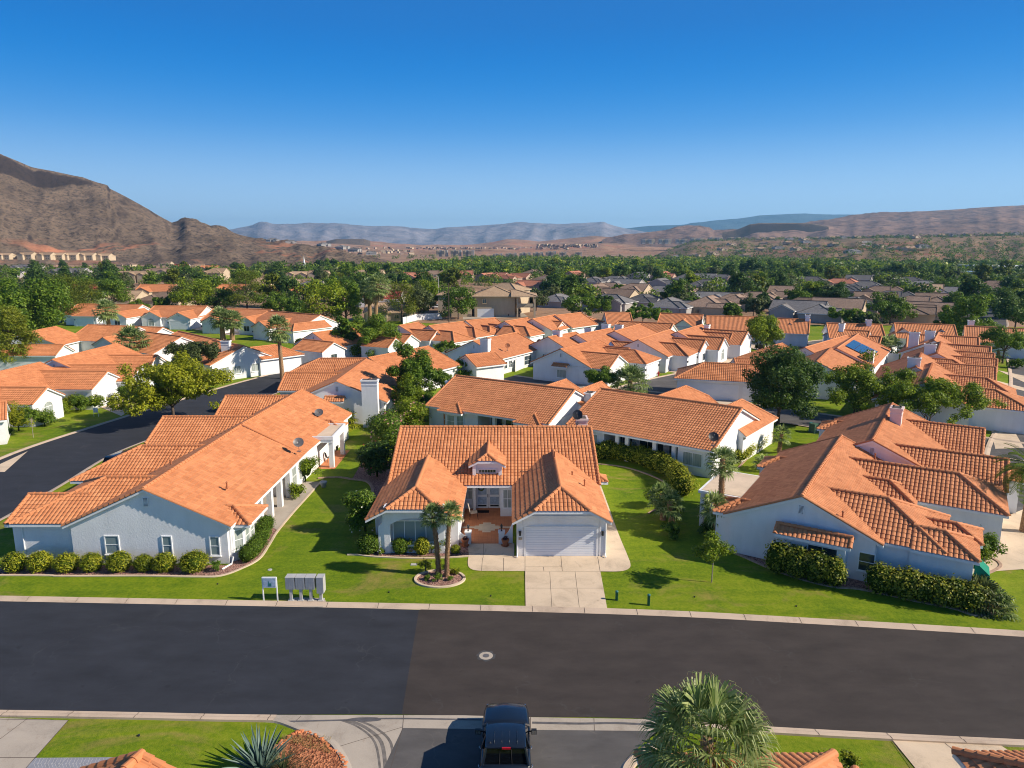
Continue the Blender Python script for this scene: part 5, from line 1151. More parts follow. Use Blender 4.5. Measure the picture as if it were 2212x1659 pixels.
# truck on the side street
def truck(name, x, y, yaw, label, mat='paint_navy'):
    t = thing(name, (x, y, 0), label, 'pickup truck'); ca, sa = math.cos(yaw), math.sin(yaw)
    P = lambda a, b, z: (x + a * ca - b * sa, y + a * sa + b * ca, z)
    # a = right, b = forward (nose at +2.95)
    def loft(rings, mb, m=None, close=True):
        n = len(rings[0]); vs = [P(*v) for r in rings for v in r]
        fs = [(i * n + k, i * n + (k + 1) % n, (i + 1) * n + (k + 1) % n, (i + 1) * n + k) for i in range(len(rings) - 1) for k in range(n)]
        if close: fs += [tuple(range(n - 1, -1, -1)), tuple((len(rings) - 1) * n + k for k in range(n))]
        mb.add(vs, fs, m)
    def ring(b, hw, z0, z1, rnd=0.12, ins=0.0):
        return [(-hw, b, z0), (-hw - 0.0, b, z1 - rnd * 1.6), (-hw + rnd * 0.35, b, z1 - rnd * 0.5), (-hw + rnd * 1.2, b, z1), (0, b, z1 + 0.035), (hw - rnd * 1.2, b, z1), (hw - rnd * 0.35, b, z1 - rnd * 0.5), (hw, b, z1 - rnd * 1.6), (hw, b, z0)]
    mb = MB()
    loft([ring(1.05, 1.0, 0.5, 1.18), ring(1.5, 1.0, 0.5, 1.2), ring(2.2, 0.985, 0.5, 1.18), ring(2.62, 0.93, 0.5, 1.12), ring(2.82, 0.80, 0.48, 1.02), ring(2.93, 0.62, 0.5, 0.86)], mb)
    loft([ring(-1.35, 1.0, 0.45, 1.12), ring(1.05, 1.0, 0.5, 1.16)], mb)
    mb.build('body', mat, t, True)
    mb = MB(); mb.box(P(0, 2.83, 0.55), (1.75, 0.24, 0.28), yaw); mb.build('bumper', 'chrome', t)
    cb = MB()      # cab: tumblehome greenhouse
    def cr(b, hw, z): return [(-hw, b, z), (hw, b, z)]
    st = [((-1.02), 0.93, 1.12), ]
    low = [(1.12, 0.93), (-1.30, 0.93)]; top = [(0.42, 0.76), (-1.0, 0.76)]
    v = [P(-0.95, 1.15, 1.15), P(0.95, 1.15, 1.15), P(0.90, -1.18, 1.14), P(-0.90, -1.18, 1.14), P(-0.76, 0.38, 1.80), P(0.76, 0.38, 1.80), P(0.76, -1.02, 1.80), P(-0.76, -1.02, 1.80)]
    rf = MB(); rr = [[P(s * (hw), b, z) for s in (-1, -0.86, -0.5, 0, 0.5, 0.86, 1)] for b, hw, z in ((0.40, 0.76, 1.80), (0.15, 0.77, 1.85), (-0.5, 0.77, 1.865), (-0.95, 0.76, 1.85), (-1.05, 0.75, 1.80))]
    vs = []
    for r_ in rr: 
        for j, p in enumerate(r_): vs.append((p[0], p[1], p[2] + (0.045, 0.045 + 0.03, 0.09, 0.10, 0.09, 0.075, 0.045)[j] - 0.06))
    rf.add(vs, [(i * 7 + k, (i + 1) * 7 + k, (i + 1) * 7 + k + 1, i * 7 + k + 1) for i in range(4) for k in range(6)]); 
    for a in (-0.45, -0.15, 0.15, 0.45): rf.tube([P(a, -0.9, 1.892), P(a, -0.2, 1.902)], 0.012, 4)
    rf.build('roof', mat, t, True)
    pl = MB()
    for a, b in ((0, 4), (1, 5), (2, 6), (3, 7)): pl.tube([v[a], v[b]], [0.06, 0.05], 6)
    for a, b in ((4, 5), (5, 6), (6, 7), (7, 4), (0, 1), (1, 2), (2, 3), (3, 0)): pl.tube([v[a], v[b]], 0.04, 6)
    for sg in (-1, 1): pl.tube([P(sg * 0.97, -0.2, 1.14), P(sg * 0.77, -0.25, 1.80)], 0.045, 6)
    pl.build('cab_frame', mat, t)
    gl = MB(); gl.add([v[0], v[1], v[5], v[4]], [(0, 1, 2, 3)]); wi = gl.build('windscreen', 'car_glass', t)
    wp = MB(); wp.tube([P(-0.1, 1.17, 1.2), P(-0.75, 1.12, 1.22)], 0.014, 5); wp.tube([P(0.15, 1.17, 1.2), P(0.8, 1.12, 1.22)], 0.014, 5); wp.build('wiper', 'rubber', wi)
    gl = MB(); gl.add([v[3], v[2], v[6], v[7]], [(3, 2, 1, 0)]); rw = gl.build('rear_window', 'car_glass', t)
    fr = MB(); [fr.tube([Vector(v[3]).lerp(Vector(v[2]), k), Vector(v[7]).lerp(Vector(v[6]), k)], 0.015, 4) for k in (0.36, 0.64)]; fr.build('divider', 'rubber', rw)
    gl = MB(); gl.add([v[1], v[2], v[6], v[5]], [(0, 1, 2, 3)]); gl.build('side_window', 'car_glass', t); gl = MB(); gl.add([v[0], v[3], v[7], v[4]], [(3, 2, 1, 0)]); gl.build('side_window', 'car_glass', t)
    lt = MB(); lt.box(P(0.03, -1.075, 1.815), (0.34, 0.05, 0.07), yaw); lt.build('brake_light', 'tail_red', t)
    an = MB(); an.lathe(P(-0.6, -0.85, 1.86), [(0.05, 0), (0.03, 0.05), (0.012, 0.07)], 8); an.build('aerial', 'black_metal', t)
    # bed: walls, floor, folding cover
    bd = MB()
    for sg in (-1, 1): bd.box(P(sg * 0.94, -2.15, 0.85), (0.12, 1.66, 0.62), yaw)
    bd.box(P(0, -2.93, 0.85), (1.96, 0.1, 0.62), yaw); bd.box(P(0, -1.37, 0.85), (1.96, 0.06, 0.6), yaw); bd.box(P(0, -2.15, 0.55), (1.8, 1.6, 0.06), yaw); bd.build('bed', mat, t)
    cv = MB(); 
    for i in range(3): cv.box(P(0, -1.66 - i * 0.52, 1.19), (1.74, 0.50, 0.04), yaw)
    cv.build('bed_cover', 'rubber', t)
    for sg in (-1, 1):
        mi = MB(); mi.box(P(sg * 1.16, 0.62, 1.27), (0.22, 0.12, 0.2), yaw); mi.tube([P(sg * 0.93, 0.72, 1.2), P(sg * 1.1, 0.66, 1.25)], 0.03, 6); mo = mi.build('wing_mirror', 'black_metal', t)
        mi = MB(); mi.box(P(sg * 1.16, 0.555, 1.27), (0.18, 0.01, 0.16), yaw); mi.build('mirror_glass', 'chrome', mo)
        for b in (0.1, -0.95):
            h_ = MB(); h_.tube([P(sg * 1.01, b, 1.02), P(sg * 1.05, b - 0.06, 1.03), P(sg * 1.05, b - 0.16, 1.03), P(sg * 1.01, b - 0.22, 1.02)], 0.015, 5); h_.build('door_handle', 'chrome', t)
        hl = MB(); hl.box(P(sg * 0.72, 2.84, 0.85), (0.3, 0.12, 0.16), yaw); hl.build('headlight', 'chrome', t)
        for b in (1.95, -2.05):
            wh = MB(); c0 = Vector(P(sg * 0.80, b, 0.40)); c1 = Vector(P(sg * 1.02, b, 0.40)); wh.tube([c0, c1], 0.40, 20); wo = wh.build('tyre', 'rubber', t)
            ri = MB(); ri.tube([c1 - (c1 - c0) * 0.1, c1 + (c1 - c0) * 0.03], 0.24, 14); ri.build('rim', 'chrome', wo)
    return t
tk = G(1093, 1545, 1.8); truck('pickup_truck', tk.x + 0.0, G(1093, 1528, 1.15).y - 2.35, 0.0, 'dark navy pickup truck standing on the side street, tail to the camera')
# ================================================================ THE VILLAGE
GV = 'white stucco houses with orange tiled roofs'
def wall_ring(Hs, W, pts, zt):
    a = sum(pts[i][0] * pts[(i + 1) % len(pts)][1] - pts[(i + 1) % len(pts)][0] * pts[i][1] for i in range(len(pts)))
    if a < 0: pts = pts[::-1]
    n = len(pts); vs = [W(x, y, 0) for x, y in pts] + [W(x, y, zt) for x, y in pts]
    Hs.wall.add(vs, [tuple(range(n - 1, -1, -1)), tuple(range(n, 2 * n))] + [(i, (i + 1) % n, n + (i + 1) % n, n + i) for i in range(n)])
def V(label, A, B, zr, hw, side=1, wings=(), ends='gg', ea=0.0, eb=0.0, chim=(), vent=True, group=GV, wall=True, hi=None, ze=2.7, tile='clay_tile', wallm='stucco', name='house', awins=(), swins=(), trim='white_trim', owins=(), cat='house'):
    """house from its ridge ends as seen in the photo; wings = (ridge end px, ridge z, half width, end, what)"""
    a = G(A[0], A[1], zr); b = G(B[0], B[1], zr); d = (b - a).normalized(); a = a - d * ea; b = b + d * eb; L = (b - a).length; ang = math.atan2(d.y, d.x)
    p = Vector((d.y, -d.x, 0)) * side; c = (a + b) / 2
    if hi is None: hi = c.y < 118
    Hs = House(name, (c.x, c.y), label, cat, group, hi, tile, wallm, trim); Hs.a, Hs.b, Hs.d, Hs.p, Hs.L = a, b, d, p, L
    W = Hs.block((c.x, c.y), ang, L, hw, zr, ze, ends[0], ends[1], wall=wall); Hs.Wm = W
    if vent and ends[0] == 'g':
        q = a + d * 0.235; Hs.vent((q.x, q.y, zr - 0.95), ang + math.pi)
    if not hi and vent and ends[0] == 'g' and not awins: awins = ((-2.2, 1.4, 0.9, 1.2), (2.4, 1.4, 0.9, 1.2)) if int(c.x) % 2 else ((1.6, 1.4, 1.2, 1.2),)
    for (t, z, w, h) in awins:        # windows in the near gable: t metres from the ridge line
        q = a + d * 0.235 + p * t; Hs.window((q.x, q.y, z), ang + math.pi, w, h, 1, 2, 'curtain')
    for (t, z, w, h) in swins:        # windows in the far gable
        q = b - d * 0.235 + p * t; Hs.window((q.x, q.y, z), ang, w, h, 2, 2, 'curtain')
    for (t, sd, z, w, h) in owins:    # windows in a long wall
        q = a + d * t + p * sd * (hw - 0.415); Hs.window((q.x, q.y, z), math.atan2(p.y * sd, p.x * sd), w, h, 2, 2, 'glass')
    for wg in wings:
        px, z, w, end, what = wg[:5]; q = G(px[0], px[1], z); t = (q - a).dot(d); e = (q - a).dot(p); ext = {'g': 0.0, 'j': 0.56 * w, 'h': w}[end]; e += ext
        o = a + d * t; cw = o + p * (e / 2); aw = math.atan2(p.y, p.x)
        Hs.block((cw.x, cw.y), aw, e, w, z, min(2.7, z - 0.35), 'n', end, over=0.3, z0=0.0 if len(wg) < 6 else wg[5], wall=len(wg) < 6)
        yw = o + p * (e - (0.24 if end in 'gj' else 0.3))
        if what == 'garage': Hs.garage((yw.x + p.x * 0.005, yw.y + p.y * 0.005, 0), aw, min(4.9, 2 * w - 1.4), 2.1, lights=True)
        if what == 'arch': Hs.window((yw.x, yw.y, 1.25), aw, 1.5, 1.3, 2, 1, 'curtain', arch=True)
        if what == 'win': Hs.window((yw.x, yw.y, 1.5), aw, 1.4, 1.2, 2, 1, 'glass')
        if end == 'g' and z > 3.8 and what == 'garage': Hs.vent((yw.x + p.x * 0.005, yw.y + p.y * 0.005, z - 0.75), aw, 0.5, 0.4)
    for (t, e, zt, *cw_) in chim:
        q = a + d * t + p * e; Hs.chimney((q.x, q.y), zt, cw_[0] if cw_ else 1.5, cw_[1] if len(cw_) > 1 else 0.9, ang + math.pi / 2, mat=None)
    return Hs
def S(Hs, t, e, z=0.0):
    q = Hs.a + Hs.d * t + Hs.p * e; return Vector((q.x, q.y, z))
# ---- left row, front house
h = V('long white house on the left whose shaded gable rises above round bushes', (308, 1058), (523, 918), 5.3, 5.65, 1, (), 'gg', wall=False)
W = h.Wm; hL = h.L / 2; y1 = 5.65 - 0.42; zt = 2.7 + 0.42 * 0.46 - 0.12; xa, xb = -hL + 0.24, hL - 0.24
wall_ring(h, W, [(xa, y1), (xb, y1), (xb, -y1), (-hL + 13.4, -y1), (-hL + 13.4, -y1 + 2.6), (-hL + 5.6, -y1 + 2.6), (-hL + 5.6, -y1), (xa, -y1)], zt)
h.side = -1
for i, (t, z, w_, hh) in enumerate(((-2.55 + 0, 1.35, 0.86, 1.2), (0.45 + 0.7, 1.3, 0.55, 1.25), (4.35, 1.28, 0.55, 1.25))):
    q = S(h, 0.235, t); h.window((q.x, q.y, z), R(-90), w_, hh, 1, 2, 'blinds')
for t in (6.4, 8.6, 10.9, 13.2):
    q = S(h, t, y1 - 0.05); h.extra.append(('column', MB(), 'stucco')); h.extra[-1][1].box((q.x, q.y, 1.33), (0.42, 0.42, 2.66))
for t, w_ in ((2.9, 0.9), (4.6, 1.1), (14.6, 1.1), (16.6, 1.2)):
    q = S(h, t, y1); h.window((q.x, q.y, 1.4), 0, w_, 1.7, 1, 2, 'curtain')
for t in (7.6, 10.2, 12.2): q = S(h, t, y1 - 2.59); h.window((q.x, q.y, 1.2), 0, 1.5, 2.0, 2, 1, 'glass', sill=False)
# splayed corner bay with its own small hip
mb = MB(); c0 = S(h, 0.5, y1); pts = [(c0.x - 0.3, c0.y), (c0.x + 0.1, c0.y), (c0.x + 0.75, c0.y + 0.75), (c0.x + 0.75, c0.y + 2.6), (c0.x + 0.1, c0.y + 3.4), (c0.x - 0.3, c0.y + 3.4)]
mb.prism(pts, 0, 2.55); mb.build('bay', 'stucco', h.root)
h.window((c0.x + 0.43, c0.y + 0.38, 1.45), R(-45), 0.62, 1.35, 1, 2, 'curtain'); h.window((c0.x + 0.75, c0.y + 1.2, 1.45), 0, 0.7, 1.45, 1, 2, 'curtain'); h.window((c0.x + 0.75, c0.y + 2.1, 1.45), 0, 0.6, 1.45, 1, 2, 'curtain')
h.block((c0.x + 0.1, c0.y + 1.9), 0.0, 2.6, 1.75, 3.25, 2.55, 'n', 'h', wall=False, attic=False, over=0.2)
for A_, z, w_, e_ in (((217, 1039), 4.55, 4.3, 'h'), ((307, 963.7), 4.5, 3.9, 'h'), ((352, 901), 4.4, 3.9, 'g')):
    q = G(A_[0], A_[1], z); xe = q.x - (w_ if e_ == 'h' else 0); x0 = h.a.x - 0.5; q.y = max(q.y, 44.78 + w_)
    h.block(((x0 + xe) / 2, q.y), R(180), x0 - xe, w_, z, 2.7, 'n', e_, over=0.35)
q = G(50, 1074, 3.85); h.block(((q.x - 29.75) / 2, 44.80 + 2.72), R(180), -29.75 - q.x, 2.72, 3.82, 2.66, 'n', 'g', over=0.40)
for px, py, z in ((1108, 575, 4.3), (1640, 262, 4.4)): q = G(px / 3, 811 + py / 3, z); h.pipe(q.x, q.y, z - 0.3, 0.6, 0.07)
q = G(490, 1046, 4.2); h.pipe(q.x, q.y, 4.0, 0.3)
h.finish()
h = V('second long house of the left row, behind the flat patio roof', (545, 905), (650, 844), 5.38, 5.5, 1, (), 'gg', ea=2.3, eb=0.3, wall=True, vent=False)
for A_, z, w_, e_ in (((487, 856), 4.4, 3.6, 'g'),):
    q = G(A_[0], A_[1], z); h.block(((h.a.x + q.x) / 2, q.y), R(180), h.a.x - q.x, w_, z, 2.7, 'n', e_, over=0.35)
q = S(h, 4.6, 5.3); h.block((q.x + 0.1, q.y + 5.6), 0.0, 2.2, 1.4, 3.3, 2.6, 'n', 'h', wall=False, attic=False, over=0.2)
for t in (2, 11.0): q = S(h, t, 5.4 - 0.415); h.window((q.x, q.y, 1.3), 0, 1.6, 1.9, 2, 1, 'glass')
h.finish()
dish('satellite_dish', G(646, 975, 3.3), (0.2, -0.7, 0.6), 'brown satellite dish at the eave of the front left house'); dish('satellite_dish', G(690, 908, 3.3), (0.1, -0.7, 0.7), 'dark satellite dish above the flat patio roof')
# flat patio roof with posts
P4 = [G(644.5, 942, 3.1), G(719, 942.6, 3.1), G(747, 914, 3.1), G(676.7, 914, 3.1)]
t = thing('patio_cover', (-18.8, 68, 0), 'flat beige patio roof with white frame on square posts beside the left row', 'patio cover')
mb = MB(); x0, x1, y0, yb_ = -20.3, -17.1, 65.4, 70.6
mb.box(((x0 + x1) / 2, (y0 + yb_) / 2, 3.02), (x1 - x0 - 0.3, yb_ - y0 - 0.3, 0.06)); mb.build('deck', 'membrane', t)
mb = MB()
for c_, s_ in ((((x0 + x1) / 2, y0 + 0.08, 3.0), (x1 - x0, 0.16, 0.34)), (((x0 + x1) / 2, yb_ - 0.08, 3.0), (x1 - x0, 0.16, 0.34)), ((x0 + 0.08, (y0 + yb_) / 2, 3.0), (0.16, yb_ - y0 - 0.33, 0.34)), ((x1 - 0.08, (y0 + yb_) / 2, 3.0), (0.16, yb_ - y0 - 0.33, 0.34)), ((x1 - 0.1, (y0 + yb_) / 2, 2.68), (0.2, yb_ - y0 - 0.2, 0.28)), (((x0 + x1) / 2, y0 + 0.15, 2.68), (x1 - x0 - 0.25, 0.2, 0.28))): mb.box(c_, s_)
mb.build('beam', 'white_trim', t)
for x, y in ((x1 - 0.3, y0 + 0.4), (x1 - 0.3, yb_ - 0.4), (x0 + 0.3, y0 + 0.4)):
    mb = MB(); mb.box((x, y, 1.27), (0.42, 0.42, 2.54)); mb.build('post', 'stucco', t)
sheet('patio', [(-21, 65.2), (-17.0, 65.2), (-17.0, 71.5), (-21, 71.5)], 0.024, 'terracotta_light')
for i, (x, y) in enumerate(((-19.2, 66.8), (-18.2, 67.6))): patio_chair('patio_chair', x, y, R(40 + 90 * i), ['dark patio chair under the flat patio roof, nearer the house', 'dark patio chair under the flat patio roof, by the corner post'][i], 'black_metal', group=None)
for i, (x, y) in enumerate(((-20.6, 50.6), (-20.2, 52.4), (-20.8, 54.6))): patio_chair('patio_chair', x, y, R(200 + 70 * i), 'dark chair in the covered patio of the front left house, %s from the street' % ORD[i], 'black_metal')
for i, (x, y, r, rz, fl, sz) in enumerate([(671, 985, 1.0, 1.25, ('flower_white', 60, 0.13), 3000), (660, 1040, 1.15, 1.25, ('flower_white', 20, 0.12), 4200), (645, 1072, 0.75, 0.6, None, 1500)]):
    q = G(x, y); bush('shrub', (q.x, q.y, 0), (r, r, rz), 'leaf_bright', sz, 0.13, ['white-flowering shrub before the patio post under the dish', 'big bright shrub against the long left house wall', 'low green shrub at the patio end of the left house'][i], seed=90 + i, flowers=fl, loose=0.22)
q = G(704, 1052); mb = MB(); mb.lathe((q.x - 0.2, q.y, 0), [(0.2, 0), (0.3, 0.4), (0.34, 0.5), (0.26, 0.5)], 14); tag(mb.build('flower_pot', 'pot_pale', None, True), 'pale round pot at the end of the left patio bed', 'flower pot')
q = G(765 / 1, 980); mb = MB(); q = G(726, 972); mb.lathe((q.x, q.y, 0.03), [(0.2, 0), (0.28, 0.4), (0.3, 0.42), (0.22, 0.42)], 14); tag(mb.build('flower_pot', 'pot_dark', None, True), 'dark glazed pot under the flat patio roof', 'flower pot')
# bushes along the shaded gable
for i, (x, w_) in enumerate([(62, 148), (225, 150), (402, 155), (563, 136), (745, 152), (905, 118), (1040, 145), (1235, 178)]):
    q = G(x / 3, 811 + 1290 / 3); r = w_ / 3 / 1530 * 46.5 / 2
    bush('round_shrub', (q.x, 43.55, 0), (r, r * 0.92, 0.60 + 0.1 * (r - 0.6) + 0.05 * math.sin(i * 2.1)), 'leaf_hedge', 2500, 0.105, 'round clipped yellow-green shrub, %s from the left along the shaded gable wall' % ORD[i], group='round shrubs along the shaded gable', seed=100 + i)
q = G(470, 1233); bush('round_shrub', (q.x, q.y, 0), (0.33, 0.33, 0.38), 'leaf_green', 500, 0.12, 'small dark plant right of the row of round shrubs', 'shrub', seed=121, loose=0.3, core=False)
hedge('hedge', [(p.x, p.y) for p in smooth_path(gl((1600, 1210), (1680, 1130), (1712, 1040), (1735, 1000)), 2)], 1.15, 1.15, 'leaf_green', 1500, 0.09, 'clipped green hedge curving round the bay of the front left house', 4, lump=0.04, step=0.4)
mb = MB(); q = G(486, 1228); mb.tube([(q.x + 0.4, q.y + 0.5, 0.6), (q.x + 0.3, q.y + 0.4, 0.15), (q.x - 0.1, q.y - 0.2, 0.05)], 0.06, 8); tag(mb.build('downpipe', 'white_trim'), 'white drainpipe elbow at the foot of the corner bay', 'drainpipe')
# ---- left row, chimney house and beyond
h = V('left row house with a tall white chimney before its blue-shaded gable', (726, 824.5), (795, 774), 5.25, 6.0, 1, (), 'gg', eb=-1.0)
h.chimney((-16.68, 81.6), 5.65, 1.85, 0.9, 0.0)
q = S(h, 0.235, -1.35); h.window((q.x + 0.1, q.y, 1.6), R(-90), 1.1, 1.3, 2, 1, 'glass', arch=True); q = G(727, 850, 3.4)
h.block((-21.0, 82.0), R(0), 2.3, 0.75, 3.5, 3.05, 'g', 'g', wall=False, attic=False, over=0.1)
q = S(h, 3.6, 6.0); mb = MB(); mb.prism([(q.x - 0.5, q.y - 1.6), (q.x + 0.1, q.y - 1.3), (q.x + 0.6, q.y - 0.6), (q.x + 0.6, q.y + 0.8), (q.x - 0.5, q.y + 1.6)], 0, 2.5); mb.build('bay', 'stucco', h.root); h.window((q.x + 0.6, q.y + 0.1, 1.4), 0, 0.9, 1.3, 1, 2, 'curtain'); h.window((q.x + 0.35, q.y - 0.95, 1.4), R(-52), 0.6, 1.3, 1, 2, 'curtain')
for A_, z, w_, e_ in (((616, 806), 4.4, 3.6, 'g'), ((691, 775), 4.5, 4.2, 'h')):
    q = G(A_[0], A_[1], z); xe = q.x - (w_ if e_ == 'h' else 0); h.block(((h.a.x + xe) / 2, q.y), R(180), h.a.x - xe, w_, z, 2.7, 'n', e_, over=0.35)
h.pipe(G(724, 797, 4.2).x, G(724, 797, 4.2).y, 4.0, 0.8, 0.07); h.finish()
h = V('house at the far end of the left row, turned towards the middle trees', (795, 774), (925.8, 748.5), 5.25, 6.3, 1, (), 'gg', vent=False); h.finish()
# ---- middle pair behind the dormer house
h = V('tiled house behind the dormer house with a white chimney at its left end', (984, 812), (1243, 843), 5.35, 6.0, 1, (), 'gg', wall=False, vent=False)
W = h.Wm; hL = h.L / 2; y1 = 5.58; zt = 2.72
wall_ring(h, W, [(-hL + .24, y1), (hL - .24, y1), (hL - .24, -y1), (hL - 4.6, -y1), (hL - 4.6, -y1 + 2.4), (-hL + 7.2, -y1 + 2.4), (-hL + 7.2, -y1), (-hL + .24, -y1)], zt)
q = S(h, -0.35, 0.2); h.chimney((q.x, q.y), AT(985, 822, q.y).z, 1.5, 0.9, math.atan2(h.d.y, h.d.x) + math.pi / 2)
q = S(h, h.L + 0.3, -3.1); h.chimney((q.x, q.y), AT(1282, 848, q.y).z, 1.5, 0.9, math.atan2(h.d.y, h.d.x) + math.pi / 2)
ya = math.atan2(h.p.y, h.p.x)
for t, e in ((3.9, 1), (h.L - 2.4, 1)):
    q = S(h, t, y1 + 0.55); h.block((q.x - h.p.x * 0.8, q.y - h.p.y * 0.8), ya, 2.4, 1.7, 3.25, 2.5, 'n', 'h', wall=False, attic=False, over=0.2)
    mb = MB(); T = lambda u, v: S(h, t + u, y1 + v); mb.prism([tuple(T(u, v))[:2] for u, v in ((-1.5, -0.2), (-1.5, 0.05), (-0.7, 0.6), (0.7, 0.6), (1.5, 0.05), (1.5, -0.2))], 0, 2.45); mb.build('bay', 'stucco', h.root)
    h.window(tuple(T(0, 0.6))[:2] + (1.45,), ya, 1.0, 1.3, 1, 2, 'curtain'); h.window(tuple(T(-1.1, 0.33))[:2] + (1.45,), ya - 0.6, 0.7, 1.3, 1, 2, 'terracotta_light' if t < 5 else 'curtain'); h.window(tuple(T(1.1, 0.33))[:2] + (1.45,), ya + 0.6, 0.7, 1.3, 1, 2, 'curtain')
for t in (8.2, 10.2): q = S(h, t, y1 - 2.39); h.window((q.x, q.y, 1.2), ya, 1.5, 2.0, 2, 1, 'glass', sill=False)
for t in (9.4,): q = S(h, t, y1 - 0.1); h.extra.append(('column', MB(), 'stucco')); h.extra[-1][1].box((q.x, q.y, 1.3), (0.35, 0.35, 2.6), ya)
q = G(1113, 806, 4.2); 
o_ = S(h, 10.6, -4.5); h.block((o_.x, o_.y), ya + math.pi, 9, 3.6, 4.5, 2.7, 'n', 'g', over=0.3); o_ = S(h, h.L - 1.5, -5.5); h.block((o_.x, o_.y), ya + math.pi, 9, 2.8, 4.5, 2.7, 'n', 'g', over=0.3); h.finish()
h = V('long house behind the curved hedge with a covered rear patio and dish', (1297, 840), (1604, 883), 5.45, 6.9, 1, (), 'gg', wall=False, vent=False)
W = h.Wm; hL = h.L / 2; y1 = 6.48; zt = 2.72
wall_ring(h, W, [(-hL + .24, y1), (hL - .24, y1), (hL - .24, -y1), (-hL + 12.4, -y1), (-hL + 12.4, -y1 + 2.4), (-hL + 4.4, -y1 + 2.4), (-hL + 4.4, -y1), (-hL + .24, -y1)], zt)
ya = math.atan2(h.p.y, h.p.x)
for t in (5.9, 7.0, 10.0, 12.0): q = S(h, t, y1 - 0.1); h.extra.append(('column', MB(), 'stucco')); h.extra[-1][1].box((q.x, q.y, 1.3), (0.4, 0.35, 2.6), ya + math.pi / 2)
for t, w_, k in ((2.5, 2.2, 'curtain'), (13.9, 1.8, 'curtain')): q = S(h, t, y1); h.window((q.x, q.y, 1.5), ya, w_, 1.2, 2, 1, k)
for t, w_ in ((5.5, 1.6), (8.5, 2.6), (11.2, 1.5)): q = S(h, t, y1 - 2.39); h.window((q.x, q.y, 1.2), ya, w_, 2.0, 3, 1, 'glass', sill=False)
for e, z in ((2.4, 1.5), (0.0, 1.6), (-2.6, 1.5)): q = S(h, h.L - 0.235, e); h.window((q.x, q.y, z), math.atan2(h.d.y, h.d.x), 0.7, 1.1, 1, 2, 'curtain', arch=(e == 0.0))
o_ = S(h, h.L - 2.4, -4.6); h.block((o_.x, o_.y), ya + math.pi, 9.5, 3.0, 4.9, 2.7, 'n', 'h', over=0.3)
o_ = S(h, 6.0, -5.5); h.block((o_.x, o_.y), ya + math.pi, 11.5, 3.6, 5.0, 2.7, 'n', 'j', over=0.3); h.finish()
q = G(1540, 962, 3.25); dish('satellite_dish', q, (-0.1, -0.8, 0.6), 'dark satellite dish low on the roof of the long middle house', 'black_metal')
# ---- right-hand house and its neighbour
h = V('house on the right behind thick hedges, its blue-shaded gable towards the lawn', (1731.6, 1074), (1818, 942.7), 4.95, 4.95, 1,
      [((1918, 1077.7), 4.45, 3.62, 'h', None), ((1921, 1039), 3.75, 1.95, 'h', None, 2.2), ((2071, 1024), 4.35, 3.15, 'h', None)], 'gg', hi=True)
q = S(h, 2.3, 8.2); h.block((q.x, q.y), math.atan2(h.p.y, h.p.x), 3.6, 1.9, 3.55, 2.68, 'n', 'h', over=0.3)
q = S(h, 4.9, 8.6); h.block((q.x, q.y), math.atan2(h.p.y, h.p.x), 3.2, 1.5, 3.3, 2.66, 'n', 'h', over=0.3)
ya = math.atan2(h.d.y, h.d.x) + math.pi
q = S(h, 0.235 - 0.55, 0.95); h.block((q.x, q.y), ya - math.pi / 2, 4.6, 0.75, 2.95, 2.5, 'g', 'g', wall=False, attic=False, over=0.1)
q = S(h, 0.0, 0.9); mb = MB(); T = lambda u, v: S(h, u, 0.95 + v); mb.prism([tuple(T(u, v))[:2] for u, v in ((0.3, -2.0), (-0.7, -2.0), (-0.7, 2.0), (0.3, 2.0))], 0.0, 2.42); mb.build('bay', 'stucco', h.root)
q = S(h, -0.70, 1.6); h.window((q.x, q.y, 1.75), ya, 1.7, 0.75, 2, 1, 'glass'); q = S(h, 0.235, 4.1); h.window((q.x, q.y, 1.35), ya, 0.85, 1.15, 1, 2, 'glass')
q = S(h, 11.35, 8.0); h.window((q.x, q.y, 1.9), ya, 1.6, 0.6, 2, 1, 'glass')
mb = MB(); c_ = S(h, 1.6, 10.9, 2.1); mb.add([S(h, 1.1, 9.8, 2.45), S(h, 2.5, 9.8, 2.45), S(h, 2.5, 10.6, 1.75), S(h, 1.1, 10.6, 1.75), S(h, 1.1, 10.6, 1.4), S(h, 2.5, 10.6, 1.4), S(h, 1.1, 9.8, 1.45), S(h, 2.5, 9.8, 1.45)], [(0, 1, 2, 3), (3, 2, 5, 4), (0, 3, 4, 6), (2, 1, 7, 5)]); mb.build('awning', 'awning_green', h.root)
for px, py, z in ((1820, 1118, 3.9), (1890, 990, 4.4)): q = G(px, py, z); h.pipe(q.x, q.y, z, 0.35)
for t, e in ((2.2, -4.8), (14.5, -4.7)): q = S(h, t, e); h.block((q.x, q.y), math.atan2(-h.p.y, -h.p.x), 2.2, 1.5, 3.2, 2.5, 'n', 'h', over=0.2)
h.finish()
RH = h; t = thing('patio_cover', S(h, 6, -6.3), 'flat tan patio roof left of the right-hand house', 'patio cover'); mb = MB(); pts = [S(h, 3.6, -4.6), S(h, 3.6, -7.9), S(h, 9.6, -7.9), S(h, 9.6, -4.6)]; mb.prism([tuple(p)[:2] for p in pts], 2.66, 2.86, 0)
mb.build('beam', 'white_trim', t); mb = MB(); pts = [S(h, 3.8, -4.6), S(h, 3.8, -7.7), S(h, 9.4, -7.7), S(h, 9.4, -4.6)]; mb.prism([tuple(p)[:2] for p in pts], 2.862, 2.885); mb.build('deck', 'membrane', t)
for e, t_ in ((-7.6, 3.9), (-7.6, 9.3), (-7.6, 6.6)): q = S(h, t_, e); mb = MB(); mb.box((q.x, q.y, 1.33), (0.3, 0.3, 2.66), ya); mb.build('post', 'stucco', t)
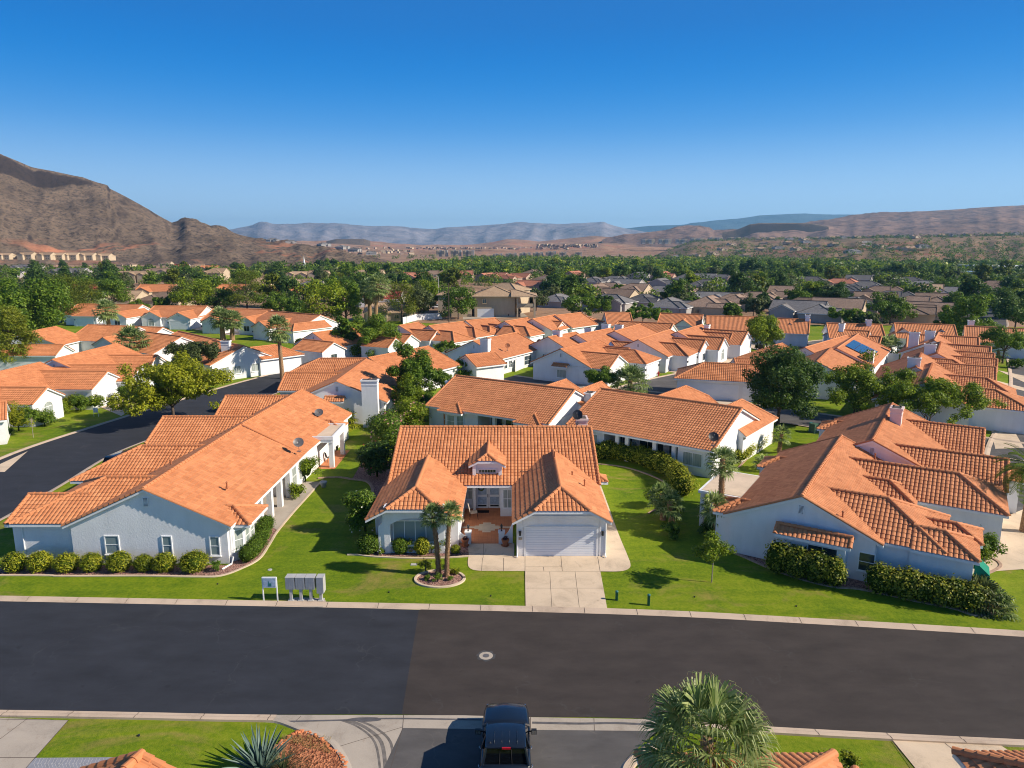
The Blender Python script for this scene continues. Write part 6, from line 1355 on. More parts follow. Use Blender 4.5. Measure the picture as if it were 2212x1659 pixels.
h = V('house with a pink chimney standing behind the right-hand house', (1884.6, 952.7), (1911, 904), 5.1, 5.3, 1, [((2179.6, 994), 4.4, 3.5, 'g', None), ((2128, 927.7), 4.35, 3.4, 'g', None)], 'gg', eb=7.5, hi=True)
q = S(h, 9.9, 0.9); h.chimney((q.x, q.y), AT(1921, 880, q.y).z, 1.3, 0.95, R(57), mat='pink_stucco')
for t, e in ((14, -5.1),): q = S(h, t, e); h.block((q.x, q.y), math.atan2(-h.p.y, -h.p.x), 2.4, 1.6, 3.2, 2.5, 'n', 'h', over=0.2)
q = S(h, 3.9, 9.7); h.block((q.x, q.y), math.atan2(h.p.y, h.p.x), 2, 1.5, 3.4, 2.7, 'n', 'g'); h.finish()
# ---- rest of the right row
V('right-row house with a white garage door beyond the two-trunk tree', (1995.5, 828.5), (2010, 793.8), 5.2, 5.3, 1, [((2131.6, 817.8), 4.4, 3.3, 'h', None), ((2150, 843), 4.2, 3.8, 'h', 'garage')], 'gg', eb=4).finish()
V('right-row house with its chimney above the left slope, third up the row', (1978, 794), (1989, 763), 5.2, 5.2, 1, [((2058, 778), 4.5, 3.6, 'h', None), ((2153, 794), 4.2, 3.2, 'g', None)], 'gg', chim=[(1.5, -0.3, 6.3)]).finish()
V('right-row house fourth up the row with stacked chimneys', (2023.5, 764.5), (2031.5, 739), 5.2, 5.2, 1, [((2155.5, 776.5), 4.3, 3.2, 'g', None), ((2149, 764.5), 4.2, 3.0, 'g', None)], 'gg', chim=[(2.5, -1.0, 6.3)]).finish()
V('right-row house at the top of the row below the pale chimney', (2018, 737), (2026, 722), 5.2, 5.2, 1, [((2142, 750), 4.3, 3.0, 'g', None)], 'gg', eb=3, chim=[(3, -3.2, 6.2), (6, -1, 6.3)]).finish()
V('right-row house with long tiled wings at the far top right', (1960, 722), (2115, 730), 5.0, 5.0, 1, [], 'gg').finish()
# ---- solar roof cluster
h = V('house with blue solar panels on its light orange roof', (1810, 752), (1854, 721.8), 5.2, 5.6, 1, [((1905, 728), 4.2, 3.2, 'g', None)], 'gg', ea=1)
q = S(h, 2.6, 4.6); h.chimney((q.x, q.y), 4.9, 1.3, 0.9, R(57))
mb = MB(); sl_ = (5.2 - 2.7) / 5.6
for i in range(6):
    for j in range(3):
        t0, e0 = 5.2 + i * 1.45, 0.5 + j * 1.32
        if j == 2 and i < 2: continue
        vs = [S(h, t0 + u, e0 + v, 5.2 - sl_ * (e0 + v) + 0.2) for u, v in ((0, 0), (1.38, 0), (1.38, 1.25), (0, 1.25))]; mb.add(vs + [v - Vector((0, 0, 0.05)) for v in vs], [(0, 1, 2, 3), (7, 6, 5, 4), (0, 4, 5, 1), (1, 5, 6, 2), (2, 6, 7, 3), (3, 7, 4, 0)])
mb.build('solar_panels', 'solar_blue', h.root); h.finish()
V('house in front of the solar roof, half hidden by the round tree', (1768, 778), (1794, 752.5), 5.2, 5.4, 1, [], 'gg', ea=2).finish()
V('dark-tiled house left of the solar roof', (1738, 752), (1830, 725), 5.0, 4.8, -1, [], 'gg', vent=False).finish()
V('house with two chimneys on the ridge behind the solar roof', (1812, 712), (1880, 716), 5.0, 5.2, 1, [], 'gg', vent=False, chim=[(0.5, 0, 6.2)]).finish()
V('orange-roofed house with a front gable just below the grey roofs', (1785, 698.5), (1905, 701.8), 5.2, 5.6, 1, [((1880, 707.5), 4.6, 3.0, 'g', 'win'), ((1808, 708.5), 4.4, 2.6, 'g', 'arch')], 'gg', chim=[(8, 0, 6.2)]).finish()
V('orange-roofed house with an arched window gable near the far street', (1931, 698), (2062, 702.6), 5.2, 5.8, 1, [((1953, 711), 4.4, 2.6, 'g', 'arch'), ((1992, 708), 4.5, 2.8, 'g', 'win'), ((2035, 713), 4.4, 2.8, 'g', None)], 'gg', chim=[(14, -1, 6.2)]).finish()
V('orange-roofed house at the right edge below the far street', (2083, 704.5), (2260, 713), 5.2, 5.8, 1, [((2112, 713), 4.5, 3.0, 'g', None)], 'gg', vent=False).finish()
V('white house with a panelled garage door standing alone beyond the street tree', (1679, 688), (1750, 690.6), 5.3, 5.6, 1, [((1707, 699), 4.5, 3.2, 'g', 'garage'), ((1690, 700), 4.2, 1.9, 'g', 'arch')], 'gg', chim=[(6.2, 0, 6.3)], swins=[(2, 1.6, 0.8, 1.0)]).finish()
# ---- garage house across the cross street
h = V('house with a wide white garage door facing the cross street behind the dark tree', (1522, 784), (1621, 788.5), 4.6, 3.9, 1, [], 'hg', ea=3.9, eb=2.0, vent=False, ze=2.8, hi=True)
q = S(h, 6.0, 3.9 - 0.415); ya = math.atan2(h.p.y, h.p.x); h.garage((q.x, q.y, 0), ya, 5.2, 2.15); q = S(h, 9.7, 3.485); h.window((q.x, q.y, 1.05), ya, 0.8, 1.9, 1, 1, 'white_trim', sill=False); h.pipe(S(h, 9.6, 1.5).x, S(h, 9.6, 1.5).y, 3.9, 0.9, 0.07); h.finish()
V('dark-roofed block behind the wide garage house', (1585, 775), (1660, 776), 4.4, 3.4, 1, [], 'gg', vent=False).finish()
V('tiled house showing left of the street beyond the round tree', (1650, 752), (1690, 742), 4.8, 4.5, 1, [], 'hg', vent=False).finish()
# ---- centre cluster
GW = 'garage'
h = V('central house with a blue-shaded gable and a small tiled window hood', (1210, 755), (1292.7, 733.8), 5.25, 5.4, 1, [((1338, 767), 4.5, 3.9, 'g', 'win'), ((1360, 752.5), 4.4, 2.5, 'g', None), ((1372, 757), 4.3, 3.3, 'h', 'garage')], 'gg')
q = S(h, 0.2, 0.2); h.window((q.x, q.y, 1.4), math.atan2(-h.d.y, -h.d.x), 1.6, 1.2, 3, 1, 'curtain'); h.block((q.x - h.d.x * 0.3, q.y - h.d.y * 0.3), math.atan2(h.p.y, h.p.x), 2.6, 0.6, 3.0, 2.6, 'g', 'g', wall=False, attic=False, over=0.1); h.finish()
V('house with two hipped garage wings in the middle of the centre row', (1378, 735), (1447.6, 712.5), 5.25, 5.4, 1, [((1407, 743), 4.3, 3.0, 'h', 'arch'), ((1460, 742.5), 4.3, 3.3, 'h', 'garage'), ((1320, 737), 4.2, 2.6, 'h', None)], 'gg').finish()
V('centre row house with two tall white front gables and a green awning', (1463, 717.8), (1516.7, 701.8), 5.25, 5.4, 1, [((1525, 735), 4.5, 3.2, 'g', 'win'), ((1566, 730), 4.6, 3.3, 'g', 'arch'), ((1583, 721), 4.4, 2.8, 'g', 'arch')], 'gg').finish()
V('long plain roof behind the centre row, right of the pink chimney', (1244.7, 724.5), (1319.4, 709.8), 5.2, 5.6, -1, [], 'gg', vent=False, chim=[(11, 3.6, 5.3), (13.5, 1.2, 6.0)]).finish()
V('plain light orange roof behind the centre row nearer the far garages', (1327, 716.5), (1383.5, 700.5), 5.2, 5.8, -1, [], 'gg', vent=False, chim=[(11.5, 3.4, 5.2), (2, 3.6, 5.0)]).finish()
V('plain roof with a lilac chimney left of the centre row', (1183, 729), (1244, 718), 5.2, 5.6, 1, [((1262, 735), 4.2, 2.8, 'g', None)], 'gg', vent=False, chim=[(3.5, -0.2, 6.1)]).finish()
h = V('house with a white chimney and dish, left of the plum-leaved tree', (1022, 737.8), (1116.5, 719), 5.2, 5.9, 1, [], 'gg', chim=[(-0.3, 2.7, 5.9)], owins=[(1.6, 1, 1.4, 0.9, 1.1), (3.1, 1, 1.4, 0.9, 1.1), (4.6, 1, 1.4, 0.9, 1.1), (6.1, 1, 1.4, 0.9, 1.1), (9, 1, 1.3, 2.4, 1.5)])
q = S(h, -0.3, 0.0); h.block((q.x, q.y), math.atan2(h.p.y, h.p.x), 2.4, 0.9, 3.1, 2.6, 'h', 'h', wall=False, attic=False, over=0.1); h.window((S(h, 0.235, -0.4).x, S(h, 0.235, -0.4).y, 1.4), math.atan2(-h.d.y, -h.d.x), 1.6, 1.2, 3, 1, 'curtain'); h.finish()
dish('satellite_dish', G(1096, 757, 3.6), (0, -0.8, 0.6), 'round dish on the orange roof beside the white chimney house', 'terracotta')
V('tiled house in the gap below the white chimney house', (1005, 768), (1080, 760), 4.2, 3.2, 1, [], 'gg', vent=False, eb=-1).finish()
# ---- far garage street, from left to right
rows = [((862, 704), (904.5, 696.5), [((889, 723), 4.4, 3.3, 'g', 'garage'), ((855, 731), 4.2, 2.6, 'g', 'garage'), ((944, 715), 4.4, 2.8, 'g', 'arch')]),
        ((925.8, 704.5), (1000.5, 695), [((978, 717), 4.3, 3.2, 'h', 'garage'), ((1024, 708), 4.3, 3.0, 'h', None)]),
        ((1005.8, 693.8), (1069.9, 687), [((1058, 705), 4.2, 2.4, 'h', None), ((1075, 702), 4.3, 3.0, 'h', None)]),
        ((1090, 695), (1140, 687), [((1108, 706), 4.3, 3.2, 'h', 'garage'), ((1135, 706), 4.3, 3.0, 'h', 'garage'), ((1162, 699), 4.2, 2.4, 'g', 'arch')]),
        ((1150, 690), (1200, 680), [((1215, 695), 4.3, 3.2, 'g', 'garage'), ((1240, 688), 4.2, 2.6, 'g', 'arch')]),
        ((1199, 682), (1255, 675.7), [((1262, 681), 4.4, 3.4, 'h', 'garage')])]
for i, (a_, b_, wg) in enumerate(rows):
    V('white house with garage wings, %s from the left in the far garage row' % ORD[i], a_, b_, 5.2, 5.2, 1, wg, 'gg').finish()
V('garage house with a lilac door below the round grey-green tree', (1306, 676), (1362, 676), 5.2, 5.4, 1, [((1330, 681), 4.5, 3.4, 'g', 'garage')], 'gg', vent=False).finish()
V('orange roof with a white side gable right of the round grey-green tree', (1426, 677), (1519, 680), 5.2, 5.6, 1, [((1476, 692), 4.3, 2.4, 'g', None)], 'gg', vent=False).finish()
V('wide orange roof in front of the brown-roofed houses, right of centre', (1526, 682.5), (1614, 684.5), 5.2, 6.0, 1, [((1548, 693), 4.3, 2.4, 'g', None)], 'gg', vent=False, eb=3).finish()
V('long dark-tiled roof with a white gable across the middle of the centre cluster', (1335, 694), (1455, 700), 5.0, 5.2, 1, [], 'gg', vent=False, chim=[(20, 4, 5.6)]).finish()
V('tiled roof with a round white window gable above the centre row', (1520, 711), (1616, 717), 4.8, 4.6, 1, [], 'gg', vent=False).finish()
# ---- left side, across the curved street
h = V('house with a sunlit double garage across the curved street on the left', (0, 804), (82, 785), 5.2, 5.4, 1, [((233, 803), 4.45, 3.8, 'g', 'garage'), ((103, 838), 4.2, 2.9, 'g', 'arch')], 'gg', ea=9, eb=0.5, hi=True)
h.finish()
V('left house with a white garage gable cut by the photo edge', (-30, 872), (14, 868), 4.2, 2.8, 1, [], 'gg', vent=False).finish()
V('house with the widest plain roof on the left, gable vent in the shade', (113, 778), (253, 743), 5.25, 5.5, 1, [((306, 789), 4.4, 3.7, 'g', None), ((257, 773), 3.9, 1.9, 'h', None, 2.2), ((340, 768), 4.3, 3.2, 'g', None)], 'gg').finish()
h = V('white house with a chimney and a row of little shrubs beyond the curve', (495, 742), (527, 748), 5.2, 5.8, 1, [], 'gg', ea=6, vent=False, hi=True)
for e in (3.3, 1.4, -1.8, -4.2): q = S(h, h.L - 0.235, e); h.window((q.x, q.y, 1.5), math.atan2(h.d.y, h.d.x), 1.3, 1.2, 2, 1, 'curtain')
q = S(h, h.L - 2.8, 1.6); h.chimney((q.x, q.y), 6.0, 1.3, 0.9); q = S(h, h.L - 2.8, -6.5); h.block((q.x, q.y), math.atan2(-h.p.y, -h.p.x), 8, 3.4, 4.4, 2.7, 'n', 'h'); h.finish()
V('house with two long low wings in the second row on the left', (190, 702), (300, 706), 5.2, 5.4, 1, [((222, 730), 4.2, 2.8, 'g', None)], 'gg', vent=False, hi=True).finish()
V('light orange roof behind the tall single palm on the left', (247, 704), (352, 708), 4.8, 4.6, 1, [], 'hg', vent=False, hi=True).finish()
V('dark-tiled house with a white right gable, left of the grey-green tree', (303, 716), (393, 728), 5.2, 5.6, 1, [((352, 752), 3.3, 1.4, 'h', None)], 'gg', vent=False, hi=True).finish()
V('tiled roof in the tree shade right of the dark-tiled house', (385, 716), (470, 735), 4.8, 4.8, 1, [], 'gg', vent=False, hi=True).finish()
V('house with a tree shadow on its roof at the left under the pine', (90, 712), (122, 706), 5.2, 6.0, 1, [((139, 745), 4.2, 2.9, 'g', 'win')], 'gg', ea=5, vent=False, hi=True).finish()
V('small white gable between the pine and the upper left garages', (143, 655), (163, 655), 5.0, 4.6, 1, [], 'gg', ea=3).finish()
V('upper left house with a shaded garage and a silver car', (262, 658), (308, 658.5), 5.2, 6.0, 1, [((200, 668), 4.3, 3.6, 'h', 'garage'), ((250, 675), 4.2, 2.8, 'g', 'win')], 'gg', ea=13).finish()
V('upper left house with arched window gable beside garage gable', (333, 661), (448, 661.5), 5.2, 6.0, 1, [((323, 674), 4.2, 2.8, 'g', 'arch'), ((384, 676), 4.3, 3.2, 'g', 'garage')], 'gg', vent=False).finish()
V('upper left house half hidden by the twin palms', (507, 667.5), (587, 669), 5.2, 6.0, 1, [((455, 684), 4.2, 3.0, 'g', 'garage'), ((530, 686), 4.2, 2.4, 'g', 'win')], 'gg', ea=6, vent=False).finish()
V('upper left house with a bright white right gable and stepped wings', (607, 674), (693, 681), 5.2, 6.2, 1, [((560, 695), 4.2, 3.2, 'g', 'garage'), ((636, 700), 4.0, 2.4, 'h', None)], 'gg', vent=False, ea=5).finish()
V('house with a blue-shaded front behind clipped bushes on the street bend', (675, 720), (761, 708.5), 5.1, 5.2, 1, [((722, 740), 4.2, 3.0, 'g', 'win')], 'gg', hi=True).finish()
# ---- streets
def street(path, w, mat='asphalt_blue', z=0.012, name='road', kerbs=(True, True)):
    P = smooth_path(path, 5); mb = MB(); ribbon(P, [(-w / 2, z), (w / 2, z)][::-1], mb); o = struct(mb, name, mat)
    mb = MB()
    if kerbs[0]: ribbon(P, [(w / 2 + 0.5, 0.10), (w / 2 + 0.3, 0.10), (w / 2, 0.03)], mb)
    if kerbs[1]: ribbon(P, [(-w / 2, 0.03), (-w / 2 - 0.3, 0.10), (-w / 2 - 0.5, 0.10)], mb)
    if mb.v: struct(mb, 'kerb', 'kerb_concrete')
street([(-46.5, 30), (-45.2, 50), (-45.5, 60), (-46.2, 70), (-44.5, 80), (-41.5, 93), (-38.5, 105), (-35.0, 116), (-32.5, 126), (-29, 137), (-22, 145), (-8, 150)], 10.0)
street([(-34, 127), (-45, 137), (-58, 143), (-80, 149), (-100, 153)], 7.5)
street([(18, 100.5), (24, 107.5), (36, 119), (48, 133), (60, 147), (72, 156), (90, 163)], 8.4, 'asphalt_old', 0.013)
street([(-2, 112), (10, 103), (21, 97), (33, 88), (41, 81.5), (52, 72), (66, 60), (80, 50)], 7.4, 'asphalt_old', 0.016)
street([(38, 44), (46, 58), (54, 70), (66, 85), (82, 107), (98, 131), (112, 152)], 8.0, 'asphalt_old', 0.013)
SZ = [0.024]
def slab(px, mat='concrete', name='driveway'): SZ[0] += 0.0013; sheet(name, g2(px), SZ[0], mat)
slab([(217, 880), (268, 862), (302, 873), (262, 899)], 'concrete'); slab([(0, 1003), (60, 975), (10, 1020), (0, 1020)]); slab([(2075, 1240), (2130, 1130), (2165, 1120), (2212, 1100), (2212, 1230)]); slab([(2141, 930), (2190, 930), (2212, 968), (2150, 970)])
slab([(2170, 1175), (2175, 1210), (2260, 1260), (2260, 1150)]); slab([(1483, 852), (1610, 860), (1640, 884), (1560, 905)]); slab([(1235, 825), (1290, 822), (1275, 850), (1210, 845)], 'concrete_grey')
slab([(1380, 792), (1430, 800), (1470, 808), (1500, 800), (1400, 775)]); slab([(1478, 770), (1530, 765), (1600, 772), (1560, 790)]); slab([(1590, 740), (1640, 742), (1690, 748), (1640, 758)]); slab([(2155, 800), (2212, 812), (2260, 830), (2212, 826)]); slab([(2150, 830), (2212, 845), (2260, 850), (2150, 822)])
slab([(1000, 735), (1060, 728), (1150, 720), (1080, 745), (990, 750)]); slab([(390, 707), (430, 702), (470, 700), (640, 712), (500, 725)], 'concrete'); slab([(225, 715), (300, 712), (330, 720), (240, 730)])
# lawn edging by the hedge
mb = MB(); ribbon(smooth_path(g2([(1292, 1003), (1340, 1008), (1385, 1020), (1431, 1040), (1448, 1062), (1440, 1085), (1400, 1110)])), [(-0.08, 0), (-0.08, 0.07), (0.08, 0.07), (0.08, 0)][::-1], mb)
zr3 = lambda *p: [G(1474.6 + x / 3, 811 + y / 3) for x, y in p]
ed = smooth_path(zr3((280, 1130), (400, 1180), (560, 1250), (760, 1320), (975, 1372), (1130, 1385), (1330, 1425), (1560, 1475), (1700, 1500), (1780, 1520), (1900, 1558), (2000, 1550), (2020, 1520), (1990, 1470), (1890, 1420)))
ribbon(ed, [(-0.09, 0), (-0.09, 0.07), (0.09, 0.07), (0.09, 0)][::-1], mb); ribbon(smooth_path(zr3((1940, 1300), (2050, 1250), (2050, 1215), (1990, 1180))), [(-0.09, 0), (-0.09, 0.08), (0.09, 0.08), (0.09, 0)][::-1], mb); ribbon(smooth_path(zr3((360, 600), (480, 480), (590, 390))), [(-0.09, 0), (-0.09, 0.07), (0.09, 0.07), (0.09, 0)][::-1], mb)
struct(mb, 'bed_edging', 'stone_edge')
sheet('gravel_bed', list(ed[:-1]) + zr3((1800, 1330), (1500, 1200), (1200, 1120), (700, 1040), (290, 1050)), 0.018, 'red_gravel')
sheet('gravel_bed', zr3((2050, 1250), (1990, 1180), (1940, 1140), (2100, 1165), (2130, 1150), (2060, 1110), (1900, 1120), (1900, 1300)), 0.022, 'red_gravel')
# ---- hedges and bushes in the middle ground
hedge('hedge', [tuple(S(RH, -1.45, e))[:2] for e in (-0.9, 0.3, 1.5, 2.5)], 1.7, 2.0, 'leaf_redtip', 1500, 0.16, 'thick red-tipped hedge under the tiled window hood of the right-hand house', 6, lump=0.08)
hedge('hedge', [tuple(S(RH, t_, e))[:2] for t_, e in ((-0.95, 5.0), (-0.8, 6.5), (-0.6, 8.2), (-0.4, 9.7))], 1.7, 1.75, 'leaf_redtip', 1500, 0.16, 'longest red-tipped hedge in front of the hipped wing of the right-hand house', 7, lump=0.08)
hedge('hedge', [tuple(p)[:2] for p in smooth_path(g2([(1290, 990), (1330, 992), (1385, 1002), (1430, 1020), (1462, 1042), (1475, 1070)]), 1)], 1.9, 1.75, 'leaf_hedge', 1150, 0.15, 'curved yellow-green hedge between the middle lawns', 8, lump=0.06)
hedge('hedge', [tuple(p)[:2] for p in smooth_path(g2([(1462, 1000), (1500, 1010), (1545, 1018), (1570, 1010)]), 1)], 1.5, 1.4, 'leaf_dark', 1200, 0.14, 'dark low hedge under the patio wall of the long middle house', 9)
hedge('hedge', [tuple(p)[:2] for p in smooth_path(g2([(1590, 1000), (1622, 975), (1652, 950)]), 1)], 1.7, 1.5, 'leaf_yellow', 1200, 0.15, 'bright yellow-green hedge along the white right gable of the long middle house', 10)
for i, (x, y, r, rz, lf) in enumerate([(1415, 1095, 0.9, 1.0, 'leaf_bright'), (1445, 1118, 1.0, 0.9, 'leaf_green'), (1455, 1160, 0.8, 0.6, 'leaf_green'), (1560, 1008, 1.2, 1.3, 'leaf_bright'), (1535, 1160, 0.8, 0.55, 'leaf_dark'), (1650, 1190, 0.5, 0.45, 'leaf_dark'), (1608, 1175, 0.25, 0.25, 'leaf_dark'), (2105, 1215, 1.0, 0.9, 'leaf_bright'), (2095, 1170, 1.0, 1.2, 'leaf_olive'), (2130, 1205, 0.9, 0.8, 'leaf_green'), (1110, 915, 1.2, 0.9, 'leaf_hedge'), (985, 912, 1.3, 1.0, 'leaf_hedge'), (1030, 916, 1.4, 0.95, 'leaf_green'), (1065, 915, 1.0, 1.0, 'leaf_bright'), (2150, 1135, 0.5, 0.9, 'leaf_redtip')]):
    q = G(x, y); bush('bush', (q.x, q.y, 0), (r, r, rz), lf, int(2600 * r), 0.14, 'garden bush %s' % ['left of the hedge palm trunk', 'at the foot of the hedge palms', 'at the tip of the middle planting bed', 'at the right corner of the long middle house', 'behind the leaning palm trunk', 'at the left end of the right-hand gravel bed', 'tiny and dark beside the gas meter wall', 'beside the green awning', 'with olive leaves by the small right porch', 'at the right gravel island', 'right behind the dormer house ridge', 'left behind the dormer house ridge', 'in the middle behind the dormer house ridge', 'beside the ridge palm', 'small with red tips on the right terrace'][i], seed=140 + i, loose=0.16)
# palms
def palm_at(base, crown, label, **k):
    b = G(*base); t = AT(crown[0], crown[1], b.y); return fan_palm('fan_palm', (b.x, b.y, 0), t.z, label, lean=(t.x - b.x, 0.0), **k)
palm_at((1554, 1151), (1561, 992), 'tall slim palm with a rough trunk left of the tan patio roof', seed=2, nf=26, rad=0.75, pet=0.6, seg=14, tr=0.2, droop=0.8)
palm_at((1683, 978), (1689, 936), 'small palm on the lawn before the cross street', seed=3, nf=20, rad=0.65, pet=0.5, seg=12, tr=0.17)
palm_at((1306, 961), (1316, 922), 'small curved palm at the left wall of the long middle house', seed=4, nf=20, rad=0.6, pet=0.4, seg=12, tr=0.19)
palm_at((1049, 919), (1048, 876), 'small palm behind the dormer house ridge', seed=5, nf=22, rad=0.65, pet=0.4, seg=12, tr=0.2)
palm_at((1272, 930), (1279, 902), 'palm crown beside the dormer house chimney', seed=6, nf=18, rad=0.6, pet=0.4, seg=10, tr=0.16)
palm_at((1432, 1122), (1430, 1068), 'left palm of the hedge-end pair', seed=7, nf=20, rad=0.75, pet=0.5, seg=12, tr=0.19, group='pair of palms at the hedge end')
palm_at((1450, 1140), (1446, 1085), 'right palm of the hedge-end pair', seed=8, nf=20, rad=0.75, pet=0.5, seg=12, tr=0.19, group='pair of palms at the hedge end')
palm_at((1545, 1165), (1543, 1090), 'low palm under the tall slim palm', seed=9, nf=16, rad=0.8, pet=0.5, seg=12, tr=0.12)
palm_at((1655, 1015), (1652, 1003), 'stemless palm at the left eave of the right-hand house', seed=10, nf=22, rad=0.8, pet=0.6, seg=12, tr=0.14)
palm_at((735, 925), (738, 912), 'yellow-green palm clump beside the flat patio roof', seed=11, nf=34, rad=1.2, pet=1.1, seg=14, tr=0.2, leaf='leaf_yellow')
palm_at((610, 818), (600, 706), 'tall street palm with a pale crown at the road curve', seed=12, nf=40, rad=1.25, pet=1.2, seg=14, tr=0.3, skirt=0.7, droop=1.0, rough=False)
palm_at((238, 726), (230, 668), 'single tall palm rising before the upper left garages', seed=13, nf=38, rad=1.7, pet=1.5, seg=12, tr=0.42, skirt=0.3, rough=False)
palm_at((482, 735), (478, 685), 'left palm of the thick twin palms on the left', seed=14, nf=44, rad=1.6, pet=1.4, seg=12, tr=0.5, skirt=0.4, rough=False, group='thick twin palms')
palm_at((502, 735), (503, 690), 'right palm of the thick twin palms on the left', seed=15, nf=44, rad=1.5, pet=1.3, seg=12, tr=0.45, skirt=0.4, rough=False, group='thick twin palms')
palm_at((282, 790), (285, 735), 'broad palm crown spreading over the plain left roofs', seed=16, nf=44, rad=1.7, pet=1.9, seg=14, tr=0.4, rough=False, droop=1.0)
palm_at((255, 745), (253, 725), 'small palm by the white left wall', seed=17, nf=20, rad=0.9, pet=0.7, seg=10, tr=0.2, rough=False)
palm_at((800, 705), (797, 622), 'shorter palm of the tallest pair in the centre', seed=18, nf=40, rad=1.9, pet=1.6, seg=12, tr=0.45, skirt=1.6, rough=False, group='tallest palm pair')
palm_at((812, 712), (816, 614), 'taller palm of the tallest pair in the centre', seed=19, nf=42, rad=1.9, pet=1.7, seg=12, tr=0.45, skirt=1.5, rough=False, group='tallest palm pair')
palm_at((1361, 852), (1361, 822), 'broad low palm beside the cross street roof', seed=20, nf=44, rad=1.6, pet=1.6, seg=14, tr=0.35, rough=False, droop=1.1)
palm_at((950, 735), (952, 709), 'thin palm before the far garages', seed=22, nf=18, rad=0.9, pet=0.5, seg=10, tr=0.15, rough=False)
palm_at((1384, 758), (1385, 745), 'short palm between the centre garage wings', seed=23, nf=18, rad=0.9, pet=0.6, seg=10, tr=0.2, rough=False)
palm_at((1374, 740), (1373, 722), 'dark palm behind the centre roofs', seed=24, nf=26, rad=1.1, pet=0.8, seg=10, tr=0.25, rough=False)
palm_at((1921, 775), (1922, 748), 'palm in the walled yard between the solar roof and the right row', seed=25, nf=36, rad=1.5, pet=1.5, seg=12, tr=0.35, rough=False)
palm_at((2158, 782), (2156, 758), 'short palm beside the tree at the right road', seed=26, nf=18, rad=1.2, pet=0.9, seg=10, tr=0.25, rough=False)
palm_at((2118, 1310), (2118, 1290), 'larger palmetto clump at the end of the long right hedge', seed=27, nf=30, rad=0.85, pet=0.8, seg=14, tr=0.12, low=-0.2, leaf='leaf_olive')
palm_at((2152, 1322), (2152, 1308), 'smaller palmetto clump at the tip of the right gravel bed', seed=28, nf=22, rad=0.7, pet=0.6, seg=12, tr=0.1, low=-0.2)
q = AT(2232, 1018, 50); feather_palm('feather_palm', (q.x, q.y, 0), q.z, 'feather palm whose fronds reach in at the right edge', 5, 34, 2.9)
# trees of the village
def tree_at(base, top, wpx, label, leaf='leaf_green', n=9000, size=0.34, name='tree', **k):
    b = G(*base); t = AT(top[0], top[1], b.y); dpt = b.y * cP - (b.z - H) * sP; rx = wpx / F * dpt / 2
    k.setdefault('loc', (b.x, b.y, 0)); return make_tree(name, int(base[0] * 7 + base[1]) % 9973, t.z, rx, leaf, n, size, label, **k)
tree_at((375, 912), (365, 768), 236, 'broad yellow-green tree beside the curved street on the left', 'leaf_yellow', 38000, 0.27, trunk_h=0.2, sph=0.25, nc=75, rz=3.5, low=-0.75)
tree_at((420, 830), (405, 733), 118, 'grey-green tree behind the broad street tree', 'leaf_olive', 19000, 0.28, trunk_h=0.3)
tree_at((1680, 918), (1690, 752), 150, 'dark full-crowned tree on one trunk beside the cross street', 'leaf_dark', 34000, 0.28, trunk_h=0.2, nc=80, rz=4.2, low=-0.8)
tree_at((1850, 893), (1848, 770), 150, 'airy bright-green tree with several thin trunks', 'leaf_bright', 20000, 0.24, trunk_h=0.2, nc=90, trunks=3, sph=0.19, rz=4.0, rough=0.22, shell=0.1)
tree_at((2000, 930), (2010, 812), 270, 'wide airy mesquite spreading over the right row garage', 'leaf_bright', 34000, 0.24, trunk_h=0.1, nc=110, trunks=3, sph=0.25, rz=2.7, rough=0.22, shell=0.1)
tree_at((2165, 785), (2175, 708), 105, 'round olive-green tree at the right road', 'leaf_green', 11000, 0.3, trunk_h=0.28)
tree_at((1640, 762), (1643, 665), 82, 'tall fresh-green street tree, left of the lone garage house', 'leaf_bright', 12000, 0.3, trunk_h=0.2, rz=5.2)
tree_at((1655, 760), (1655, 690), 50, 'smaller street tree touching the tall fresh-green one', 'leaf_green', 5000, 0.3)
tree_at((895, 880), (893, 750), 100, 'tall leafy tree right of the white chimney house', 'leaf_green', 24000, 0.28, trunk_h=0.08, rz=4.6, nc=55, low=-0.9)
tree_at((885, 905), (880, 805), 80, 'bright birch-like tree in front of the tall leafy one', 'leaf_bright', 20000, 0.22, trunk_h=0.05, rz=3.4, bark='bark_pale', low=-0.9)
tree_at((955, 865), (958, 800), 50, 'small dark tree beside the middle gravel garden', 'leaf_green', 6000, 0.22, trunk_h=0.3)
tree_at((815, 775), (800, 683), 105, 'dense green tree at the end of the left row', 'leaf_green', 22000, 0.3, trunk_h=0.08, rz=4.4, low=-0.9)
tree_at((962, 770), (962, 735), 66, 'low round tree between the two tiled roofs, right of the tall leafy tree', 'leaf_green', 6000, 0.26, trunk_h=0.2)
tree_at((1015, 822), (1000, 775), 100, 'green shrub tree on the lawn left of the middle garden', 'leaf_green', 9000, 0.26, trunk_h=0.05, low=-0.9)
tree_at((1300, 848), (1300, 795), 78, 'round green tree right of the ridge of the rear left house', 'leaf_green', 10000, 0.24, trunk_h=0.1)
tree_at((1165, 775), (1160, 745), 58, 'green tree under the plum-leaved tree', 'leaf_green', 6000, 0.3, trunk_h=0.1); tree_at((1183, 765), (1180, 728), 46, 'plum-leaved tree in the centre', 'leaf_purple', 5000, 0.3)
tree_at((1485, 850), (1480, 808), 40, 'spiky dark bush tree left of the wide garage', 'leaf_dark', 4500, 0.3, trunk_h=0.05, low=-0.9)
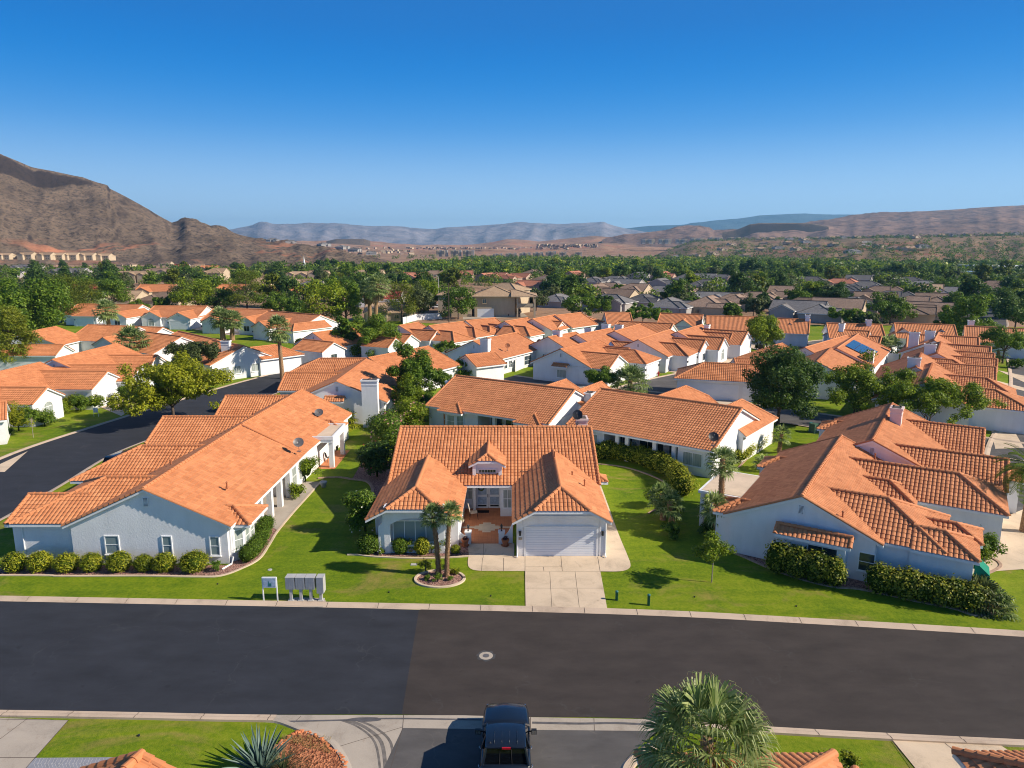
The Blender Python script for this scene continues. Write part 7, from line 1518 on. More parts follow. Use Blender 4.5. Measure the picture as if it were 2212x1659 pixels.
for i, (x, y, r, rz, lf) in enumerate([(41, 931, 1.6, 1.6, 'leaf_yellow'), (97, 920, 1.3, 1.0, 'leaf_green'), (118, 900, 1.2, 1.05, 'leaf_green'), (135, 895, 1.0, 0.95, 'leaf_bright'), (150, 888, 1.2, 1.1, 'leaf_yellow'), (175, 888, 1.25, 1.05, 'leaf_green'), (204, 884, 1.1, 0.95, 'leaf_bright'), (15, 943, 1.0, 0.6, 'leaf_green'), (275, 872, 1.3, 1.6, 'leaf_green')]):
    q = G(x, y); bush('bush', (q.x, q.y, 0), (r, r, rz), lf, int(2000 * r), 0.17, 'garden bush before the left street houses, %s from the left' % ORD[[1, 2, 3, 4, 5, 6, 7, 0, 8][i]], group='bushes before the left street houses', seed=170 + i, loose=0.08)
for i in range(8): q = G(476 + i * 13.5, 815 - i * 3.2); bush('round_shrub', (q.x, q.y, 0), (0.8, 0.8, 0.55), 'leaf_green', 420, 0.2, 'little clipped shrub below the white double gable, %s from the left' % ORD[i], group='little shrubs below the white double gable', seed=180 + i)
for i in range(6): q = G(650 + i * 18, 757 + i * 3.2); bush('round_shrub', (q.x, q.y, 0), (1.3, 1.2, 1.3 - 0.1 * i), 'leaf_green' if i % 2 else 'leaf_dark', 1100, 0.22, 'clipped bush on the street bend, %s from the left' % ORD[i], group='clipped bushes on the street bend', seed=190 + i)
for i in range(9): q = G(1172 + i * 9 - (i // 3) * 3, 803 - i * 3.0); bush('round_shrub', (q.x, q.y, 0), (0.75, 0.75, 0.95), 'leaf_hedge', 420, 0.2, 'clipped round bush along the garden wall in the centre, %s from the left' % ORD[i], group='round bushes along the centre garden wall', seed=200 + i)
for i, (x, y, r, rz, lf) in enumerate([(1425, 776, 1.6, 1.5, 'leaf_green'), (1456, 772, 1.9, 2.1, 'leaf_bright'), (1440, 785, 1.0, 0.6, 'leaf_green'), (1472, 783, 1.0, 0.6, 'leaf_green'), (1398, 790, 1.4, 1.0, 'leaf_green'), (1377, 782, 1.6, 1.2, 'leaf_redtip'), (1560, 757, 1.6, 1.0, 'leaf_dark'), (1590, 745, 2.2, 1.4, 'leaf_green'), (1640, 755, 1.2, 0.6, 'leaf_olive'), (1240, 785, 0.9, 1.1, 'leaf_green'), (1262, 798, 0.8, 0.7, 'leaf_green'), (1275, 803, 0.8, 0.6, 'leaf_green'), (1182, 790, 1.0, 1.2, 'leaf_dark'), (2195, 795, 1.6, 0.8, 'leaf_green'), (1080, 780, 2.0, 0.9, 'leaf_green'), (1110, 772, 1.6, 1.0, 'leaf_green'), (1860, 772, 1.8, 1.2, 'leaf_green'), (1900, 768, 1.5, 1.1, 'leaf_green'), (1060, 792, 1.8, 1.0, 'leaf_bright')]):
    q = G(x, y); bush('bush', (q.x, q.y, 0), (r, r, rz), lf, int(900 * r), 0.26, 'yard bush %s' % ['left of the two centre garages', 'tall and round between the centre garages', 'low before the tall round one', 'low beside the second centre driveway', 'by the first centre driveway', 'reddish before the white centre gable', 'dark before the green awning house', 'wide beside the end gables of the centre row', 'olive on the street corner lawn', 'left of the window hood wall', 'beside the grey bins', 'right of the grey bins', 'at the end of the centre garden wall', 'on the right road island', 'below the chimney house windows', 'near the white garden wall gate', 'in the walled yard, left', 'in the walled yard, right', 'bright, left of the chimney house windows'][i], seed=220 + i, loose=0.1)
sapling('young_tree', (G(72, 945).x, G(72, 945).y, 0), 3.6, 0.8, 'young tree with a thin stake on the left street lawn', 'leaf_green', 7, 1200, 0.2)
# garden walls
def gwall(pts, h_, label, mat='stucco'):
    P = g2(pts); t = MB(); ribbon(P, [(0.1, 0), (0.1, h_), (-0.1, h_), (-0.1, 0)], t); tag(t.build('garden_wall', mat), label, 'wall')
gwall([(1112, 803), (1165, 780), (1190, 768)], 1.9, 'white garden wall in the centre lawn behind the round bushes'); gwall([(1872, 800), (1905, 778), (1935, 768)], 1.8, 'white garden wall left of the right row yards'); gwall([(1905, 782), (1940, 786)], 1.8, 'short white wall crossing the right row yards'); gwall([(870, 700), (900, 692), (955, 689)], 1.8, 'pale garden wall behind the far garages on the left'); gwall([(1800, 812), (1850, 790), (1865, 772)], 1.7, 'white garden wall below the solar roof')
# boxes, bins, hydrant, sign, cars
def ubox(px, d, label, mat='green_box', name='utility_box', cat='utility box'):
    q = G(*px); mb = MB(); mb.box((q.x, q.y, d[2] / 2), d, 0.6); mb.box((q.x, q.y, d[2] + 0.02), (d[0] + 0.06, d[1] + 0.06, 0.05), 0.6); mb.box((q.x, q.y, 0.03), (d[0] + 0.15, d[1] + 0.15, 0.06), 0.6); tag(mb.build(name, mat), label, cat)
ubox((1758, 934), (0.75, 0.6, 1.0), 'pale green transformer box by the cross street'); ubox((1752, 932), (0.3, 0.4, 1.0), 'dark green narrow box left of the transformer box', 'teal_post'); ubox((1739, 890), (0.3, 0.3, 1.1), 'narrow green utility pillar across the cross street', 'teal_post'); ubox((490, 823), (0.35, 0.35, 1.0), 'dark utility pillar on the curve lawn', 'pot_dark')
ubox((1226, 811), (0.7, 0.7, 1.1), 'grey wheeled bin left of the centre garage', 'grey_metal', 'bin', 'bin'); ubox((1237, 812), (0.9, 0.9, 0.9), 'dark air conditioner left of the centre garage', 'pot_dark', 'air_conditioner', 'air conditioner')
def hydrant(px, label):
    q = G(*px); mb = MB(); mb.lathe((q.x, q.y, 0), [(0.16, 0), (0.12, 0.08), (0.11, 0.5), (0.17, 0.55), (0.14, 0.72), (0.03, 0.85)], 10); mb.tube([(q.x - 0.22, q.y, 0.45), (q.x + 0.22, q.y, 0.45)], 0.07, 8); tag(mb.build('fire_hydrant', 'hydrant_red'), label, 'fire hydrant')
hydrant((1422, 813), 'red fire hydrant on the lawn before the centre row')
q = G(208, 900); t = thing('yard_sign', (q.x, q.y, 0), 'small blue and white yard sign on the left street lawn', 'sign'); mb = MB(); [mb.tube([(q.x + s_ * 0.28, q.y, 0), (q.x + s_ * 0.28, q.y, 1.2)], 0.02, 5) for s_ in (-1, 1)]; mb.build('frame', 'white_trim', t); mb = MB(); mb.box((q.x, q.y, 0.85), (0.56, 0.03, 0.66)); mb.build('panel', 'sign_pale', t)
def car(px, yaw, label, mat, suv=True, name='parked_car'):
    q = G(*px); t = thing(name, (q.x, q.y, 0), label, 'car'); ca, sa = math.cos(yaw), math.sin(yaw); P = lambda a, b, z: (q.x + a * ca - b * sa, q.y + a * sa + b * ca, z)
    def rings(rs, mb):
        vs = [P(*v) for r_ in rs for v in r_]; n = len(rs[0]); mb.add(vs, [(i * n + k, i * n + (k + 1) % n, (i + 1) * n + (k + 1) % n, (i + 1) * n + k) for i in range(len(rs) - 1) for k in range(n)] + [tuple(range(n - 1, -1, -1)), tuple((len(rs) - 1) * n + k for k in range(n))])
    rg = lambda b, w_, z0, z1: [(-w_, b, z0), (-w_, b, z1 - 0.15), (-w_ + 0.12, b, z1), (w_ - 0.12, b, z1), (w_, b, z1 - 0.15), (w_, b, z0)]
    mb = MB(); rings([rg(-2.3, 0.82, 0.4, 0.85), rg(-2.15, 0.9, 0.32, 1.0), rg(0.9, 0.92, 0.3, 1.02), rg(2.0, 0.88, 0.35, 0.92), rg(2.3, 0.7, 0.42, 0.72)], mb); mb.build('body', mat, t, True)
    hz = 1.62 if suv else 1.42; mb = MB(); rings([rg(-2.1, 0.80, 0.95, 1.05), rg(-1.75, 0.72, 0.95, hz - 0.06), rg(0.3, 0.72, 0.95, hz - 0.04), rg(1.15, 0.8, 0.95, 1.03)], mb); mb.build('windows', 'car_glass', t, False)
    mb = MB(); rings([rg(-1.8, 0.7, hz - 0.1, hz - 0.03), rg(-1.5, 0.72, hz - 0.1, hz + 0.02), rg(0.1, 0.72, hz - 0.1, hz + 0.02), rg(0.4, 0.68, hz - 0.1, hz - 0.03)], mb); mb.build('roof', mat, t, True)
    for a in (-0.86, 0.86):
        for b in (-1.4, 1.4): mb = MB(); mb.tube([P(a - 0.1, b, 0.34), P(a + 0.1, b, 0.34)], 0.34, 14); mb.build('wheel', 'rubber', t)
        mb = MB(); mb.box(P(a * 0.85, -2.27, 0.82), (0.3, 0.08, 0.16), yaw); mb.build('tail_light', 'tail_red', t)
q = G(262, 988, 1.0); q2 = q; 
def car_xy(x, y, yaw, label, mat, **k):
    global G; G0 = G; G = lambda *a: Vector((x, y, 0)); car((0, 0), yaw, label, mat, **k); G = G0
car_xy(G(270, 985, 1.2).x, G(270, 985, 1.2).y, R(-14), 'dark blue car half hidden by the left row roof', 'paint_navy'); car_xy(G(478, 868, 1.0).x + 1.6, G(478, 868, 1.0).y, R(-12), 'silver car behind the left row roofs', 'paint_silver'); car_xy(G(218, 712).x, G(218, 712).y, R(40), 'silver minivan on the upper left driveway', 'paint_silver')
for i, (x, y, a, mt) in enumerate([(1057, 680, 1.2, 'paint_black'), (1072, 681, 1.0, 'paint_red'), (1083, 676, 1.5, 'paint_black'), (1098, 677, 1.3, 'paint_white'), (1110, 678, 1.1, 'paint_navy'), (1090, 683, 0.9, 'paint_black'), (945, 667, 1.57, 'paint_white')]):
    q = G(x, y); car_xy(q.x, q.y, a, '%s car parked %s' % (['black', 'red', 'dark', 'white', 'navy', 'low black', 'white'][i], ['leftmost below the tan villa', 'in the yard below the tan villa', 'by the villa garage door', 'in front of the villa garage door', 'right of the white car at the villa', 'between the red and the white car at the villa', 'under the trees left of the tan villa'][i]), mt)

# downpipes and wall clutter on the near houses
def downpipe(x, y, zt, yaw, label):
    mb = MB(); d = Vector((math.cos(yaw), math.sin(yaw), 0)); b = Vector((x, y, 0)); mb.tube([b + Vector((0, 0, zt)), b + Vector((0, 0, 0.25)), b + d * 0.3 + Vector((0, 0, 0.08))], 0.045, 6); tag(mb.build('downpipe', 'white_trim'), label, 'drainpipe')
downpipe(6.42, 45.66, 2.5, R(-90), 'white drainpipe at the right corner of the dormer house garage'); downpipe(0.36, 45.66, 2.5, R(-90), 'white drainpipe at the left corner of the dormer house garage'); downpipe(-9.62, 47.35, 2.5, R(-90), 'white drainpipe at the left corner of the dormer house'); downpipe(-33.1, 45.1, 2.6, R(-90), 'white drainpipe at the far left corner of the shaded gable house')
for i, (x, y) in enumerate(((470, 1262), (1060, 1288), (840, 1280), (1500, 1290), (1720, 1310), (300, 1590))):
    q = G(x, y); mb = MB(); mb.lathe((q.x, q.y, 0), [(0.05, 0), (0.05, 0.07), (0.02, 0.08)], 8); tag(mb.build('sprinkler_head', 'pot_dark'), 'tiny dark sprinkler head in the front lawn, %s of six' % ORD[i], 'sprinkler')
# ================================================================ BEYOND THE VILLAGE
def lerp_list(L, x):
    if x <= L[0][0]: return L[0][1]
    for (a, va), (b, vb) in zip(L[:-1], L[1:]):
        if x <= b: return va + (vb - va) * (x - a) / (b - a)
    return L[-1][1]
from mathutils import noise as MN
def terrain(name, mat, ridge, foot, dfoot, dridge, x0, x1, nx, ny, prof=1.0, amp=1.0, back=1.3, rough=0.02, gully=0.0, ang=1.0, cap=0.0):
    """hillside: real heights and distances; ridge / foot = outline of the crest and of the foot, d.. = distances in metres"""
    V = []; rows = ny + 6
    for j in range(rows):
        for i in range(nx):
            px = x0 + (x1 - x0) * i / (nx - 1); df = lerp_list(dfoot, px); dr = lerp_list(dridge, px)
            zr = AT(px, lerp_list(ridge, px), dr).z; zf = -1.0
            if lerp_list(foot, px) > 545: df = G(px, lerp_list(foot, px)).y
            if j < ny:
                t = j / (ny - 1); Y = df + (dr - df) * t; h = zf + (zr - zf) * (t ** prof)
                if cap and px < 250: cq = cap * min(1.0, (250 - px) / 130.0); h = zf + (zr - zf) * ((1 - cq) * t ** prof + cq * max(0.0, min(1.0, (t - 0.95) / 0.03)))
            else:
                t = 1.0; k = (j - ny + 1) / 6.0; Y = dr * (1 + (back - 1) * k); h = zr * (1 - k ** 1.2) - 4 * k
            x = (px - CX) / F * (Y * cP - (h - H) * sP)
            a = amp * min(1.0, t * 4) 
            p = Vector((x * rough, Y * rough, 0.0))
            nz = MN.fractal(p, 0.9, 2.1, 6) * a
            if gully: nz += -abs(MN.noise(Vector((px * 0.02 * ang, Y * rough * 0.15, 3)))) * gully * math.sin(math.pi * min(1, t)) 
            if j >= ny - 1: nz *= 0.25
            V.append((x, Y, h + nz))
    V = np.array(V); idx = np.arange(rows * nx).reshape(rows, nx)
    Fq = np.stack([idx[:-1, :-1], idx[:-1, 1:], idx[1:, 1:], idx[1:, :-1]], -1).reshape(-1, 4)
    me = np_mesh(name, V, Fq, [mat], smooth=True); o = link(name, me); o['kind'] = 'structure'; return o
# colours of the land
def hill_mat(name, base, dark, rock, red=None, sc=0.012, rocksc=0.09, cliff=0.0):
    n = NB(name, 0.95, 0.06); p = n.pos()
    big = n.noise(sc, 6, 0.6, p, 0.5); med = n.noise(rocksc, 7, 0.78, p, 0.2); fi = n.noise(rocksc * 4, 5, 0.75, p)
    c = n.ramp(n.math('ADD', n.math('MULTIPLY', big, 0.55), n.math('MULTIPLY', fi, 0.45)), [(0.36, tuple(v * 0.62 for v in base)), (0.5, base), (0.66, tuple(v * 1.28 for v in base))])
    c = n.mix(n.ramp(med, [(0.49, 0.0), (0.58, 0.85)]), c, dark)
    c = n.mix(n.ramp(fi, [(0.60, 0.0), (0.68, 0.7)]), c, rock)
    sep = n.n('SeparateXYZ'); n.l(p, sep.inputs[0])
    if red:
        m = n.ramp(n.noise(sc * 0.9, 5, 0.6, p, 1.0), [(0.52, 0.0), (0.60, 0.85)]); hz = n.math('SUBTRACT', 1.0, n.math('MULTIPLY', n.math('ABSOLUTE', n.math('SUBTRACT', sep.outputs[2], red[1])), 1.0 / red[2])); hz.node.use_clamp = True
        c = n.mix(n.math('MULTIPLY', m, hz), c, red[0])
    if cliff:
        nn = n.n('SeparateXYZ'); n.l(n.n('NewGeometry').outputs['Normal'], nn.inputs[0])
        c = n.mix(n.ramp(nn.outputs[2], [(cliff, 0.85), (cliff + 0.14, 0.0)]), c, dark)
    n.col(c); n.bump(n.math('ADD', med, n.math('MULTIPLY', fi, 0.5)), 1.0, 0.5 / rocksc * 0.2); return n.m
hill_mat('lava_hill', (0.165, 0.120, 0.086), (0.034, 0.026, 0.026), (0.31, 0.26, 0.16), ((0.50, 0.20, 0.11), 14, 17), 0.012, 0.22, 0.70)
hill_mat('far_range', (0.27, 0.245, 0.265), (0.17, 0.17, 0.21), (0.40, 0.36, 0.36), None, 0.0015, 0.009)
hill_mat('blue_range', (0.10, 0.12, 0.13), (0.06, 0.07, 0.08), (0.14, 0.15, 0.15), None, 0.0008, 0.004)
hill_mat('right_mesa', (0.26, 0.165, 0.125), (0.10, 0.072, 0.065), (0.33, 0.22, 0.16), None, 0.003, 0.028, 0.80)
hill_mat('mid_desert', (0.36, 0.215, 0.135), (0.20, 0.115, 0.075), (0.22, 0.20, 0.10), ((0.42, 0.17, 0.10), 25, 30), 0.004, 0.03)
hill_mat('bench_land', (0.25, 0.165, 0.105), (0.11, 0.10, 0.05), (0.17, 0.17, 0.07), ((0.30, 0.10, 0.07), 18, 16), 0.008, 0.045)
mb = MB(); mb.poly([(-30000, -60, -0.06), (30000, -60, -0.06), (30000, 30000, -0.06), (-30000, 30000, -0.06)]); struct(mb, 'ground', 'desert_soil')
# soil between the village lawns and the town
terrain('left_hill', 'lava_hill', [(-500, 260), (-250, 300), (0, 335), (15, 339), (70, 360), (100, 367), (150, 377), (232, 399), (237, 407), (300, 440), (370, 479), (384, 477), (400, 471.5), (415, 475), (452, 487), (480, 495), (530, 510), (575, 517), (650, 527), (710, 540), (780, 555), (845, 567), (880, 571)],
        [(-500, 590), (0, 578), (150, 573), (300, 572), (500, 580), (700, 576), (880, 572)], [(-500, 430), (0, 560), (300, 700), (500, 660), (700, 720), (880, 820)], [(-500, 1000), (0, 1150), (240, 1200), (370, 1250), (400, 1230), (560, 1150), (700, 980), (880, 860)], -500, 880, 340, 110, 1.12, 8.0, 1.5, 0.016, 9.0, cap=0.15)
mb = MB()
terrain('far_mountains', 'far_range', [(300, 505), (440, 500), (500, 495), (540, 487), (562, 478), (575, 478.5), (590, 483), (655, 484), (720, 484.5), (790, 487), (840, 487), (875, 489), (885, 492), (940, 495), (960, 491), (1000, 489), (1080, 484), (1140, 482), (1220, 483), (1303, 480), (1320, 486), (1345, 492), (1370, 497), (1420, 505), (1480, 510), (1560, 520)],
        [(300, 531), (1560, 531)], [(300, 5200), (1560, 5200)], [(300, 7000), (1000, 7100), (1560, 6900)], 300, 1560, 220, 60, 0.85, 34, 1.3, 0.0022, 48.0)
terrain('far_mountains', 'blue_range', [(1200, 505), (1340, 495), (1380, 490), (1430, 487), (1480, 486), (1540, 476), (1600, 472), (1640, 466), (1740, 460.5), (1800, 463), (1860, 463), (1930, 464), (2050, 470), (2200, 480)],
        [(1200, 531), (2200, 531)], [(1200, 8200), (2200, 8200)], [(1200, 9600), (2200, 9600)], 1200, 2200, 90, 30, 0.8, 30, 1.1, 0.0015, 30.0)
terrain('right_mesa', 'right_mesa', [(1300, 519), (1356, 506), (1426, 497.7), (1506, 490), (1531, 492.7), (1541, 499.7), (1591, 499.7), (1626, 485), (1746, 481), (1806, 471), (1886, 462), (2006, 456), (2106, 448.7), (2212, 442.7), (2500, 425)],
        [(1300, 526), (1600, 522), (1900, 520), (2500, 520)], [(1300, 2300), (1600, 2100), (2500, 1700)], [(1300, 2700), (1530, 3000), (1600, 2900), (1700, 2900), (1900, 3300), (2500, 3000)], 1300, 2500, 260, 70, 0.7, 16, 1.5, 0.004, 9.0)
terrain('dark_cliff', 'lava_hill', [(1560, 502), (1590, 497), (1620, 484.5), (1640, 482), (1700, 481.5), (1750, 482), (1790, 489)], [(1560, 505), (1640, 507), (1700, 504), (1790, 493)], [(1560, 2500), (1790, 2500)], [(1560, 2560), (1790, 2560)], 1560, 1790, 90, 16, 0.5, 3, 1.03, 0.01, 6.0)
terrain('desert_hills', 'mid_desert', [(430, 531), (560, 524), (640, 521), (700, 520), (780, 519), (840, 525), (900, 529), (1000, 529), (1032, 527), (1067, 522), (1094, 516.5), (1131, 518), (1166, 522), (1219, 516), (1286, 509), (1312, 512), (1360, 510), (1450, 512), (1560, 516), (1700, 520)],
        [(430, 534), (1700, 534)], [(430, 2300), (1000, 2500), (1700, 2000)], [(430, 3000), (1000, 3400), (1700, 2700)], 430, 1700, 150, 40, 0.8, 6, 1.4, 0.006, 10.0)
terrain('desert_hills', 'mid_desert', [(640, 541), (760, 539), (830, 537), (900, 541), (960, 536), (1040, 532), (1110, 536), (1219, 532), (1299, 525), (1379, 529), (1460, 530), (1560, 533)],
        [(640, 551), (1560, 550)], [(640, 1450), (1560, 1500)], [(640, 2400), (1560, 2500)], 640, 1560, 130, 30, 0.8, 3, 1.6, 0.01, 6.0)
terrain('black_mesa', 'lava_hill', [(705, 521), (725, 516.5), (785, 516), (800, 520)], [(705, 524), (800, 524)], [(705, 2900), (800, 2900)], [(705, 3000), (800, 3000)], 705, 800, 30, 10, 0.5, 2, 1.1, 0.01)
BF = [(1390, 568), (1430, 566), (1560, 562), (1700, 566), (1830, 580), (1960, 584), (2100, 578), (2212, 578), (2500, 580)]; BR = [(1390, 567), (1430, 545), (1500, 522), (1600, 517), (1760, 516), (1900, 513), (2050, 511), (2212, 507), (2500, 500)]
BDF = [(1430, 1050), (1700, 950), (1830, 760), (1960, 720), (2212, 720), (2500, 700)]; BDR = [(1430, 1700), (1700, 1650), (1900, 1350), (2212, 1250), (2500, 1150)]
terrain('bench_land', 'bench_land', BR, BF, BDF, BDR, 1390, 2500, 205, 50, 0.75, 3.0, 1.6, 0.012, 7.0)
def on_bench(px, t):
    df = lerp_list(BDF, px); dr = lerp_list(BDR, px); df = G(px, lerp_list(BF, px)).y; zf = -1.0; zr = AT(px, lerp_list(BR, px), dr).z
    Y = df + (dr - df) * t; h = zf + (zr - zf) * t ** 0.75; return Vector(((px - CX) / F * (Y * cP - (h - H) * sP), Y, h))
# the air
hz = NB('haze_air'); hz.t.nodes.remove(hz.b); pv = hz.n('VolumePrincipled'); pv.inputs['Density'].default_value = 0.000085; pv.inputs['Color'].default_value = (0.26, 0.62, 1.0, 1); pv.inputs['Anisotropy'].default_value = 0.2
hz.l(pv.outputs[0], hz.t.nodes['Material Output'].inputs['Volume'])
mb = MB(); mb.box((0, 6000, 245), (26000, 14000, 492.2)); o = mb.build('haze', 'haze_air'); o['kind'] = 'stuff'; o['label'] = 'pale blue air between the camera and the far hills'
# ---------------------------------------------------------------- houses beyond
def far_proto(kind, roof, wallm, two=False):
    z0 = 2.8 if not two else 5.4; Hs = House('house', (0, 0), 'x', 'house', None, False, roof, wallm, wallm if wallm != 'stucco_grey' else 'stucco')
    b = Hs.block
    if kind == 0: b((0, 0), 0, 17, 6, z0 + 2.6, z0, 'h', 'h'); b((-4.5, -4.6), R(-90), 7.5, 3.6, z0 + 1.7, z0, 'n', 'h'); b((4.6, -4.2), R(-90), 6.8, 3.0, z0 + 1.4, z0, 'n', 'g')
    if kind == 1: b((0, 0), 0, 16, 6.2, z0 + 2.8, z0, 'g', 'g'); b((-3.5, -5), R(-90), 8, 3.8, z0 + 1.9, z0, 'n', 'g'); b((4.8, 4.6), R(90), 7, 3.4, z0 + 1.5, z0, 'n', 'h')
    if kind == 2: b((0, 0), 0, 15, 6.8, z0 + 3.0, z0, 'h', 'g'); b((2.5, -5.5), R(-90), 8.5, 4.2, z0 + 2.1, z0, 'n', 'h'); b((-5.2, -5.0), R(-90), 6.5, 2.6, z0 + 1.2, z0, 'n', 'g')
    if kind == 3: b((-3, 0), 0, 12, 5.6, z0 + 2.5, z0, 'h', 'g'); b((5, 2), R(90), 14, 5.0, z0 + 2.4, z0, 'h', 'h'); b((-5.5, -4.4), R(-90), 6.5, 3.4, z0 + 1.6, z0, 'n', 'g')
    if kind == 4: b((0, 0), 0, 26, 6.5, z0 + 2.4, z0, 'h', 'g'); b((-7, -4.6), R(-90), 7.5, 4.0, z0 + 1.8, z0, 'n', 'g'); b((3, -4.6), R(-90), 7.5, 4.0, z0 + 1.8, z0, 'n', 'g'); b((10, -4.6), R(-90), 7.0, 2.6, z0 + 1.3, z0, 'n', 'g')
    for zz in ((1.5,) if not two else (1.5, 4.1)):
        for x in (-2.2, 0.6): Hs.window((x + (5 if kind == 1 else 0), -(5.55 if kind in (0, 3) else 6.0), zz), R(-90), 1.4, 1.1, 2, 1, 'glass', sill=False)
        Hs.window((-8.2 if kind == 0 else -7.7, 1.0, zz), R(180), 1.3, 1.1, 1, 1, 'glass', sill=False)
    Hs.finish(); reg(Hs.root); return Hs.root
PRO = {}
def far_house(px, py, key, yaw, sc, base=None):
    kind, roof, wl, two = key; k = (kind, roof, wl, two); q = G(px, py) if base is None else base
    if k not in PRO: PRO[k] = o = far_proto(*k); o.location = q; o.rotation_euler = (0, 0, yaw); o.scale = (sc, sc, sc); o['group'] = ''
    else: o = copy_tree(PRO[k], q, yaw, sc)
    return o
SLA, BRO, TAN, SAL, RED = 'slate_roof', 'brown_roof', 'tan_roof', 'salmon_roof', 'red_roof'
fh = [(1206, 662, 0, SLA), (1318, 668, 0, SLA), (1335, 652, 1, BRO), (1395, 664, 3, SLA), (1446, 678, 0, SLA), (1288, 640, 1, BRO), (1318, 632, 3, BRO), (1355, 627, 1, SLA), (1470, 640, 0, BRO), (1427, 622, 1, SLA), (1430, 640, 3, SLA), (1528, 626, 0, SLA), (1587, 632, 2, SLA), (1539, 656, 4, SLA), (1526, 678, 2, BRO), (1592, 666, 3, BRO), (1523, 608, 1, SLA), (1432, 606, 1, SAL), (1283, 618, 0, SLA), (1240, 619, 2, SLA), (1328, 613, 3, SLA), (1184, 614, 0, BRO), (1147, 628, 1, SAL),
      (1052, 606, 1, SAL), (1075, 608, 2, SAL), (1100, 610, 3, SAL), (1125, 607, 1, SAL), (1240, 604, 1, SAL), (1665, 618, 2, BRO), (1638, 626, 0, BRO), (1690, 655, 3, BRO), (1633, 661, 0, BRO), (1700, 644, 1, BRO), (1750, 641, 0, TAN), (1819, 638, 0, SLA), (1814, 622, 3, SAL), (1854, 612, 1, SLA), (1870, 632, 0, SLA), (1907, 644, 3, BRO), (1963, 617, 0, SLA), (2003, 627, 1, SLA), (1995, 641, 2, TAN), (1889, 661, 1, BRO), (1851, 672, 3, SLA), (1809, 681, 1, BRO), (1771, 692, 3, SLA), (2022, 663, 1, BRO), (1985, 674, 3, BRO), (1955, 690, 4, BRO), (2000, 688, 1, BRO), (2054, 643, 0, SLA), (2137, 632, 2, BRO), (2113, 645, 0, SLA), (1889, 594, 1, SAL), (1725, 688, 1, SLA), (1740, 676, 0, BRO), (1930, 655, 3, SLA),
      (1366, 641, 2, BRO), (1480, 612, 2, SLA), (1560, 610, 0, SLA), (1600, 614, 1, BRO), (1760, 620, 2, SLA), (1905, 606, 0, SLA), (2070, 612, 1, BRO), (1150, 600, 2, BRO), (1380, 605, 1, SLA),
      (285, 610, 4, TAN, 1), (352, 606, 4, BRO, 1), (468, 606, 2, TAN, 1), (60, 590, 4, SLA, 1), (20, 600, 4, SLA), (150, 604, 4, SLA, 1), (190, 640, 1, RED), (275, 656, 2, TAN), (345, 642, 1, 'clay_tile_far'), (366, 660, 0, BRO), (394, 582, 1, RED), (425, 585, 2, TAN), (455, 587, 1, 'clay_tile_far'), (262, 590, 3, BRO), (360, 574, 2, BRO), (275, 577, 0, BRO), (215, 587, 4, BRO), (110, 583, 3, BRO), (620, 645, 4, 'clay_tile_far'), (668, 632, 2, SLA), (848, 655, 1, BRO, 1), (900, 608, 1, SAL), (1000, 602, 2, SAL), (843, 690, 1, TAN), (650, 600, 4, TAN), (735, 595, 2, TAN), (795, 597, 4, TAN), (617, 615, 0, BRO), (825, 660, 1, RED), (500, 640, 1, 'clay_tile_far'), (690, 600, 1, TAN), (560, 625, 2, TAN), (940, 600, 3, BRO)]
YAWS = [R(58), R(-32), R(-34), R(148), R(60), R(-30)]
HN = []
for i, f in enumerate(fh):
    px, py, kd, roof = f[:4]; two = len(f) > 4
    wl = {SLA: 'stucco_grey', BRO: 'stucco_tan', TAN: 'stucco_tan', SAL: 'stucco_rose', RED: 'stucco', 'clay_tile_far': 'stucco_tan'}[roof]
    yaw = YAWS[(i * 7 + kd) % 6] if px > 1000 else [0.0, R(-8), R(5), R(90)][(i * 3) % 3]
    if px == 843: yaw = 0.05
    o = far_house(px, py, (kd, roof, wl, two), yaw, 0.82 + 0.16 * ((i * 37) % 10) / 10.0); HN.append([px, py, o, roof, 'left' if px < 980 else 'right'])
# hillside flats in a row, and houses on the right bench
for i, (px, w_) in enumerate(((15, 0.7), (62, 0.8), (103, 0.8), (128, 0.8), (158, 0.85), (193, 0.85), (228, 0.8))):
    q = AT(px, 558 + i * 0.4, 640 + i * 6)
    o = far_house(0, 0, (1, TAN, 'stucco_tan', True), R(-4), w_, Vector((q.x, q.y, q.z - 1))); o['label'] = 'tan hillside apartment house with two storeys, %s from the left below the red cut' % ORD[i]; o['category'] = 'apartment house'; o['group'] = 'hillside apartment houses'
bn = [(1640, 0.9), (1665, 0.93), (1705, 0.9), (1735, 0.86), (1765, 0.95), (1795, 0.95), (1822, 0.97), (1850, 0.93), (1880, 0.97), (1912, 0.97), (1945, 0.96), (1975, 0.9), (2000, 0.96), (2030, 0.97), (2060, 0.97), (2090, 0.97), (2120, 0.96), (2155, 0.97), (2195, 0.97), (1560, 0.3), (1600, 0.25), (1640, 0.3), (1680, 0.35), (1720, 0.3), (1760, 0.45), (1800, 0.5), (1840, 0.25), (1900, 0.42), (1930, 0.35), (1960, 0.33), (1990, 0.4), (1580, 0.55), (1650, 0.6), (1700, 0.62), (1740, 0.66), (1540, 0.15), (1500, 0.12), (1610, 0.08), (1460, 0.1)]
BL = []
for i, (px, t) in enumerate(bn):
    o = far_house(0, 0, ([0, 2, 3, 1][i % 4], [BRO, TAN, SLA, BRO][(i * 5) % 4], {BRO: 'stucco_tan', TAN: 'stucco_tan', SLA: 'stucco_grey'}[[BRO, TAN, SLA, BRO][(i * 5) % 4]], False), R(-20 + 13 * (i % 4)), 1.0, on_bench(px, t)); BL.append((px, t, o))
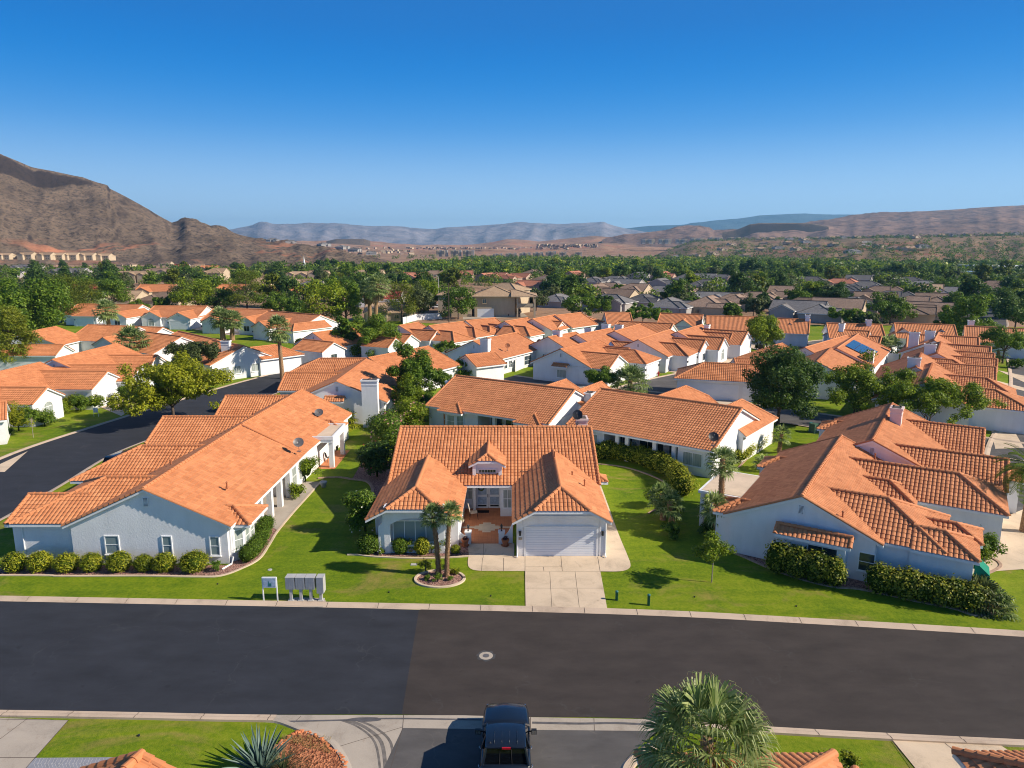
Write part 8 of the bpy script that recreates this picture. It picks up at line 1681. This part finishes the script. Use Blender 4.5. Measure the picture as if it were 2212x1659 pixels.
for band, nm in (((0.8, 1.1), 'on the rim of the right bench'), ((0.0, 0.8), 'on the slope below the right bench')):
    for k, (px, t, o) in enumerate(sorted([b for b in BL if band[0] <= b[1] < band[1]], key=lambda b: b[0])): o['label'] = 'low desert house %s, %s from the left' % (nm, ordw(k)); o['category'] = 'house'; o['group'] = 'houses ' + nm
for side in ('left', 'right'):
    HS = [h for h in HN if h[4] == side]; rws = [(0, 600), (600, 615), (615, 630), (630, 650), (650, 670), (670, 800)]
    for r_, (a_, b_) in enumerate(rws):
        for k, h in enumerate(sorted([h for h in HS if a_ <= h[1] < b_], key=lambda h: h[0])):
            cn = {SLA: 'slate-grey', BRO: 'brown', TAN: 'tan', SAL: 'salmon', RED: 'dark red', 'clay_tile_far': 'orange'}[h[3]]
            h[2]['label'] = '%s-roofed house, %s from left in far row %s, %s of centre' % (cn, ordw(k), ['one', 'two', 'three', 'four', 'five', 'six'][r_], side); h[2]['category'] = 'house'; h[2]['group'] = 'houses beyond the village'
# tan villa with balconies
q = G(1072, 685); vx, vy = q.x, q.y
v = House('villa', (vx, vy), 'large three-storey tan villa with balconies on columns beyond the far garages', 'villa', None, False, TAN, 'stucco_tan', 'stucco_tan')
v.block((vx - 0.5, vy + 7), R(0), 14, 7.0, 8.8, 6.2, 'h', 'h', over=0.9); v.block((vx - 10.5, vy + 4), R(0), 7, 4.0, 6.6, 4.8, 'h', 'h'); v.block((vx + 3, vy + 16), R(-30), 13, 5.0, 9.4, 7.4, 'h', 'h'); v.block((vx - 12, vy + 16), R(0), 14, 6, 7.6, 6.0, 'h', 'h')
v.garage((vx - 3.2, vy - 0.12, 0), R(-90), 5, 2.6); v.window((vx - 3.5, vy - 0.12, 4.8), R(-90), 1.2, 1.2, 2, 1)
bk = MB()
for z in (3.1,): bk.box((vx + 9, vy + 5, z), (5.5, 12, 0.25)); bk.box((vx + 9, vy - 1, z + 0.6), (5.5, 0.12, 0.9)); bk.box((vx + 11.7, vy + 5, z + 0.6), (0.12, 12, 0.9))
bk.build('balcony', 'stucco_tan', v.root); v.block((vx + 8.5, vy + 4.5), R(0), 8, 6.6, 7.9, 6.3, 'n', 'h', over=0.2, wall=False)
for i in range(4):
    mb = MB(); mb.box((vx + 11.6, vy - 0.9 + i * 3.8, 3.15), (0.45, 0.45, 6.3)); mb.build('column', 'stucco_tan', v.root)
mb = MB(); mb.box((vx + 6.4, vy - 0.9, 3.15), (0.45, 0.45, 6.3)); mb.build('column', 'stucco_tan', v.root); v.finish()
sheet('yard', g2([(960, 700), (1010, 690), (1150, 682), (1230, 668), (1200, 655), (1100, 665), (940, 675), (870, 695)]), 0.02, 'desert_soil'); sheet('driveway', g2([(1000, 690), (1140, 684), (1130, 676), (1000, 680)]), 0.03, 'concrete_grey')
# distant apartment blocks on the desert
for i, (px, w_, y_) in enumerate([(955, 26, 549), (985, 24, 548), (1012, 26, 549), (1075, 22, 555), (1104, 26, 555), (1134, 26, 554), (1162, 24, 553), (1190, 24, 551), (1216, 16, 550), (1250, 14, 549), (1400, 30, 524), (1436, 30, 524), (1472, 26, 523), (1505, 30, 522), (1545, 32, 521), (1585, 30, 520)]):
    far_ = y_ < 530; D_ = 2050 if far_ else 1420; q = AT(px, y_, D_); s_ = D_ / F * w_; t = thing('apartment_block', (q.x, q.y, q.z), 'flat-roofed %s apartment block %s, %s from the left' % (('white', 'below the right mesa', ORD[i - 10]) if far_ else ('dark and cream', 'on the desert edge', ORD[i])), 'apartment block', 'distant apartment blocks ' + ('below the mesa' if far_ else 'on the desert edge'))
    hgt = s_ * (0.24 if far_ else 0.30); mb = MB()
    for k in range(4): mb.box((q.x + s_ * (k - 1.5) / 4.4, q.y + (k % 2) * 3, q.z + hgt / 2 - 2), (s_ / 4.4, 14, hgt + 4 + (k % 2) * 1.5), 0, k % 2)
    mb.build('wall', ['stucco_grey', 'stucco_tan'] if far_ else ['stucco_tan', 'stucco_grey'], t)
    mb = MB()
    for k in range(8):
        for z in range(3): mb.box((q.x + s_ * (k - 3.5) / 9.2, q.y - 7.2, q.z + hgt * (z + 0.6) / 3.6), (s_ * 0.05, 0.5, hgt * 0.13))
    mb.build('window', 'glass', t)
# long pale sheds at the right edge, with solar canopies
def shed(px, py, L, W_, h_, label, mat='stucco_grey', roofm='white_trim', yaw=0.0):
    q = G(px, py); t = thing('warehouse', (q.x, q.y, 0), label, 'warehouse'); mb = MB(); mb.box((q.x, q.y + W_ / 2, h_ / 2), (L, W_, h_), yaw)
    for k in range(int(L / 3)): mb.box((q.x - L / 2 + 1.5 + k * 3, q.y - 0.1, h_ / 2), (0.3, 0.3, h_ - 0.3), yaw)
    mb.build('wall', mat, t); mb = MB(); mb.box((q.x, q.y + W_ / 2, h_ + 0.2), (L + 1, W_ + 1, 0.4), yaw); mb.build('roof', roofm, t)
shed(2215, 598, 46, 40, 7, 'long pale ribbed warehouse at the right edge beyond the trees'); shed(2150, 603, 26, 22, 4.2, 'low building with a blue sloped roof before the long warehouse', 'stucco', 'sign_pale'); shed(2085, 588, 14, 22, 3.6, 'white canopy building left of the long warehouse', 'stucco', 'sign_pale'); shed(2125, 583, 12, 22, 3.2, 'second white canopy building left of the long warehouse', 'stucco', 'sign_pale')
# church with spire
q = G(649, 588); t = thing('church', (q.x, q.y, 0), 'small church with a thin white spire among the far left trees', 'church'); mb = MB(); mb.box((q.x - 5, q.y, 2.5), (14, 12, 5)); mb.build('wall', 'stucco_tan', t); mb = MB(); mb.prism([(q.x - 13, q.y - 7), (q.x + 3, q.y - 7), (q.x + 3, q.y + 7), (q.x - 13, q.y + 7)], 5, 5.3); mb.box((q.x - 5, q.y, 6.6), (15, 13, 2.6), 0, None, 0.3); mb.build('roof', 'brown_roof', t); mb = MB(); mb.box((q.x + 3.5, q.y, 4), (1.6, 1.6, 8), 0, None, 0.9); mb.tube([(q.x + 3.5, q.y, 7.8), (q.x + 3.5, q.y, 13)], [0.8, 0.05], 4); mb.build('spire', 'white_trim', t)
# hillside letters on the red cut of the bench
def px_y(P): d_ = P.y * cP - (P.z - H) * sP; return CY - F * (P.y * sP + (P.z - H) * cP) / d_
tt = min(((abs(px_y(on_bench(1867, k / 100)) - 531), k / 100) for k in range(20, 101)))[1]; o_ = on_bench(1867, tt)
lt = text('GREEN\nVALLEY', o_.y / F * 6.6, (0, 0, 0), (R(70), 0, R(3)), 'white_letter', None, 'hillside_letters', 0.3); lt.location = o_ + Vector((0, -7, 3.0)); tag(lt, 'white letters in two lines on the red slope below the bench houses', 'letters')
# straight street at the far right and its kerbs
street([(122, 186), (128, 192), (150, 225), (172, 258), (192, 290)], 10.5, 'asphalt_far', 0.014); street([(60, 185), (75, 196), (93, 212), (118, 250), (140, 280)], 7.5, 'asphalt_far', 0.014)
# street lamps and poles
def lamp(px, top, label, arm=1):
    b = G(*px); tz = AT(px[0], top, b.y).z; t = thing('street_lamp', b, label, 'street lamp'); mb = MB(); mb.tube([b, b + Vector((0, 0, tz - 0.6)), b + Vector((-0.5 * arm, 0, tz - 0.1)), b + Vector((-1.6 * arm, 0, tz))], [0.12, 0.09, 0.07, 0.05], 6); mb.build('pole', 'box_metal', t); mb = MB(); mb.box(tuple(b + Vector((-2.0 * arm, 0, tz))), (0.9, 0.3, 0.16)); mb.build('lamp_head', 'box_metal', t)
lamp((948, 672), 594, 'street lamp with a curved arm beside the tallest palms'); lamp((1180, 640), 600, 'street lamp among trees beyond the villa')
for i, (px, py, ty) in enumerate([(855, 690, 618), (272, 640, 585), (970, 700, 612)]):
    b = G(px, py); tz = AT(px, ty, b.y).z; mb = MB(); mb.tube([b, b + Vector((0, 0, tz))], [0.16, 0.11], 6); mb.box((b.x, b.y, tz - 0.8), (2.2, 0.12, 0.12)); tag(mb.build('utility_pole', 'bark'), 'wooden utility pole %s' % ['before the brown gable house near the tallest palms', 'among the far left trees', 'left of the tan villa'][i], 'utility pole')
# ---------------------------------------------------------------- trees of the town
def T(base, top, w_, leaf, label, n=5200, size=0.55, kind='tree', **k):
    b = G(*base); t = AT(top[0], top[1], b.y); rx = w_ / F * (b.y * cP - (b.z - H) * sP) / 2; sd = int(base[0] * 3 + base[1] * 7)
    if kind == 'pine': return pine_tree('pine_tree', sd, t.z, rx, leaf, n, size * 0.9, label, loc=(b.x, b.y, 0))
    return make_tree('tree', sd, t.z, rx, leaf, n, size, label, loc=(b.x, b.y, 0), trunk_h=k.pop('trunk_h', 0.12), low=-0.85, **k)
T((28, 800), (25, 665), 120, 'leaf_pine', 'bright pine at the left edge over the hedge', 15000, 0.45, 'pine'); T((70, 745), (62, 600), 150, 'leaf_green', 'tall dark tree behind the left pine', 15000, 0.5); T((135, 700), (138, 588), 130, 'leaf_pine', 'olive pine group at the upper left', 12000, 0.5, 'pine'); T((10, 760), (5, 590), 120, 'leaf_green', 'tree mass cut by the left edge', 11000, 0.5)
for i, (b_, t_, w_, lf, kd) in enumerate(sorted([((190, 690), (192, 605), 100, 'leaf_pine', 'pine'), ((245, 668), (240, 603), 75, 'leaf_green', ''), ((430, 678), (424, 600), 100, 'leaf_bright', ''), ((398, 672), (392, 608), 62, 'leaf_olive', ''), ((535, 680), (533, 583), 100, 'leaf_pine', 'pine'), ((600, 680), (600, 628), 80, 'leaf_green', ''), ((700, 712), (698, 603), 118, 'leaf_bright', ''), ((748, 708), (745, 598), 78, 'leaf_green', ''), ((868, 695), (866, 606), 95, 'leaf_pine', 'pine'), ((905, 690), (903, 612), 72, 'leaf_olive', ''), ((925, 672), (922, 600), 64, 'leaf_bright', ''), ((990, 690), (992, 616), 86, 'leaf_green', ''), ((1158, 672), (1155, 626), 60, 'leaf_olive', ''), ((1256, 690), (1255, 634), 105, 'leaf_green', ''), ((1300, 672), (1298, 638), 50, 'leaf_dark', ''), ((1388, 700), (1386, 655), 118, 'leaf_green', ''), ((2085, 738), (2087, 638), 92, 'leaf_green', ''), ((2050, 712), (2050, 668), 62, 'leaf_bright', ''), ((1922, 700), (1920, 636), 92, 'leaf_green', ''), ((1838, 705), (1840, 665), 100, 'leaf_green', ''), ((1870, 708), (1862, 672), 70, 'leaf_olive', ''), ((1806, 668), (1805, 616), 74, 'leaf_dark', ''), ((1722, 668), (1722, 622), 50, 'leaf_green', ''), ((2192, 712), (2195, 640), 95, 'leaf_dark', ''), ((2150, 690), (2150, 620), 84, 'leaf_dark', ''), ((745, 770), (748, 690), 60, 'leaf_green', ''), ((640, 690), (638, 640), 60, 'leaf_green', ''), ((765, 672), (765, 590), 66, 'leaf_dark', ''), ((1580, 690), (1578, 652), 44, 'leaf_green', ''), ((1490, 672), (1488, 640), 46, 'leaf_green', ''), ((1340, 640), (1338, 614), 46, 'leaf_green', ''), ((1650, 672), (1650, 636), 46, 'leaf_dark', ''), ((1775, 645), (1772, 610), 48, 'leaf_green', ''), ((1980, 650), (1978, 612), 56, 'leaf_green', ''), ((2030, 640), (2032, 600), 60, 'leaf_green', ''), ((300, 690), (298, 650), 60, 'leaf_green', ''), ((355, 672), (352, 640), 46, 'leaf_green', '')], key=lambda t: t[0][0])):
    T(b_, t_, w_, lf, '%s %s, %s from the left behind the village' % ({'leaf_pine': 'olive-green', 'leaf_green': 'mid-green', 'leaf_bright': 'bright green', 'leaf_olive': 'grey-green', 'leaf_dark': 'dark green'}[lf], 'pine' if kd else 'tree', ordw(i)), 6000, 0.5, kd or 'tree')
# prototypes for the wider town, then copies of crown and trunk
TP = []
for i, (lf, h_, r_) in enumerate([('leaf_green', 8, 4.2), ('leaf_dark', 9, 4.4), ('leaf_bright', 8, 4.0), ('leaf_green', 10, 4.6), ('leaf_dark', 7, 3.6), ('leaf_olive', 7, 4.0), ('leaf_pine', 11, 3.6), ('leaf_dark', 10, 4.8)]):
    p_ = make_tree('tree', 500 + i, h_, r_, lf, 2600, 0.72, 'x', loc=(0, 0, 0), trunk_h=0.12, low=-0.85, nc=30); reg(p_); TP.append([p_, False])
rng = np.random.default_rng(12); SP = []
zones = [(1180, 2230, 600, 690, 120), (985, 2230, 588, 612, 60), (20, 980, 584, 632, 50), (560, 985, 600, 665, 22), (0, 500, 600, 680, 26)]
hx = [(h[0], h[1]) for h in HN]
for (x0, x1, y0, y1, nn) in zones:
    k = 0; tries = 0
    while k < nn and tries < 4000:
        tries += 1; px = x0 + (x1 - x0) * rng.random(); py = y0 + (y1 - y0) * rng.random() ** 1.2
        q = G(px, py); s_ = F / q.y
        if any(abs(px - a) < 11 * s_ * 0.75 and -3.0 * s_ * 0.5 < py - b < 7 * s_ * 0.35 for a, b in hx): continue
        if 2100 < px < 2170 and py > 640: continue
        if 995 < px < 1150 and 640 < py: continue
        if px < 1620 and py > 672 and px > 1180: continue
        if any((q - p).length < 5.5 for p, _ in SP): continue
        SP.append((q, py)); k += 1
SP.sort(key=lambda s: (s[1] < 606, s[0].x / s[0].y)); cnt = {}
for i, (q, py) in enumerate(SP):
    j = int(rng.integers(0, 8)); P_ = TP[j]; sc = 0.7 + 0.5 * rng.random(); band = 'far' if py < 606 else 'near'; k = cnt.get((band, 0), 0); cnt[(band, 0)] = k + 1
    nmk = ['mid-green', 'dark green', 'fresh green', 'tall green', 'small dark', 'grey-green', 'slim olive', 'wide dark'][j]
    lb = '%s town tree, %s from the left, %s half of town' % (nmk, ordw(k) if k < 100 else 'hundred and ' + ordw(k - 100), band)
    if not P_[1]: o = P_[0]; o.location = q; o.scale = (sc, sc, sc * 0.95); o['label'] = lb; o['group'] = 'trees of the town'; P_[1] = True
    else: o = copy_tree(P_[0], q, float(rng.random() * 6.28), (sc, sc, sc * (0.9 + 0.25 * rng.random())), lb, 'trees of the town')
# the far belt of trees reads as one wood
def wood(name, spots, label, seed, mats, n=46, size=1.7):
    rng = np.random.default_rng(seed); P = np.array([tuple(s[:3]) for s in spots]); r = np.array([s[3] for s in spots]); N = len(P) * n; k = np.repeat(np.arange(len(P)), n)
    d = rng.normal(size=(N, 3)); d /= np.linalg.norm(d, axis=1)[:, None]; d[:, 2] = np.abs(d[:, 2]) * 1.0 - 0.15
    lob = 1 + 0.22 * np.sin(d[:, 0] * 5 + k) * np.cos(d[:, 1] * 5 + k * 2)
    C = P[k] + d * (r[k] * lob * (0.75 + 0.3 * rng.random(N)))[:, None] * np.array([1, 1, 1.15]) + np.array([0, 0, 1.0]) * (r[k] * 0.55)[:, None]
    nm = d + rng.normal(size=(N, 3)) * 0.45; nm /= np.linalg.norm(nm, axis=1)[:, None]; t = rng.normal(size=(N, 3)); t -= nm * (t * nm).sum(1)[:, None]; t /= np.linalg.norm(t, axis=1)[:, None]; b = np.cross(nm, t)
    s = (size * (0.6 + 0.8 * rng.random(N)))[:, None] * (r[k] / 4.5)[:, None]
    V = np.stack([C - t * s * .5, C + b * s * .4, C + t * s * .5, C - b * s * .4], 1).reshape(-1, 3)
    mi = (rng.random(len(P)) ** 1.3 * len(mats)).astype(int)[k]
    o = link(name, np_mesh(name, V, np.arange(N * 4).reshape(-1, 4), mats, mi)); return tag(o, label, kind='stuff')
sp = []
for i in range(2300):
    px = 900 + 1400 * rng.random(); py = 562 + 38 * rng.random() ** 1.15
    if px < 980: py = 575 + 20 * rng.random()
    q = G(px, py)
    if q.y > 1120: continue
    sp.append((q.x, q.y, 0, 3.6 + 2.4 * rng.random()))
for i in range(260): q = G(550 + 380 * rng.random(), 581 + 16 * rng.random()); sp.append((q.x, q.y, 0, 3.4 + 2 * rng.random()))
for i in range(150): q = G(500 * rng.random(), 582 + 16 * rng.random()); sp.append((q.x, q.y, 0, 2.6 + 1.6 * rng.random()))
sp2 = []
rng = np.random.default_rng(77)
for i in range(1500):
    px = (1000 + 1240 * rng.random()) if i % 5 else 980 * rng.random(); py = 590 + 74 * rng.random() ** 1.2; q = G(px, py); s_ = F / q.y
    if any(abs(px - a) < 9.5 * s_ * 0.8 and -2.0 * s_ < py - b < 1.6 * s_ for a, b in hx) or (2100 < px < 2165 and py > 640) or (995 < px < 1150 and py > 625): continue
    sp2.append((q.x, q.y, 0, 2.2 + 3.2 * rng.random() ** 1.4))
wood('town_trees', sp2, 'many small trees and shrubs between the town houses', 15, ['leaf_green', 'leaf_dark', 'leaf_bright', 'leaf_olive', 'leaf_green'], 170, 0.95)
wood('woodland', sp, 'dense belt of green trees filling the valley floor', 5, ['leaf_dark', 'leaf_dark', 'leaf_green', 'leaf_green', 'leaf_bright', 'leaf_olive'])
sp = []
for i in range(2300):
    px = 1440 + 800 * rng.random(); t = rng.random(); 
    if rng.random() < 0.35: t = 0.9 + 0.12 * rng.random()
    elif rng.random() < 0.6: t = t * 0.5
    q = on_bench(px, t); sp.append((q.x, q.y, q.z, 1.6 + 2.4 * rng.random() ** 2))
for i in range(130): px = 620 + 700 * rng.random(); q = G(px, 553 + 8 * rng.random()); sp.append((q.x, q.y, q.z, 2 + 2.5 * rng.random()))
wood('scrub', sp, 'scattered scrub and trees over the right bench and desert edge', 6, ['leaf_dark', 'leaf_green', 'leaf_olive', 'leaf_dark'], 34, 1.6)
# house clusters far out on the desert: too small to count
mb = MB()
for i in range(260):
    a_ = rng.random()
    if a_ < 0.35: px = 560 + 330 * rng.random(); D_ = 1500 + 700 * rng.random(); py = 545 - (D_ - 1500) / 700 * 14 + 3 * rng.random()
    elif a_ < 0.7: px = 1160 + 130 * rng.random(); D_ = 2000; py = 527 + 6 * rng.random()
    else: px = 900 + 330 * rng.random(); D_ = 2100; py = 533 + 4 * rng.random()
    q = AT(px, py, D_); s_ = 4 + 5 * rng.random(); mb.box((q.x, q.y, q.z - 1.5), (s_ * 1.5, s_, 4), rng.random() * 3, int(rng.integers(0, 3)))
tag(mb.build('distant_suburb', ['stucco_tan', 'stucco_rose', 'brown_roof']), 'specks of houses spread over the far desert slopes', kind='stuff')
for i, (px, py, D_) in enumerate([(590, 517, 1080), (628, 521, 1060), (700, 527, 1000), (740, 533, 980), (765, 538, 960), (800, 545, 950)]):
    q = AT(px, py + 3, D_); o = far_house(0, 0, (0, SLA, 'stucco_grey', False), R(20 * i), 1.0, q - Vector((0, 0, 1.5))); o['label'] = 'lone hill house on the end slope of the dark hill, %s from the left' % ORD[i]; o['category'] = 'house'; o['group'] = 'hill houses on the dark slope'
